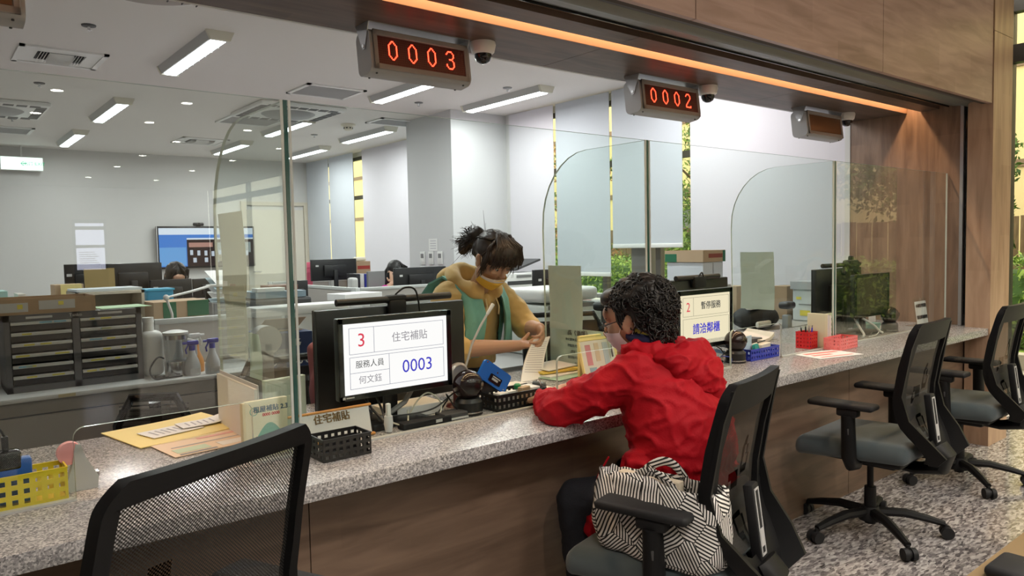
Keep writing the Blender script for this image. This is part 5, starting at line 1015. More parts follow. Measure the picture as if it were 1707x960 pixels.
b = MB(); b.lathe([(.057, .178), (.0575, .198), (.056, .199)], n=28); b.build('steel_collar', STEEL, t); b = MB(); b.tube([(.05, 0, .17), (.09, 0, .16), (.092, 0, .09), (.05, 0, .07)], .008); b.build('handle', LGREY, t); b = MB(); b.b2(.02, .045, -.052, -.048, .09, .16); b.build('measure_strip', LGREY, t)
cable([(.935, 3.83, .84), (.90, 3.80, .85), (.86, 3.78, .80), (.87, 3.75, .760), (.93, 3.76, .7545), (1.0, 3.77, .7545)], .004, BLACK, 'black power cord of the kettle looping onto the cabinet edge')
t = thing('power_plug', 'black plug lying at the cabinet edge below the kettle', 'plug', (.90, 3.775, .7502)); b = MB(); b.box((0, 0, .010), (.045, .022, .020), bev=.005); b.build('plug_body', BLACK, t); b = MB(); b.box((.03, 0, .01), (.02, .003, .008)); b.build('prong', STEEL, t)
TRB = mat('trigger_blue', (.03, .03, .42), .35); TRW = WPL
def spray(x, y, m, label, h_=.13, rz=0, bodym=None):
    t = thing('spray_bottle', label, 'spray bottle', (x, y, .7502), rz); b = MB(); b.lathe([(.034, 0), (.036, .004), (.036, .045), (.030, .07), (.016, .105), (.013, h_)], n=24); b.build('bottle', bodym or mat('bottle_clear', (.60, .62, .63), .25), t)
    b = MB(); b.cyl((0, 0, h_-.005), (0, 0, h_+.02), .014); b.box((.004, 0, h_+.032), (.055, .02, .022), bev=.006); b.box((-.033, 0, h_+.032), (.02, .012, .012), bev=.003); b.build('spray_head', m, t)
    b = MB(); b.tube([(-.018, 0, h_+.022), (-.03, 0, h_+.0), (-.026, 0, h_-.02)], .0045); b.build('trigger', m, t); b = MB(); b.b2(-.022, .022, -.0372, -.0355, .012, .035); b.build('label', LGREY, t)
spray(1.055, 3.79, TRB, 'clear spray bottle with a blue trigger nearest the kettle', .125, R(0)); spray(1.145, 3.77, TRB, 'clear spray bottle with a blue trigger at the cabinet end', .13)
spray(1.10, 3.88, TRW, 'white-headed spray bottle with orange liquid behind the blue ones', .15, R(185), mat('bottle_orange', (.62, .26, .06), .3)); spray(1.03, 3.92, TRW, 'white-headed spray bottle behind the kettle', .16, R(180))
# ------------------------------------------------ things on the desks behind
def fmon(px0, px1, py0, Y, z0, label, facing=1, desk=.74, **k):
    a, b_ = at(px0, py0, Y=Y), at(px1, py0, Y=Y)
    return lcd(a.x, b_.x, Y, z0, a.z, desk, label, facing, .012, GLOSSB, .03, **k)
# wide monitors of the left desk row
fmon(106, 167, 441, 6.5, 1.0, 'wide black monitor at the left end of the back desk row', logo=True)
fmon(168, 268, 440, 6.45, 1.0, 'second wide black monitor of the back desk row, beside the wall screen')
fmon(249, 318, 467, 6.35, .92, 'black laptop-like monitor hiding the face of the woman below the wall screen', logo=True)
fmon(320, 372, 465, 6.7, .95, 'black monitor right of the woman below the wall screen')
fmon(341, 372, 476, 5.48, .75, 'narrow black monitor beside the fanned papers', desk=.60)
fmon(517, 592, 433, 7.75, 1.0, 'black monitor with a white scribble and a grey stand, far desk', logo=True)
fmon(655, 741, 447, 6.55, .88, 'black monitor half hiding the woman in pink', logo=True)
fmon(480, 511, 468, 6.4, .80, 'dark monitor edge beside a paper pile, right after the first glass post')
fmon(887, 958, 450, 4.85, .84, 'black monitor with a label, behind the hung sheet of the second wing', logo=True, desk=.74)
# wall screen
a, c_ = at(260, 377, Y=12.2), at(262, 449, Y=12.2); t = thing('wall_television', 'large wall screen with a video meeting on a blue desktop', 'television', (a.x+.75, 12.2, (a.z+c_.z)/2)); H2 = (a.z-c_.z)/2
b = MB(); b.box((0, .03, 0), (1.5, .06, 2*H2), bev=.01); b.build('casing', BLACK, t)
def vq(nm, u0, u1, v0, v1, m, dy=0): b = MB(); b.b2(-.72+1.44*u0, -.72+1.44*u1, -.004-dy, -.001-dy, (H2-.03)-(2*H2-.06)*v1, (H2-.03)-(2*H2-.06)*v0); return b.build(nm, m, t)
e_ = lambda n, c, s=1.: MATS.get(n) or emis(n, c, s)
b = MB(); b.box((-.747, -.003, 0), (.012, .01, 2*H2)); b.build('silver_edge', LGREY, t)
vq('screen', 0, 1, .0, 1, e_('tv_blue', (.08, .22, .62), .9)); vq('browser_bar', 0, 1, 0, .17, e_('tv_white', (.72, .78, .88), .9), .002); vq('desktop_gradient', 0, .27, .5, .97, e_('tv_lightblue', (.16, .36, .70), .9), .002)
vq('video_window', .28, 1, .28, 1, e_('tv_dark', (.05, .035, .035), .7), .003); vq('window_title', .28, 1, .26, .30, MATS['tv_white'], .004); vq('meeting_wall', .30, .55, .38, .50, e_('tv_rose', (.55, .30, .25), .7), .004); vq('meeting_wall', .57, .97, .38, .66, e_('tv_grey', (.42, .46, .46), .7), .004)
rr = random.Random(5)
for k in range(9): u = .31+.075*k; v = .50+.12*rr.random(); vq('attendee', u, u+.03, v, v+.13, e_('tv_shirt', (.60, .65, .75), .8), .006)
for k in range(5): u = .34+.12*k; vq('attendee', u, u+.035, .78, .90, MATS['tv_shirt'], .006)
vq('speaker_blue', .72, .80, .56, .84, e_('tv_deepblue', (.04, .06, .55), .9), .007); vq('desk_front', .57, .70, .70, .88, e_('tv_tan', (.35, .30, .22), .7), .006)
t2 = thing('webcam', 'small black webcam on top of the wall screen', 'webcam', (a.x+.62, 12.2, a.z)); b = MB(); b.box((0, .0, .03), (.16, .05, .05), bev=.015); b.box((0, .02, .003), (.06, .05, .012)); b.build('body', BLACK, t2); b = MB(); b.cyl((0, -.022, .03), (0, -.03, .03), .018); b.build('lens', GLOSSB, t2)
# wall control panels on the grey pillar
for k, (px_, lb) in enumerate(((705, 'thermostat panel nearest the corner of the grey pillar'), (719, 'middle thermostat panel on the grey pillar'), (734, 'thermostat panel closest to the staff member'))):
    p = at(px_, 430, X=4.675); t = thing('wall_thermostat', lb, 'thermostat', (4.678, p.y, p.z)); b = MB(); b.box((-.006, 0, 0), (.014, .10, .15), bev=.004); b.build('casing', WPL, t); b = MB(); b.b2(-.0145, -.013, -.03, .03, .0, .05); b.build('display_window', MIDG, t)
    b = MB(); b.box((-.008, 0, -.12), (.012, .10, .04), bev=.003); b.build('lower_button', WPL, t)
p = at(722, 408, X=4.675); t = thing('wall_notice', 'small white paper notice above the thermostats', 'notice', (4.677, p.y, p.z)); b = MB(); b.b2(-.003, 0, -.09, .09, -.07, .07); b.build('sheet', PAPER, t)
for k in range(4): b = MB(); b.b2(-.0038, -.003, -.06, .06, .04-.028*k, .048-.028*k); b.build('text_line', MATS['faint_ink'], t)
# shelf with books behind the organizer tray
t = thing('cream_shelf', 'cream open shelf box with papers behind the drawer organizer', 'shelf', (.86, 4.72, .742)); b = MB(); a_, b2_ = .16, .16
b.b2(-.17, -.155, -.15, .15, 0, .40); b.b2(.155, .17, -.15, .15, 0, .40); b.b2(-.17, .17, -.15, .15, .385, .40); b.b2(-.17, .17, -.15, .15, .0, .015); b.b2(-.155, .155, -.14, .15, .25, .262); b.b2(-.17, .17, .14, .15, 0, .40); b.build('frame', CREAM, t, smooth=False)
b = MB(); b.box((.0, -.02, .275), (.28, .22, .02), rz=.05); b.build('papers', PAPER, t)
sheetobj('paper_pile', 'white paper pile on top of the cream shelf box', .86, 4.72, 1.1425, .33, .22, mat('paper_blueish', (.62, .68, .72), .7), .06, 22, 'papers')
t = thing('book_holder', 'white slanted magazine holder before the cream shelf box', 'magazine holder', (.46, 4.62, .742)); b = MB(); b.prism([(-.13, 0), (.13, 0), (.13, .30), (-.13, .40)], .10, Matrix.Translation((0, .05, 0)) @ XZ); b.build('body', WPL, t)
bc = [(.50, .06, .10), (.72, .70, .66), (.45, .05, .15), (.75, .72, .70), (.20, .35, .60), (.75, .35, .10), (.10, .15, .35), (.70, .66, .52), (.62, .10, .12), (.55, .10, .15), (.70, .70, .62), (.40, .62, .58), (.72, .70, .64), (.30, .52, .50), (.66, .62, .55)]
bn = ['crimson', 'white', 'dark red', 'pale', 'blue', 'orange', 'navy', 'cream', 'red', 'wine red', 'ivory', 'mint', 'off-white', 'teal', 'beige']
xx = .02
for k, (c, n_) in enumerate(zip(bc, bn)):
    th_ = .014+.010*((k*7) % 3); xx += th_/2+.003
    if k == 7: xx += .06
    t = thing('binder', n_+' file standing in the row behind the cardboard tray, %s' % ('near its far end' if k < 5 else 'in its middle' if k < 10 else 'next to the cream shelf'), 'file', (xx, 4.86, .742), group='files standing behind the cardboard tray'); b = MB(); hh = .36+.02*((k*5) % 4); b.box((0, 0, hh/2), (th_, .22, hh)); b.build('cover', mat('file_%d' % k, c, .6), t, smooth=False); b = MB(); b.b2(-th_*.3, th_*.3, -.1115, -.11, .22, .32); b.build('spine_label', PAPER, t); xx += th_/2
boxobj('open_box', 'open cardboard box with a yellow divider in front of the wide monitor', 'box', .78, .96, 6.02, 6.16, .742, 1.14, CARDL, .05, open_top=False, parts=[('divider', (-.06, .07, -.11, -.102, .33, .40), YELP)])
t = thing('cardboard_folder', 'brown cardboard sheet standing before the wide black monitor', 'cardboard', (1.10, 6.2, .742)); b = MB(); b.box((0, 0, .25), (.20, .02, .50), rot=Euler((R(-4), 0, 0)).to_matrix()); b.build('sheet', mat('card_olive', (.34, .25, .10), .8), t)
boxobj('blue_tray', 'bright blue plastic tray stack beside the cream shelf', 'tray', 1.07, 1.22, 4.70, 4.85, .742, 1.13, mat('tray_blue', (.03, .30, .55), .4), 0, .01, [('upper_rim', (-.08, .08, -.08, .08, .385, .395), mat('tray_blue_rim', (.06, .42, .68), .4))])
boxobj('printed_carton', 'brown carton with green print behind the kettle', 'box', 1.03, 1.33, 4.42, 4.66, .742, 1.075, CARDL, R(3), .002, [('green_print', (-.10, -.03, -.1225, -.1205, .23, .33), GREENP), ('green_print', (.03, .149, -.1225, -.1205, .245, .333), GREENP), ('tape', (-.15, .15, -.1222, -.1204, .205, .212), CARD)])
t = thing('desk_lamp', 'white folding desk lamp above the printed carton', 'desk lamp', (1.08, 4.30, .742)); J = [Vector((0, 0, .0)), at(287, 524, Y=4.30)-t.location, at(277, 496, Y=4.30)-t.location, at(318, 486, Y=4.35)-t.location, at(352, 476, Y=4.42)-t.location]
b = MB(); b.lathe([(.07, 0), (.07, .02), (.02, .025)], n=20); b.build('foot', WPL, t); b = MB(); b.tube([J[0], J[1]+Vector((0, 0, -.03)), J[1], J[2]], .007); b.build('lower_arm', WPL, t); b = MB(); b.ell(J[2], .016); b.build('joint', WPL, t); b = MB(); b.tube([J[2], J[3], J[4]], [.006, .007, .009]); b.build('upper_arm', WPL, t); b = MB(); b.box(J[4]+Vector((.03, 0, .0)), (.10, .03, .016), bev=.005); b.build('lamp_head', WPL, t)
for k in range(5): sheetobj('paper_fan', ['pale blue sheet, lowest of the fanned papers', 'white sheet, second of the fanned papers', 'white sheet in the middle of the fanned papers', 'blue-white sheet, fourth of the fanned papers', 'top sheet of the fanned papers'][k], 1.72, 5.30, 1.0+.03*k, .22, .16, PAPER if k % 3 else mat('paper_sky', (.60, .74, .80), .7), .1*k-.2, 6, 'papers', tilt=.10+.12*k)
boxobj('paper_block', 'grey stack of files carrying the fanned papers', 'file stack', 1.60, 1.84, 5.18, 5.40, .602, .998, MIDG); desk(1.45, 2.0, 5.08, 5.55, 'side table carrying the fanned papers and dark printer', .60)
# dark copier pile seen through the first wing
boxobj('office_copier', 'dark office copier with a grey blue lid seen through the first wing', 'copier', 2.03, 2.48, 5.58, 5.96, 0, .98, DARKG, 0, .02, [('lid', (-.22, .18, -.18, .18, .981, 1.03), mat('lid_bluegrey', (.22, .30, .36), .4)), ('tray', (-.20, .10, -.22, -.19, .60, .63), LGREY), ('tray', (-.20, .10, -.22, -.19, .72, .75), LGREY)])
boxobj('brown_binder', 'maroon binder lying on the dark copier', 'binder', 2.20, 2.44, 5.75, 5.94, 1.031, 1.07, mat('maroon', (.16, .05, .04), .5)); boxobj('white_tray', 'white paper tray on the dark copier', 'tray', 2.05, 2.27, 5.60, 5.72, 1.031, 1.06, WPL)
for k in range(4): boxobj('paper_bundle', ['lowest bundle of the paper pile after the first glass post', 'second bundle of the paper pile after the first glass post', 'third bundle of the paper pile after the first glass post', 'top bundle of the paper pile after the first glass post'][k], 'papers', 2.62, 2.98, 5.35, 5.6, .742+.065*k, .742+.065*k+.055, [PAPER, MIDG, LGREY, PAPER][k], .08*k-.1)
desk(2.5, 3.05, 5.2, 5.8, 'small desk with the paper pile after the first glass post')
# navy paper box and white desk papers
t = boxobj('navy_paper_box', 'navy blue copy-paper carton with its flap open on the small desk', 'box', 1.27, 1.52, 3.42, 3.66, .7455, .955, mat('navy', (.012, .03, .11), .6), R(-4), .002, [('flap', (-.11, .11, -.03, .03, .208, .212), CARDL)])
txt('COPY   70 G', .042, LGREY, t, Matrix.Translation((.0, -.1215, .07)) @ XZ, bold=.001); b = MB(); b.prism([(-.02, 0), (.012, 0), (.018, .015), (0, .02), (.016, .032), (-.018, .034)], .001, Matrix.Translation((.05, -.1205, .145)) @ XZ); b.build('emblem', LGREY, t)
b = MB(); b.box((.02, .03, .235), (.20, .18, .002), rot=Euler((R(-25), 0, 0)).to_matrix()); b.build('open_flap', CARDL, t)
sheetobj('white_papers', 'white documents on the small desk beyond the first glass post', 1.72, 3.45, .7455, .26, .20, PAPER, .1, 8, 'papers')
t = thing('grey_column_stand', 'slim grey upright stand with rounded head behind the first glass post', 'stand', (1.06, 2.83, 0)); b = MB(); b.box((0, 0, .50), (.045, .06, 1.0), bev=.01); b.build('post', mat('stand_grey', (.17, .18, .19), .4), t); b = MB(); b.cyl((0, -.03, 1.005), (0, .03, 1.005), .055, n=24); b.build('round_head', mat('stand_head', (.24, .25, .26), .4), t)
b = MB(); b.box((0, 0, .012), (.25, .25, .024), bev=.008); b.build('foot', DARKG, t)
# white printer ledge + mauve jacket on a chair
t = thing('white_ledge_unit', 'long white plastic unit behind the light bar of the staff monitor', 'printer', (1.74, 4.05, 0)); b = MB(); b.b2(-.30, .26, -.08, .08, .985, 1.04, bev=.015); b.b2(-.08, .24, -.06, .06, 0, .985); b.build('body', WPL, t); b = MB(); b.b2(-.10, -.08, -.083, -.08, 1.0, 1.02); b.build('slot', DARKG, t)
def small_chair(x, y, rz, label, h_=.80, m=BLACK, w_=.20):
    t = thing('desk_chair', label, 'chair', (x, y, 0), rz); b = MB(); b.box((0, 0, .44), (.46, .44, .07), bev=.03); b.build('seat', DARKG, t)
    b = MB(); fr = [(-w_, -.24, .52), (-w_, -.25, h_-.10), (-w_+.05, -.26, h_), (w_-.05, -.26, h_), (w_, -.25, h_-.10), (w_, -.24, .52), (-w_, -.24, .52)]; b.tube(fr, .018); b.build('back_frame', m, t)
    b = MB()
    b.b2(-w_+.01, w_-.01, -.252, -.245, .53, h_-.04); b.build('back_mesh', MESHD, t); b = MB(); b.tube([(0, -.27, h_-.02), (0, -.29, .6), (0, -.25, .42), (0, -.1, .38)], .022); b.build('spine', m, t)
    b = MB(); b.cyl((0, 0, .06), (0, 0, .41), .025); b.build('gas_column', m, t)
    for k in range(5): a = k*1.2566; b = MB(); b.tube([(0, 0, .09), (.28*math.cos(a), .28*math.sin(a), .06)], [.025, .016]); lg = b.build('base_leg', m, t); b = MB(); b.cyl((.28*math.cos(a)-.02, .28*math.sin(a), .028), (.28*math.cos(a)+.02, .28*math.sin(a), .028), .028); b.build('caster', m, lg)
    return t
t = small_chair(1.28, 2.98, R(178), 'staff chair with a mauve jacket over its back behind the large monitor', .86)
# visible small black mesh chair behind the counter at the left
pc = at(256, 662, Z=.80); t = small_chair(pc.x-.13, pc.y-.225, R(150), 'glossy black ribbed desk chair behind the yellow envelope', .80, GLOSSB, .13)
for k in range(12):
    b = MB(); b.box((0, -.262, .56+.019*k), (.25, .004, .004)); b.build('back_rib', GLOSSB, t)
for s in (-1, 1): b = MB(); b.tube([(s*.20, -.05, .42), (s*.24, -.05, .62), (s*.24, .12, .63)], .014); b.box((s*.24, .04, .645), (.06, .24, .02), bev=.008); b.build('armrest', GLOSSB, t)
small_chair(2.92, 3.05, R(150), 'dark round-backed staff chair between the hung sheet and the customer', .93, BLACK, .24)
# white copier right of the staff member
a = at(890, 482, Y=3.75); b_ = at(985, 490, Y=3.75); t = thing('white_copier', 'white multifunction copier behind the held papers', 'copier', ((a.x+b_.x)/2, 3.85, .602)); W = (b_.x-a.x)/2; h_ = a.z-.602
b = MB(); b.box((0, 0, h_*.38), (2*W, .42, h_*.76), bev=.02); b.build('body', mat('copier_white', (.66, .70, .66), .4), t); b = MB(); b.box((-.02, 0, h_*.90), (2*W*.96, .42, h_*.20), bev=.03, seg=3); b.build('scanner_lid', WPL, t); b = MB(); b.b2(-W*.9, W*.9, -.213, -.209, h_*.70, h_*.76); b.build('paper_slot', MIDG, t)
b = MB(); b.b2(W-.02, W+.14, -.1, .12, h_*.80, h_*.86, bev=.005); b.build('output_tray', LGREY, t)
# printer and boxes by the window
t = thing('window_printer', 'grey white printer with raised tray by the window blinds', 'printer', (4.98, 6.12, .742)); b = MB(); b.box((0, 0, .16), (.50, .42, .32), bev=.02); b.build('body', WPL, t); b = MB(); b.box((.1, 0, .40), (.36, .28, .02), rot=Euler((0, R(-16), 0)).to_matrix()); b.build('raised_tray', DARKG, t); b = MB(); b.b2(-.24, .24, -.213, -.209, .2, .24); b.build('paper_slot', DARKG, t)
b = MB(); b.b2(-.12, .08, -.214, -.209, .27, .30); b.build('panel_display', MIDG, t)
t = thing('wide_printer', 'low white printer under the blind beside the second wing', 'printer', (4.55, 5.15, .742)); b = MB(); b.box((0, 0, .09), (.62, .45, .18), bev=.02); b.build('body', WPL, t); b = MB(); b.box((0, .02, .20), (.50, .36, .03), bev=.01); b.build('scanner_lid', LGREY, t); b = MB(); b.b2(-.25, .25, -.228, -.224, .05, .08); b.build('paper_slot', DARKG, t)
boxobj('pink_box', 'flat rose-coloured box beside the low white printer', 'box', 4.35, 4.75, 4.72, 4.88, .742, .85, mat('rose', (.50, .33, .29), .7)); boxobj('grey_lx_box', 'grey storage box marked LX before the low printer', 'box', 3.79, 3.89, 3.60, 3.76, .602, .93, MIDG)
def pbox(px0, px1, py0, py1, Y, dp): a, c_ = at(px0, py0, Y=Y), at(px1, py1, Y=Y); return a.x, c_.x, Y, Y+dp, c_.z, a.z
def corner(pl, pc, pr, py, Yn): c = at(pc, py, Y=Yn); return c.x, at(pr, py, Y=Yn).x, Yn, at(pl, py, X=c.x).y, c.z
x0, x1, y0, y1, zt = corner(1112, 1172, 1205, 437, 3.3); w7, d7 = (x1-x0)/2, (y1-y0)/2
boxobj('white_carton', 'white carton below the brown tray near the window', 'box', x0, x1, y0, y1, .742, zt-.002, mat('carton_white', (.68, .72, .78), .6), 0, .003, [('tape_seam', (-.002, .002, -d7-.001, -d7+.001, .30, zt-.75), MIDG)])
boxobj('fruit_carton', 'open brown and green fruit carton on top of the white carton', 'box', x0-.01, x1+.01, y0-.01, y1+.01, zt, zt+.085, CARDL, 0, .002, [('green_print', (-w7-.0145, -w7-.0125, d7-.10, d7+.008, .0, .06), GREENP), ('red_print', (-w7*.6, w7*.8, -d7-.0145, -d7-.0125, .03, .06), mat('red_brown', (.30, .07, .05), .7)), ('green_print', (w7-.02, w7+.012, -d7-.0145, -d7-.0125, .0, .082), GREENP)], open_top=True)
boxobj('stationery_caddy', 'cluttered white storage box beside the white carton', 'box', x1+.03, x1+.18, 3.35, 3.50, .742, 1.02, LGREY, .1)
for k, (a7, b7, c7, y7, lb) in enumerate(((1208, 1228, 1235, 3.4, 'first brown moving carton below the blank wall'), (1290, 1312, 1322, 3.06, 'brown moving carton beside the white storage box'))):
    x0, x1, y0, y1, zt = corner(a7, b7, c7, 477, y7); boxobj('moving_carton', lb, 'box', x0, x1+.06, y0, y1, .742, zt, CARD if k else CARDL)
x0, x1, y0, y1, zt = corner(1321, 1364, 1385, 470, 2.80); w7, d7 = (x1-x0)/2, (y1-y0)/2
t = boxobj('storage_box', 'white lidded storage box with yellow stickers behind the end desk', 'storage box', x0, x1, y0, y1, .742, zt-.03, mat('box_skywhite', (.62, .67, .68), .4), 0, .01, [('lid', (-w7-.012, w7+.012, -d7-.012, d7+.012, zt-.80, zt-.742), mat('box_lid', (.45, .46, .47), .4)), ('yellow_sticker', (-w7-.003, -w7-.001, -.04, .04, .04, .08), YL), ('yellow_sticker', (-w7-.003, -w7-.001, .03, .07, .16, .18), YL), ('small_print', (-w7-.003, -w7-.001, -.05, .05, .12, .127), MIDG)])
desk(4.55, 5.38, 2.78, 2.96, 'narrow shelf table against the window wall behind the end desk', .74) if False else None
t = thing('black_bag', 'black bag with two white handles on the far side of the closed desk', 'bag', (4.55, 2.93, .742)); b = MB(); b.ell((0, 0, .075), (.22, .12, .085)); b.ell((.12, .02, .06), (.14, .1, .07)); b.build('cloth_body', mat('cloth_black', (.015, .016, .018), .8, bump=(30, .4)), t); b = MB(); b.box((-.08, -.06, .155), (.20, .05, .03), bev=.012); b.build('handle', WPL, t); b = MB(); b.box((-.08, -.115, .04), (.16, .03, .045), bev=.014); b.build('handle', WPL, t)
t = thing('yellow_tag_sheet', 'white card with a yellow sticker hanging above the black bag', 'card', (3.95, 3.12, 0)); a = at(1245, 503, Y=3.12); b = MB(); b.box((a.x+.05-3.95, 0, a.z-.02), (.16, .003, .10)); b.build('card', PAPER, t); b = MB(); b.box((a.x+.05-3.95, -.003, a.z+.0), (.09, .002, .035)); b.build('sticker', YL, t); b = MB(); b.box((a.x+.05-3.95, .01, (a.z+.742)/2-.02), (.03, .02, a.z-.742-.04)); b.build('post', DARKG, t)
for k, (px_, lb) in enumerate(((1005, 'grey chair post with dark cap behind the customer face'), (1312, 'grey armrest post with dark cap behind the end desk'))):
    yq = 2.95 if k == 0 else 2.735; p = at(px_, 500, Y=yq); t = thing('chair_armrest_post', lb, 'armrest', (p.x, yq, 0)); b = MB(); b.box((0, 0, .42), (.055, .05, .84), bev=.01); b.build('post', mat('post_silver', (.38, .41, .44), .3, .3), t); b = MB(); b.box((0, 0, p.z-.005-.03), (.10, .085, .05), bev=.02, seg=3); b.build('arm_pad', BLACK, t); b = MB(); b.box((0, 0, .01), (.2, .085, .02)); b.build('foot', DARKG, t)
# far desk details
for k, z in enumerate((1.09, 1.045, .995)): p = at(514, 440+9*k, Y=7.9); boxobj('pink_note', ['top pink note on the far desk', 'middle pink note on the far desk', 'lowest pink note on the far desk'][k], 'note', p.x-.02, p.x+.05, 7.9, 7.905, .742+.001 if k == 2 else p.z-.05, p.z+.02, mat('note_pink', (.90, .18, .28), .7))
p, q = at(592, 436, Y=7.8), at(618, 458, Y=7.8); boxobj('carton', 'small brown carton beside the far monitor', 'box', p.x, q.x, 7.8, 8.0, .742, p.z, CARD, 0, .002, [('red_tape', (-.07, .09, -.102, -.10, p.z-.742-.09, p.z-.742-.05), mat('red_tape', (.35, .04, .03), .6))]); boxobj('cream_bowl', 'cream lump of cloth on the small far carton', 'cloth', p.x+.04, q.x-.02, 7.85, 7.95, p.z+.001, p.z+.05, CREAM, 0, .02)
for k, c in enumerate(((.03, .03, .035), (.62, .62, .60), (.02, .03, .25), (.45, .46, .46), (.10, .20, .45))): p = at(597+7*k, 458, Y=7.2); boxobj('lever_file', ['black file in the row beside the woman in pink', 'white file in the row beside the woman in pink', 'navy file in the row beside the woman in pink', 'grey file in the row beside the woman in pink', 'blue file in the row beside the woman in pink'][k], 'file', p.x-.025, p.x+.02, 7.2, 7.42, .742, p.z+.01, mat('lf%d' % k, c, .5))
desk(3.15, 3.72, 7.12, 7.5, 'desk with the lever files behind the woman in pink')
boxobj('mesh_tray', 'grey slanted tray beside the woman in pink', 'tray', at(612, 455, Y=6.95).x, at(640, 455, Y=6.95).x, 6.93, 6.97, .742, at(625, 452, Y=6.95).z, MIDG, 0)
boxobj('white_speaker', 'light grey rounded device on the partition corner of the woman in pink', 'device', at(586, 466, Y=6.3).x, at(598, 466, Y=6.3).x, 6.3, 6.4, .742, at(592, 463, Y=6.3).z, LGREY, 0, .02)
# lacquered table at the lower right with a black bag on it
t = thing('lacquered_table', 'polished tan table corner at the lower right edge', 'table', (2.6, -.05, 0)); b = MB(); b.b2(-1.3, 1.3, -.62, .589, .66, .70, bev=.004); b.build('table_top', mat('lacquer_tan', (.30, .21, .11), .05, coat=.5), t)
for sx in (-1, 1):
    for sy in (-1, 1): b = MB(); b.b2(sx*1.15-.03, sx*1.15+.03, sy*.5-.03-.02, sy*.5+.03-.02, 0, .66); b.build('leg', DARKG, t)
p = at(1672, 945, Z=.71); t = thing('black_pouch', 'black rounded pouch with a small white tag on the lacquered table', 'pouch', (p.x, p.y-.02, .7005)); b = MB(); b.box((0, 0, .012), (.11, .075, .024), bev=.011, seg=3); b.build('body', BLACKM, t); b = MB(); b.box((.02, -.02, .0246), (.010, .02, .001)); b.build('tag', LGREY, t)
# ================================================================== PEOPLE
from mathutils.bvhtree import BVHTree
def fuse(mb, voxel, smooth, name, mats, parent, disp=None, cut=None, factor=.5):
    me = bpy.data.meshes.new(name); me.from_pydata(mb.v, [], mb.f)
    bb = bmesh.new(); bb.from_mesh(me); bmesh.ops.recalc_face_normals(bb, faces=bb.faces[:]); bb.to_mesh(me); bb.free()
    o = bpy.data.objects.new(name, me); COL.objects.link(o); m = o.modifiers.new('r', 'REMESH'); m.mode = 'VOXEL'; m.voxel_size = voxel; m.use_smooth_shade = True
    s = o.modifiers.new('s', 'SMOOTH'); s.iterations = smooth; s.factor = factor
    dg = bpy.context.evaluated_depsgraph_get(); m2 = bpy.data.meshes.new_from_object(o.evaluated_get(dg)); o.modifiers.clear(); o.data = m2; bpy.data.meshes.remove(me)
    if disp:
        n = [v.normal.copy() for v in m2.vertices]
        for v, q in zip(m2.vertices, n): v.co += q*disp(v.co, q)
    if cut:
        bb = bmesh.new(); bb.from_mesh(m2); bmesh.ops.delete(bb, geom=[v for v in bb.verts if cut(v.co, v.normal)], context='VERTS'); bb.to_mesh(m2); bb.free()
    m2.materials.clear()
    for x in (mats if isinstance(mats, list) else [mats]): m2.materials.append(x)
    m2.polygons.foreach_set('use_smooth', [True]*len(m2.polygons)); m2.update(); o.name = name
    if parent is not None: o.parent = parent
    return o
def limb(b, pts, rs, n=14, flat=1.0):
    b.tube(pts, rs, n, flat=flat)
    for p, r_ in zip(pts, rs): b.ell(p, (r_*.99,)*3, nu=14, nv=10)
def sd(r_):  # wrinkle noise
    return 0
def wrinkle(scale, amp, stretch=(1, 1, 2.2), seed=0.0):
    def f(co, nrm):
        p = Vector((co.x*stretch[0], co.y*stretch[1], co.z*stretch[2]))*scale+Vector((seed, seed*.7, seed*.3))
        return (1-abs(noise.noise(p))*2.2)*amp*.6+noise.noise(p*2.3)*amp*.45
    return f
def hand(b, W, D, N, side, curls, spread=.0, s=1.0, thumb=(.35, .6)):
    """W wrist, D finger direction, N palm normal (palm faces N); side=+1: thumb on D x N side"""
    D = D.normalized(); N = (N-D*N.dot(D)).normalized(); S = D.cross(N)*side
    b.ell(W+D*.045*s, (.038*s, .045*s, .016*s), rot=Matrix((S, D, N)).transposed()); b.ell(W+D*.02*s, (.028*s, .035*s, .019*s), rot=Matrix((S, D, N)).transposed())
    for k in range(4):
        off = (.028-.0187*k)*s; base = W+D*(.080-(.004 if k in (0, 3) else 0)-(.008 if k == 3 else 0))*s+S*off; L = [.040, .045, .042, .033][k]*s; r0 = [.0088, .0088, .0083, .0075][k]*s
        d = (D+S*(off/s)*spread*8).normalized(); p = base-D*.02*s; pts = [p, base]; a = 0; c = curls[k]
        for j, f_ in enumerate((1, .62, .5)):
            a += c*(.75, 1.0, .7)[j]; dd = d*math.cos(a)+N*math.sin(a); pts.append(pts[-1]+dd*L*f_)
        limb(b, pts, [r0*1.05, r0*1.05, r0, r0*.92, r0*.80], 10)
    t0 = W+S*.020*s+D*.018*s; td = (S*math.cos(thumb[0])+D*math.sin(thumb[0])); p1 = t0+td*.030*s+N*.006*s; d2 = (D*math.cos(thumb[1])+N*math.sin(thumb[1])+S*.25).normalized(); p2 = p1+d2*.032*s; p3 = p2+(d2+N*.25).normalized()*.024*s
    limb(b, [t0, p1, p2, p3], [.014*s, .0115*s, .0100*s, .0085*s], 10)
SKIN = mat('skin', (.50, .29, .19), .5, noise_=(25, .06)); SKIN.node_tree.nodes['Principled BSDF'].inputs['Subsurface Weight'].default_value = .08
HAIR = mat('hair_black', (.012, .010, .009), .45); HAIRB = mat('hair_brown', (.030, .018, .013), .45)
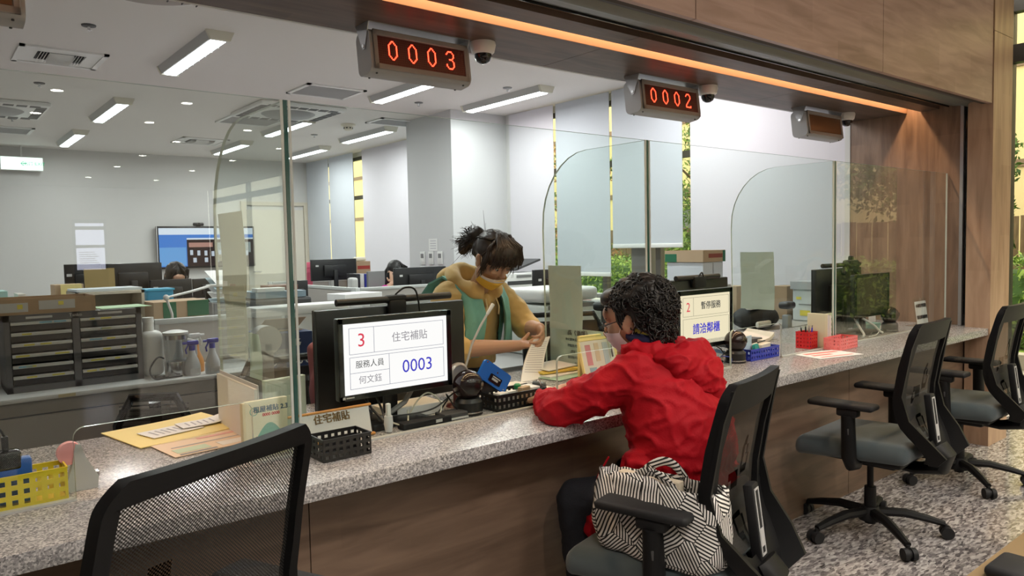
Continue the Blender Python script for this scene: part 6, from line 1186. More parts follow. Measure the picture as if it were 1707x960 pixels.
def headgeo(b, M):
    def e(c, r_, rot=None): b.ell(M @ Vector(c), r_, rot=(M.to_3x3() if rot is None else M.to_3x3() @ rot))
    e((0, -.012, .035), (.074, .092, .085)); e((0, .02, -.02), (.066, .072, .075)); e((0, .035, -.062), (.050, .052, .045)); e((0, .068, -.092), (.024, .020, .020))
    e((0, .075, .045), (.052, .018, .030)); e((-.034, .066, -.012), (.024, .020, .024)); e((.034, .066, -.012), (.024, .020, .024))
    b.tube([M @ Vector(p) for p in ((0, .086, .022), (0, .099, .0), (0, .110, -.022))], [.007, .0095, .012], 10); e((0, .103, -.026), (.016, .011, .008)); e((0, .088, -.055), (.024, .012, .010))
    for s in (-1, 1):
        e((s*.078, -.004, -.008), (.009, .020, .032), Euler((.15, 0, s*-.25)).to_matrix()); e((s*.085, -.012, .008), (.007, .014, .019))
    # fine face: brow ridge
    b.tube([M @ Vector(p) for p in ((-.045, .074, .028), (0, .086, .026), (.045, .074, .028))], [.008, .009, .008], 8)
def facebits(M, parent, closed=False):
    b = MB()
    for s in (-1, 1): b.ell(M @ Vector((s*.031, .0765, .007)), (.0125, .010, .0085), rot=M.to_3x3())
    eye = b.build('eyes', mat('eye_white', (.65, .62, .58), .3), parent)
    b = MB()
    for s in (-1, 1): b.ell(M @ Vector((s*.031, .0845, .005)), (.0055, .0035, .0055), rot=M.to_3x3())
    b.build('iris', mat('iris_dark', (.02, .01, .008), .2), eye)
    b = MB()
    for s in (-1, 1): b.tube([M @ Vector(p) for p in ((s*.018, .086, .012), (s*.031, .0885, .016), (s*.045, .079, .012))], [.0022, .0035, .0022], 6)
    b.build('eyelids', SKIN, parent)
    b = MB()
    for s in (-1, 1): b.tube([M @ Vector(p) for p in ((s*.014, .0895, .030), (s*.032, .0875, .036), (s*.050, .074, .032))], [.0022, .0030, .0015], 6)
    b.build('eyebrows', HAIR, parent)
def mask(M, parent, mt, top=-.012, edge=None):
    def f(u, v):  # u -1..1, v 0 top..1 bottom
        a = u*1.32; rx, ry = .0745-.010*v, .118-.014*v-.010*(abs(v-.4)); x = rx*math.sin(a); y = -.006+ry*max(0, math.cos(a))**.75-(.018*v**2); z = top-.092*v-.020*abs(u)*(1-v)+.022*abs(u)*v
        y += .0022*math.sin(v*22)*(1-abs(u)); p = M @ Vector((x, y, z)); n = (M.to_3x3() @ Vector((math.sin(a), math.cos(a), 0))).normalized(); return (p, n)
    b = MB(); b.sheet([-1+.1*k for k in range(21)], [k/14 for k in range(15)], f, .0016); m = b.build('face_mask', mt, parent, ang=80)
    for s in (-1, 1):
        b = MB(); b.tube([f(s*.98, .06)[0], M @ Vector((s*.079, .005, .018)), M @ Vector((s*.081, -.026, .012)), M @ Vector((s*.080, -.028, -.012)), M @ Vector((s*.078, -.006, -.045)), f(s*.98, .92)[0]], .0013, 5); b.build('ear_loop', WPL, m)
    if edge:
        b = MB(); b.sheet([-1+.1*k for k in range(21)], [-.01, .12, .25], lambda u, v: (f(u, v)[0]+f(u, v)[1]*.0014, f(u, v)[1]), .0006); b.build('mask_edge', edge, m, ang=80)
    return m
def place(o, rz):
    Rz = Matrix.Rotation(rz, 4, 'Z'); return lambda p: Rz @ Vector(p)
# ---------------------------------------------------------------- CUSTOMER
cust = thing('person', 'seated customer with curly black hair in a red hooded jacket at the counter', 'person', (1.95, 1.525, 0), R(12.7))
b = MB(); V = Vector
Mh = Matrix.Translation((-.012, .172, 1.085)) @ Matrix.Rotation(R(11), 4, 'Z') @ Matrix.Rotation(R(-16), 4, 'X')
headgeo(b, Mh)
limb(b, [V((0, .08, .94)), V((-.002, .12, 1.00)), V((-.006, .16, 1.07))], [.062, .052, .050])
limb(b, [V((0, -.03, .56)), V((0, -.01, .70)), V((0, .04, .84)), V((0, .07, .91))], [.12, .10, .10, .08])
EL = {-1: V((-.245, .325, .805)), 1: V((.27, .33, .81))}; WR = {-1: V((-.10, .50, .795)), 1: V((.08, .53, .795))}; SH = {-1: V((-.165, .095, .945)), 1: V((.165, .095, .945))}
for s in (-1, 1):
    limb(b, [SH[s], (SH[s]+EL[s])/2, EL[s]], [.042, .036, .032]); limb(b, [EL[s], (EL[s]+WR[s])/2, WR[s]], [.032, .030, .025])
    hand(b, WR[s], V((-s*.75, .45, -.02)), V((0, -.1, -1)), -s if s > 0 else 1, [.35, .4, .45, .5], thumb=(.5, .3))
KN = {-1: V((-.20, .29, .50)), 1: V((.17, .28, .50))}
for s in (-1, 1):
    limb(b, [V((s*.09, -.03, .53)), (V((s*.09, -.03, .53))+KN[s])/2, KN[s]], [.085, .075, .055]); limb(b, [KN[s], KN[s]+V((0, -.02, -.22)), KN[s]+V((0, -.05, -.40))], [.052, .048, .034]); limb(b, [KN[s]+V((0, -.05, -.42)), KN[s]+V((0, .03, -.455))], [.036, .030])
fuse(b, .0042, 5, 'body', SKIN, cust); facebits(Mh, cust); mask(Mh, cust, mat('mask_white', (.68, .66, .70), .8), -.005)
def fold(co, sc_, amp, st_, sh, seed):
    q = Vector((co.x*st_[0]+co.z*sh, co.y*st_[1]+co.z*sh*.5, co.z*st_[2]))*sc_+Vector((seed, seed*1.7, seed*.3)); k = 1-min(1, abs(noise.noise(q))*2.4); return (k**3-.25)*amp
JR = mat('jacket_red', (.41, .004, .012), .68, spec=.2, bump=(180, .12))
def jdisp(co, n):
    w = fold(co, 9, .010, (1.0, 1.0, 1.6), .6, 0)+fold(co, 17, .005, (1.2, 1, 1.5), -.5, 3)
    if .60 < co.z < .68 and abs(co.x) < .25 and co.y < .25: w += -.012*math.exp(-((co.z-.635)/.014)**2)+.005*math.sin(math.atan2(co.x, co.y)*38)*math.exp(-((co.z-.635)/.03)**2)
    return w
b = MB()
def ring(cx, cy, z, rx, ry, n=28): return [V((cx+rx*math.cos(2*math.pi*k/n), cy+ry*math.sin(2*math.pi*k/n), z)) for k in range(n)]
def loft(b, rings):
    vs = [p for r_ in rings for p in r_]; n = len(rings[0]); fs = [(i*n+j, i*n+(j+1) % n, (i+1)*n+(j+1) % n, (i+1)*n+j) for i in range(len(rings)-1) for j in range(n)]
    fs += [tuple(range(n-1, -1, -1)), tuple((len(rings)-1)*n+j for j in range(n))]; b.add(vs, fs)
loft(b, [ring(-.0, .01, .505, .220, .180), ring(0, .0, .56, .218, .178), ring(0, -.01, .635, .202, .160), ring(0, 0, .70, .210, .168), ring(0, .025, .80, .212, .165), ring(0, .055, .88, .205, .150), ring(0, .075, .94, .185, .125), ring(0, .085, .985, .13, .095), ring(0, .095, 1.015, .075, .07)])
for s in (-1, 1):
    limb(b, [SH[s]+V((-s*.03, 0, -.015)), SH[s]*.5+EL[s]*.5+V((0, 0, -.012)), EL[s]+V((0, .0, .0))], [.078, .070, .060], 18); limb(b, [EL[s], EL[s]*.5+WR[s]*.5, WR[s]*.85+EL[s]*.15], [.064, .055, .043], 16)
# coat tail over the near thigh and hood lying on the back
limb(b, [V((-.17, .05, .66)), V((-.215, .13, .56)), V((-.245, .19, .44))], [.06, .05, .034]); limb(b, [V((.15, .0, .60)), V((.17, .12, .54))], [.06, .05])
jk = fuse(b, .0075, 6, 'jacket', JR, cust, jdisp)
b = MB()
for k in range(13):
    a = R(-205+k*(230/12)); rr_ = .098; b.ell((rr_*math.cos(a), .105+rr_*.9*math.sin(a), 1.005-.028*abs(math.sin(a))), (.034, .034, .032+.010*(math.sin(a) < -.5)))
b.ell((.0, -.03, .955), (.125, .055, .075)); b.ell((.03, -.07, .915), (.095, .045, .065)); b.ell((.05, -.09, .875), (.055, .032, .05)); b.ell((.09, -.01, .975), (.06, .06, .05)); b.ell((-.09, .0, .975), (.05, .055, .04))
fuse(b, .006, 5, 'jacket_hood', JR, cust, lambda co, n: fold(co, 11, .009, (1, 1, 1.6), .5, 5)+fold(co, 24, .004, (1, 1, 1.3), -.4, 8))
b = MB(); b.tube([V((.075*math.cos(R(a)), .12+.068*math.sin(R(a)), 1.035+.012*math.sin(R(a)))) for a in range(-40, 231, 15)], .018, 10); b.build('navy_collar', mat('collar_navy', (.012, .015, .07), .8), cust)
b = MB(); b.tube([V((.068*math.cos(R(a)), .125+.060*math.sin(R(a)), 1.056+.012*math.sin(R(a)))) for a in range(120, 220, 12)], .010, 8); b.build('yellow_scarf', mat('scarf_yellow', (.62, .55, .12), .8), cust)
b = MB(); b.tube([V((-.19, .17, .66)), V((-.205, .20, .60)), V((-.20, .215, .56))], .0035, 6); b.build('drawstring', JR, cust)
b = MB()
for z in (.52, .48): b.ell((-.238, .155, z), (.008, .008, .010))
b.build('brass_snap', mat('brass', (.55, .40, .15), .3, 1), cust)
# trousers and shoes
b = MB(); limb(b, [V((0, -.03, .52)), V((0, .03, .52))], [.13, .12])
for s in (-1, 1): limb(b, [V((s*.09, -.02, .53)), (V((s*.09, -.02, .53))+KN[s])/2, KN[s]], [.097, .088, .068], 16); limb(b, [KN[s], KN[s]+V((0, -.02, -.20)), KN[s]+V((0, -.05, -.39))], [.066, .062, .052], 16)
fuse(b, .008, 4, 'trousers', mat('trousers_black', (.010, .011, .016), .8, bump=(150, .2)), cust, wrinkle(9, .006))
for s in (-1, 1): b = MB(); c0 = KN[s]+V((0, .0, -.455)); b.ell(c0+V((0, .03, -.0)), (.045, .12, .032)); b.box(c0+V((0, .03, -.030)), (.085, .23, .018), bev=.008); b.build('shoe', BLACKM, cust)
# glasses
b = MB()
for s in (-1, 1):
    b.tube([Mh @ V((s*.033+.024*math.cos(R(a)), .097-.006*abs(math.cos(R(a))), .004+.019*math.sin(R(a)))) for a in range(0, 361, 30)], .0018, 6); b.tube([Mh @ V((s*.057, .092, .010)), Mh @ V((s*.077, .03, .014)), Mh @ V((s*.078, -.01, .012))], .0017, 6)
b.tube([Mh @ V((-.010, .099, .006)), Mh @ V((.010, .099, .006))], .0018, 6); b.build('spectacles', BLACK, cust)
# curly hair: dark cap with clumps and loose curls
def haircap(M, name, mt, parent, bumps, rnd, base, strands, curl, smooth=3):
    b = MB()
    for c, r_ in base: b.ell(M @ V(c), r_, rot=M.to_3x3())
    for _ in range(bumps):
        d = V((rnd.gauss(0, 1), rnd.gauss(0, 1)-.3, rnd.gauss(.1, .8))).normalized()
        if (d.y > .35 and d.z < .45) or (d.x < -.4 and d.y > -.35 and d.z < .25): continue
        c, r_ = base[0] if rnd.random() < .75 or d.y > -.1 else base[1]; p = V(c)+V((d.x*r_[0], d.y*r_[1], d.z*r_[2])); q = rnd.uniform(.014, .024); b.ell(M @ p, (q, q, q), nu=10, nv=8)
    o = fuse(b, .006, smooth, name, mt, parent, lambda co, n: noise.noise(co*45)*.004)
    b = MB()
    for _ in range(strands):
        d = V((rnd.gauss(0, 1), rnd.gauss(-.4, 1), rnd.gauss(.02, .85))).normalized()
        if (d.y > .45 and d.z < .35) or (d.x < -.45 and d.y > -.2 and -.75 < d.z < .05): continue
        c, r_ = base[0] if rnd.random() < .7 else base[1]; p = V(c)+V((d.x*r_[0], d.y*r_[1], d.z*r_[2]))*1.02; t1 = d.orthogonal().normalized(); t1.rotate(Matrix.Rotation(rnd.uniform(0, 6.28), 3, d)); t2 = d.cross(t1); R_ = curl*rnd.uniform(.6, 1.3); pts = []
        n_ = 9
        for k in range(n_): a = k*.62; pts.append(M @ (p+(t1*math.sin(a)+t2*(1-math.cos(a)))*R_+d*(.004+.003*k*rnd.uniform(.3, 1))+V((0, 0, -.0022*k*k*.12))))
        b.tube(pts, [.0026]*(n_-1)+[.0010], 4)
    k_ = b.build('curls' if curl > .008 else 'strands', mt, o, ang=180); k_['kind'] = 'stuff'; return o
rnd = random.Random(3)
haircap(Mh, 'hair', HAIR, cust, 230, rnd, [((0, -.040, .050), (.093, .104, .088)), ((0, -.060, -.016), (.080, .054, .074)), ((.062, -.035, .0), (.034, .062, .072)), ((-.058, -.055, .03), (.036, .052, .060)), ((0, .045, .095), (.07, .045, .035))], 2200, .012)
for s in (-1, 1):
    b = MB()
    for k in range(8): x = s*(.078+.003*(k % 2)); b.tube([Mh @ V((x, .025-.004*k, .05)), Mh @ V((x+s*.004, .028-.004*k, .015)), Mh @ V((x, .022-.005*k, -.018))], [.003, .003, .001], 5)
    b.build('side_lock', HAIR, cust)
# ---------------------------------------------------------------- STAFF MEMBER
st = thing('person', 'standing staff member in a yellow hoodie and teal vest holding papers', 'person', (2.14, 3.05, 0), R(188))
Ms = Matrix.Translation((.052, .285, 1.285)) @ Matrix.Rotation(R(-6), 4, 'Z') @ Matrix.Rotation(R(-38), 4, 'X')
b = MB(); headgeo(b, Ms); limb(b, [V((.01, .13, 1.12)), V((.03, .18, 1.18)), V((.045, .235, 1.235))], [.055, .048, .047])
limb(b, [V((0, -.01, .86)), V((0, .01, .96)), V((0, .03, 1.03)), V((0, .06, 1.08))], [.10, .085, .085, .07])
SS = {1: V((.175, .085, 1.105)), -1: V((-.175, .085, 1.105))}; SE = {1: V((.245, .20, .875)), -1: V((-.245, .235, .93))}; SW = {1: V((.015, .405, .885)), -1: V((-.115, .425, .955))}
for s in (1, -1): limb(b, [SS[s], (SS[s]+SE[s])/2, SE[s]], [.052, .046, .040]); limb(b, [SE[s], SE[s]*.65+SW[s]*.35, SE[s]*.3+SW[s]*.7, SW[s]], [.042, .041, .032, .026])
hand(b, SW[1], V((-.85, .25, .02)), V((.10, .2, 1)), -1, [.50, .55, .6, .65], .1, .95, (.9, .5))
hand(b, SW[-1], V((.35, .45, -.35)), V((.75, -.1, -.35)), 1, [.55, .7, .8, .85], .1, .95, (.9, .4))
for s in (-1, 1): limb(b, [V((s*.09, -.02, .84)), V((s*.09, -.03, .45)), V((s*.09, -.08, .08))], [.085, .055, .036]); limb(b, [V((s*.09, -.08, .05)), V((s*.09, .02, .035))], [.04, .032])
fuse(b, .0038, 4, 'body', SKIN, st); facebits(Ms, st); mask(Ms, st, mat('mask_yellow', (.78, .46, .05), .8), -.034, mat('mask_white_edge', (.74, .68, .66), .8))
HY = mat('hoodie_yellow', (.62, .41, .15), .85, sheen=.2, bump=(250, .15)); TV = mat('vest_teal', (.19, .47, .40), .6, sheen=.1, bump=(120, .1))
def torso(b, g):
    loft(b, [ring(0, -.0, .76, .185+g, .14+g), ring(0, .01, .88, .195+g, .15+g), ring(0, .03, .97, .20+g, .145+g), ring(0, .045, 1.04, .20+g, .135+g), ring(0, .065, 1.10, .19+g, .115+g), ring(0, .09, 1.15, .135+g, .085+g), ring(.01, .12, 1.175, .075+g, .06+g)])
b = MB(); torso(b, 0)
for s in (1, -1):
    e2 = SE[s]*.93+SW[s]*.07; limb(b, [SS[s]+V((-s*.02, 0, 0)), (SS[s]+SE[s])/2+V((s*.008, 0, -.005)), SE[s]*.9+SS[s]*.1, e2+(SW[s]-SE[s]).normalized()*.015], [.078, .074, .066, .060], 18)
hood = fuse(b, .007, 5, 'hoodie', HY, st, lambda co, n: wrinkle(9, .009, (1, 1, 1.6), 2)(co, n)+wrinkle(18, .004, (1, 1, 1), 6)(co, n))
b = MB()
b.tube([(.02+.105*math.cos(R(a)), .12+.10*math.sin(R(a)), 1.178-.055*math.sin(R(a))) for a in range(-250, 71, 10)], [.034+.004*math.sin(a*.9) for a in range(33)], 14)
b.ell((.02, .0, 1.20), (.12, .06, .055)); b.ell((.01, -.04, 1.16), (.09, .05, .06)); b.ell((.02, .205, 1.09), (.022, .018, .035)); b.ell((-.02, .19, 1.10), (.03, .02, .03)); b.ell((.06, .19, 1.10), (.03, .02, .03))
fuse(b, .006, 9, 'hood', HY, st, lambda co, n: wrinkle(10, .008, (1, 1, 1), 9)(co, n))
b = MB(); torso(b, .022)
fuse(b, .007, 3, 'vest', TV, st, lambda co, n: wrinkle(8, .008, (1, 1, .8), 4)(co, n), cut=lambda co, n: (n.y > .15 and abs(co.x-.0) < .085+.10*max(0, 1.0-co.z)) or (co.z > 1.135) or (abs(co.x) > .150 and co.z > 1.01 and abs(co.x)+ (co.z-1.0)*.2 > .172) or co.z < .805)
for s in (-1, 1):   # open vest fronts hanging from the shoulders
    PV = [(.13, -.10, 1.10), (.13, -.03, 1.17), (.125, .06, 1.205), (.118, .15, 1.165), (.108, .205, 1.09), (.108, .222, 1.01), (.118, .215, .92), (.13, .19, .82)]
    b = MB()
    def f(u, v, s=s):
        k = min(6.999, v*7); i_ = int(k); q = k-i_; a_, c_ = V(PV[i_]), V(PV[i_+1]); p_ = a_*(1-q)+c_*q; wd = .030+.016*v
        return (V((s*(p_.x+u*wd), p_.y-abs(u)*u*.02*(s*0+1)+.006*math.sin(u*5+v*9), p_.z)), V((0, .8 if v > .45 else .1, .2 if v > .45 else 1)).normalized())
    b.sheet([-1, -.6, -.2, .2, .6, 1], [k/28 for k in range(29)], f, .010); b.build('vest_front', TV, st, ang=60)
OR = mat('print_letters_orange', (.72, .20, .05), .7); bvh = BVHTree.FromObject(hood, bpy.context.evaluated_depsgraph_get())
def project(o):
    for v in o.data.vertices:
        h = bvh.ray_cast(V((v.co.x, .6, v.co.z)), V((0, -1, 0)))
        if h[0] is not None: v.co.y = h[0].y+.0016+(.0006 if v.co.y > 0 else 0)
LM = Matrix.Translation((.060, 0, .862)) @ Matrix(((-1, 0, 0, 0), (0, 0, 1, 0), (0, 1, 0, 0), (0, 0, 0, 1)))
project(txt('HAN', .055, OR, st, LM, name='orange_letters', bold=.004))
def blob(cx, cz, rx, rz_, m, nm):
    b = MB(); b.sheet([-1+.25*k for k in range(9)], [-1+.25*k for k in range(9)], lambda u, v: (V((cx+rx*u*math.sqrt(1-v*v*.5), 0, cz+rz_*v*math.sqrt(1-u*u*.5))), V((0, 1, 0))), .001); o = b.build(nm, m, st); project(o)
blob(.055, 1.005, .022, .018, INKR, 'red_print'); blob(.052, .978, .016, .012, CREAM, 'cream_print'); blob(-.02, .87, .013, .016, DARKG, 'dark_print')
b = MB()
for s in (-1, 1):
    P = [V((.02+s*.035, .235, 1.10)), V((.02+s*.04, .25, 1.06)), V((.02+s*.045, .24, 1.02))]
    b.tube(P, .0035, 6)
b.build('hood_cord', mat('cord_cream', (.70, .55, .30), .8), st)
b = MB(); limb(b, [V((0, -.03, .80)), V((0, .0, .82))], [.12, .12])
for s in (-1, 1): limb(b, [V((s*.09, -.02, .78)), V((s*.09, -.03, .45)), V((s*.09, -.08, .10))], [.10, .075, .06], 14)
fuse(b, .01, 3, 'trousers', mat('trousers_dark', (.02, .02, .03), .8), st)
for s in (-1, 1): b = MB(); b.ell((s*.09, -.02, .045), (.048, .12, .04)); b.box((s*.09, -.02, .012), (.085, .23, .022), bev=.01); b.build('shoe', BLACKM, st)
# hair of the staff member: cap, fringe, low pony tail
b = MB(); e = lambda c, r_: b.ell(Ms @ V(c), r_, rot=Ms.to_3x3())
e((0, -.022, .048), (.086, .100, .088)); e((0, .045, .085), (.074, .055, .040)); e((.055, .052, .055), (.032, .038, .042)); e((-.055, .052, .055), (.032, .038, .042)); e((0, -.09, .0), (.06, .035, .06)); e((0, -.128, .02), (.040, .040, .040)); e((.01, -.155, .02), (.045, .040, .050)); e((.02, -.175, -.02), (.040, .035, .050)); e((.03, -.18, -.06), (.030, .028, .045))
hr = fuse(b, .005, 3, 'hair', HAIRB, st, lambda co, n: noise.noise(V((co.x*60, co.y*22, co.z*22)))*.006)
b = MB(); rnd = random.Random(9)
for k in range(420):
    u = rnd.uniform(-1, 1); w_ = rnd.random()
    if w_ < .55:   # from crown to fringe
        p0 = V((u*.03, -.02, .135)); p1 = V((u*.070, .065, .118)); p2 = V((u*.084, .094, .075)); p3 = V((u*.088+rnd.gauss(0, .006), .098+rnd.gauss(0, .006), .035+rnd.gauss(0, .012))); P = [p0, p1, p2, p3]
    elif w_ < .8:  # side locks down the cheeks
        s = 1 if u > 0 else -1; P = [V((s*.03, -.0, .138)), V((s*.082, .03, .09)), V((s*.090, .042+rnd.gauss(0, .01), .03)), V((s*.086, .05+rnd.gauss(0, .012), -.03+rnd.gauss(0, .02)))]
    else:          # swept back into the tail, with flyaways
        P = [V((u*.07, .0, .12)), V((u*.08, -.07, .08)), V((u*.03, -.13, .03)), V((u*.05+.02+rnd.gauss(0, .02), -.19+rnd.gauss(0, .02), -.02+rnd.gauss(0, .05)))]
    b.tube([Ms @ (p+V((rnd.gauss(0, .003), rnd.gauss(0, .003), rnd.gauss(0, .003)))) for p in P], [.0022, .0024, .0020, .0006], 4)
for k in range(150):
    d = V((rnd.gauss(0, 1), rnd.gauss(0, 1), rnd.gauss(0, 1))).normalized(); c0 = V((.02, -.165, -.01)); p = c0+d*.035; q = c0+d*.060+V((0, 0, rnd.gauss(0, .01))); r2 = c0+d*.078+V((rnd.gauss(0, .014), 0, -.015)); b.tube([Ms @ p, Ms @ q, Ms @ r2], [.0022, .0018, .0006], 4)
k_ = b.build('strands', HAIRB, hr, ang=180); k_['kind'] = 'stuff'
# held papers
t = thing('held_document', 'long white printed document held up by the staff member', 'document', (0, 0, 0)); A, B_, C_, D_ = at(890, 566, Y=2.60), at(917, 561, Y=2.585), at(868, 640, Y=2.44), at(905, 643, Y=2.42)
t.location = tuple(C_); o_ = V(C_)
for k in range(3):
    def f(u, v, k=k): p = (A*(1-u)+B_*u)*(1-v)+(C_*(1-u)+D_*u)*v; p = p+V((.004*k+.010*math.sin(v*3.1), .028*math.sin(v*3.14)+.006*k, .0)); return (p-o_, V((.3, -1, .1)).normalized())
    b = MB(); b.sheet([i/6 for i in range(7)], [i/10 for i in range(11)], f, .0006); b.build('page', PAPER if k == 0 else mat('page_cream', (.70, .64, .55), .8), t)
for k in range(14):
    b = MB(); v0 = .10+.05*k; b.sheet([.08, .3, .5, .7, .9], [v0, v0+.012], lambda u, v: ((lambda q: (q[0]+q[1]*.0012, q[1]))(((((A*(1-u)+B_*u)*(1-v)+(C_*(1-u)+D_*u)*v)+V((.010*math.sin(v*3.1), .028*math.sin(v*3.14), 0)))-o_, V((.3, -1, .1)).normalized()))), .0003); b.build('print_line', MATS['faint_ink'], t)
# ---------------------------------------------------------------- OFFICE WORKERS
def worker(px_, py_, Y, label, rz, top, arm=None, seed=1, sk=1.0, hairlen=.12):
    p = at(px_, py_, Y=Y); t = thing('person', label, 'person', (p.x, Y, 0), rz); z = p.z
    M = Matrix.Translation((0, .04, z)) @ Matrix.Rotation(R(-32), 4, 'X'); b = MB(); headgeo(b, M); limb(b, [V((0, -.06, z-.20)), V((0, -.01, z-.10))], [.055, .05]); limb(b, [V((0, -.12, .48)), V((0, -.08, z-.26))], [.13, .11])
    for s in (-1, 1):
        sh, el = V((s*.17, -.08, z-.24)), (V((s*.23, .05, .80)) if arm != s else V((s*.34, .10, z-.25))); limb(b, [sh, (sh+el)/2, el], [.05, .045, .04])
        wr = V((s*.07, .24, .79)) if not (arm == s) else V((s*.10, .13, z-.10)); limb(b, [el, (el+wr)/2, wr], [.04, .036, .026]); hand(b, wr, V((-s*.3, 1, 0)) if arm != s else V((-s*.2, -.3, 1)), V((0, 0, -1)) if arm != s else V((-s*.6, -.8, 0)), 1, [.3]*4)
        limb(b, [V((s*.09, -.12, .50)), V((s*.11, .26, .50)), V((s*.11, .24, .10)), V((s*.11, .32, .05))], [.085, .06, .045, .035])
    fuse(b, .006, 4, 'body', SKIN, t); facebits(M, t); mask(M, t, MATS['mask_white'], -.012)
    b = MB(); loft(b, [ring(0, -.12, .50, .17, .14, 20), ring(0, -.11, .65, .17, .13, 20), ring(0, -.09, z-.30, .19, .13, 20), ring(0, -.08, z-.22, .15, .10, 20), ring(0, -.06, z-.17, .07, .065, 20)])
    for s in (-1, 1): sh, el = V((s*.16, -.08, z-.25)), (V((s*.23, .05, .80)) if arm != s else V((s*.34, .10, z-.25))); limb(b, [sh, (sh+el)/2, el], [.07, .062, .056]); wr = V((s*.07, .24, .79)) if not (arm == s) else V((s*.10, .13, z-.10)); limb(b, [el, el*.4+wr*.6], [.055, .045])
    fuse(b, .009, 3, 'sweater', top, t, wrinkle(10, .006)); b = MB()
    for s in (-1, 1): limb(b, [V((s*.09, -.12, .50)), V((s*.11, .26, .51)), V((s*.11, .24, .14))], [.095, .072, .06])
    fuse(b, .012, 2, 'trousers', MATS['trousers_dark'], t)
    b = MB(); e = lambda c, r_: b.ell(M @ V(c), r_, rot=M.to_3x3()); e((0, -.022, .045), (.088, .100, .092)); e((.070, .0, -.03), (.022, .05, .10)); e((-.070, .0, -.03), (.022, .05, .10)); e((0, -.08, -.05), (.075, .045, .13)); e((0, -.09, -.12), (.06, .035, hairlen))
    h = fuse(b, .006, 3, 'hair', HAIR, t, lambda co, n: noise.noise(V((co.x*50, co.y*20, co.z*12)))*.004); b = MB(); rn = random.Random(seed)
    for k in range(160): u = rn.uniform(-1, 1); s = 1 if u > 0 else -1; b.tube([M @ (q+V((rn.gauss(0, .003),)*3)) for q in (V((s*.002, .0, .137)), V((u*.06+s*.02, .062, .115)), V((s*.078, .068+rn.gauss(0, .006), .05)), V((s*.088, .045, -.03+rn.gauss(0, .02))))], [.0024, .0026, .0022, .0008], 4)
    k_ = b.build('strands', HAIR, h, ang=180); k_['kind'] = 'stuff'; return t
worker(291, 462, 7.05, 'woman with long dark hair, head bent behind a black monitor', R(182), mat('sweater_dark', (.05, .05, .06), .9), None, 5)
worker(655, 455, 7.0, 'woman with a black fringe in a magenta sweater, hand at her face', R(188), mat('sweater_magenta', (.50, .02, .25), .85), 1, 6)
# mauve jacket hanging over the staff chair
t = thing('mauve_jacket', 'mauve jacket draped over the staff chair behind the large monitor', 'jacket', (1.28, 2.745, 0)); a, c_ = at(516, 580, Y=2.80), at(516, 672, Y=2.80)
b = MB(); cx = a.x-1.28; b.box((cx+.09, .0, (a.z+c_.z)/2-.02), (.22, .07, a.z-c_.z+.06), bev=.03, seg=3); b.ell((cx+.07, 0, a.z), (.10, .05, .04)); b.ell((cx+.02, -.02, c_.z+.08), (.05, .05, .12))
fuse(b, .008, 5, 'cloth', mat('mauve_cloth', (.30, .10, .11), .85), t, wrinkle(11, .012, (1.5, 1, .5), 3))
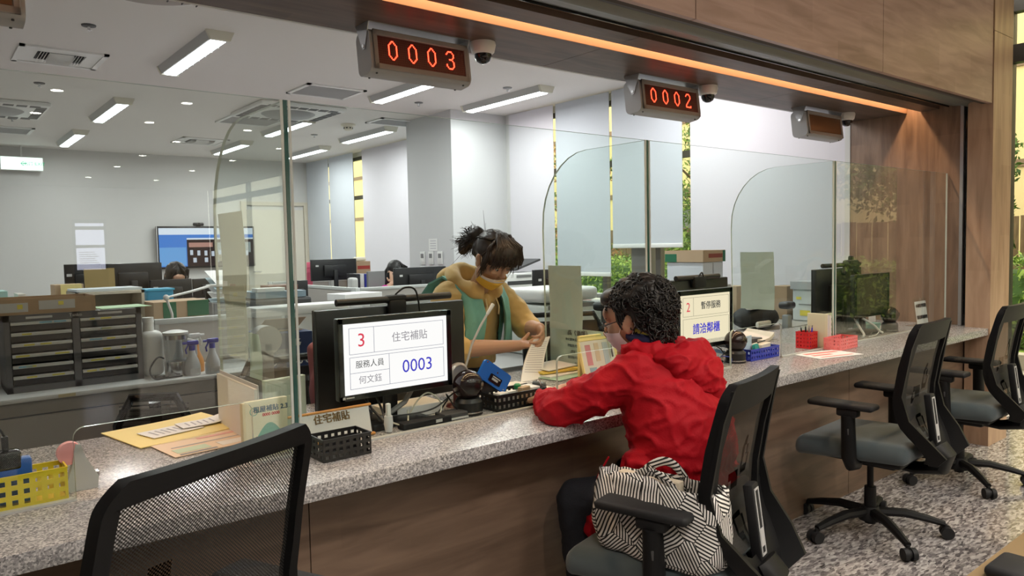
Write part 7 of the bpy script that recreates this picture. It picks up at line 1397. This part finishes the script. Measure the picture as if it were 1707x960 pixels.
# ---------------------------------------------------------------- TOTE BAG
def stripes():
    m = bpy.data.materials.new('striped_cloth'); m.use_nodes = True; nt = m.node_tree; b = nt.nodes['Principled BSDF']; N = nt.nodes.new; L = nt.links.new
    tc = N('ShaderNodeTexCoord'); v = N('ShaderNodeTexVoronoi'); v.inputs['Scale'].default_value = 12.5; v.voronoi_dimensions = '2D'; sp = N('ShaderNodeSeparateXYZ'); L(tc.outputs['Object'], sp.inputs[0])
    cb = N('ShaderNodeCombineXYZ'); ad = N('ShaderNodeMath'); L(sp.outputs['X'], ad.inputs[0]); L(sp.outputs['Y'], ad.inputs[1]); L(ad.outputs[0], cb.inputs[0]); L(sp.outputs['Z'], cb.inputs[1]); L(cb.outputs[0], v.inputs['Vector'])
    bw = N('ShaderNodeSeparateColor'); L(v.outputs['Color'], bw.inputs[0]); an = N('ShaderNodeMath'); an.operation = 'MULTIPLY'; an.inputs[1].default_value = 6.28; L(bw.outputs[0], an.inputs[0])
    s = N('ShaderNodeMath'); s.operation = 'SINE'; c = N('ShaderNodeMath'); c.operation = 'COSINE'; L(an.outputs[0], s.inputs[0]); L(an.outputs[0], c.inputs[0])
    m1 = N('ShaderNodeMath'); m1.operation = 'MULTIPLY'; L(c.outputs[0], m1.inputs[0]); L(ad.outputs[0], m1.inputs[1]); m2 = N('ShaderNodeMath'); m2.operation = 'MULTIPLY_ADD'; L(s.outputs[0], m2.inputs[0]); L(sp.outputs['Z'], m2.inputs[1]); L(m1.outputs[0], m2.inputs[2])
    m3 = N('ShaderNodeMath'); m3.operation = 'MULTIPLY'; m3.inputs[1].default_value = 2*math.pi/.0100; L(m2.outputs[0], m3.inputs[0]); m4 = N('ShaderNodeMath'); m4.operation = 'SINE'; L(m3.outputs[0], m4.inputs[0])
    g = N('ShaderNodeMath'); g.operation = 'GREATER_THAN'; g.inputs[1].default_value = -.12; L(m4.outputs[0], g.inputs[0])
    mx = N('ShaderNodeMix'); mx.data_type = 'RGBA'; mx.inputs[6].default_value = (.012, .011, .011, 1); mx.inputs[7].default_value = (.80, .77, .73, 1); v2 = N('ShaderNodeTexVoronoi'); v2.feature = 'DISTANCE_TO_EDGE'; v2.voronoi_dimensions = '2D'; v2.inputs['Scale'].default_value = 12.5; L(cb.outputs[0], v2.inputs['Vector']); g2 = N('ShaderNodeMath'); g2.operation = 'GREATER_THAN'; g2.inputs[1].default_value = .012; L(v2.outputs['Distance'], g2.inputs[0]); g3 = N('ShaderNodeMath'); g3.operation = 'MULTIPLY'; L(g.outputs[0], g3.inputs[0]); L(g2.outputs[0], g3.inputs[1]); L(g3.outputs[0], mx.inputs[0]); L(mx.outputs[2], b.inputs['Base Color']); b.inputs['Roughness'].default_value = .8; return m
STR = stripes()
t = thing('tote_bag', 'black and cream striped patchwork tote bag standing on the customer chair', 'bag', (1.645, 1.372, .455), R(98))
b = MB(); n_ = 40; prof = [(.0, .185, .070), (.02, .20, .080), (.08, .208, .086), (.14, .206, .078), (.19, .200, .058), (.218, .196, .042)]
def sup(th, a, bq): c, s = math.cos(th), math.sin(th); return (a*math.copysign(abs(c)**.55, c), bq*math.copysign(abs(s)**.6, s))
vs = []; fs = []
for z, a, bq in prof: vs += [V((*sup(2*math.pi*k/n_, a, bq), z+(.006*math.sin(k*.9)+.004*math.sin(k*2.1) if z > .2 else 0))) for k in range(n_)]
vs += [V((*sup(2*math.pi*k/n_, .190, .036), .208)) for k in range(n_)]+[V((*sup(2*math.pi*k/n_, .18, .03), .12)) for k in range(n_)]
for i in range(7): fs += [(i*n_+j, i*n_+(j+1) % n_, (i+1)*n_+(j+1) % n_, (i+1)*n_+j) for j in range(n_)]
fs += [tuple(range(n_-1, -1, -1)), tuple(7*n_+j for j in range(n_))]; b.add(vs, fs); bo = b.build('bag_body', STR, t, ang=70)
bb = bmesh.new(); bb.from_mesh(bo.data); bmesh.ops.subdivide_edges(bb, edges=bb.edges[:], cuts=2, use_grid_fill=True, smooth=.6); bb.normal_update()
for v in bb.verts: v.co += v.normal*(noise.noise(v.co*16)*.009+(1-abs(noise.noise(v.co*11+V((3, 1, 2)))*2))*.006)
bb.to_mesh(bo.data); bb.free()
for s in (-1, 1): b = MB(); P = [V((-.075+.15*k/12, s*.030+s*.012*math.sin(k*.26), .215+.042*math.sin(math.pi*k/12)-(.02 if k in (0, 12) else 0)-(0.012*(s > 0)))) for k in range(13)]; b.tube(P, .013, 8, flat=.35); b.build('handle', STR, t, ang=80)
b = MB(); b.box((.03, .0, .190), (.20, .03, .06), rz=.05, bev=.004); b.build('paper_contents', mat('paper_contents', (.70, .62, .48), .8), t)
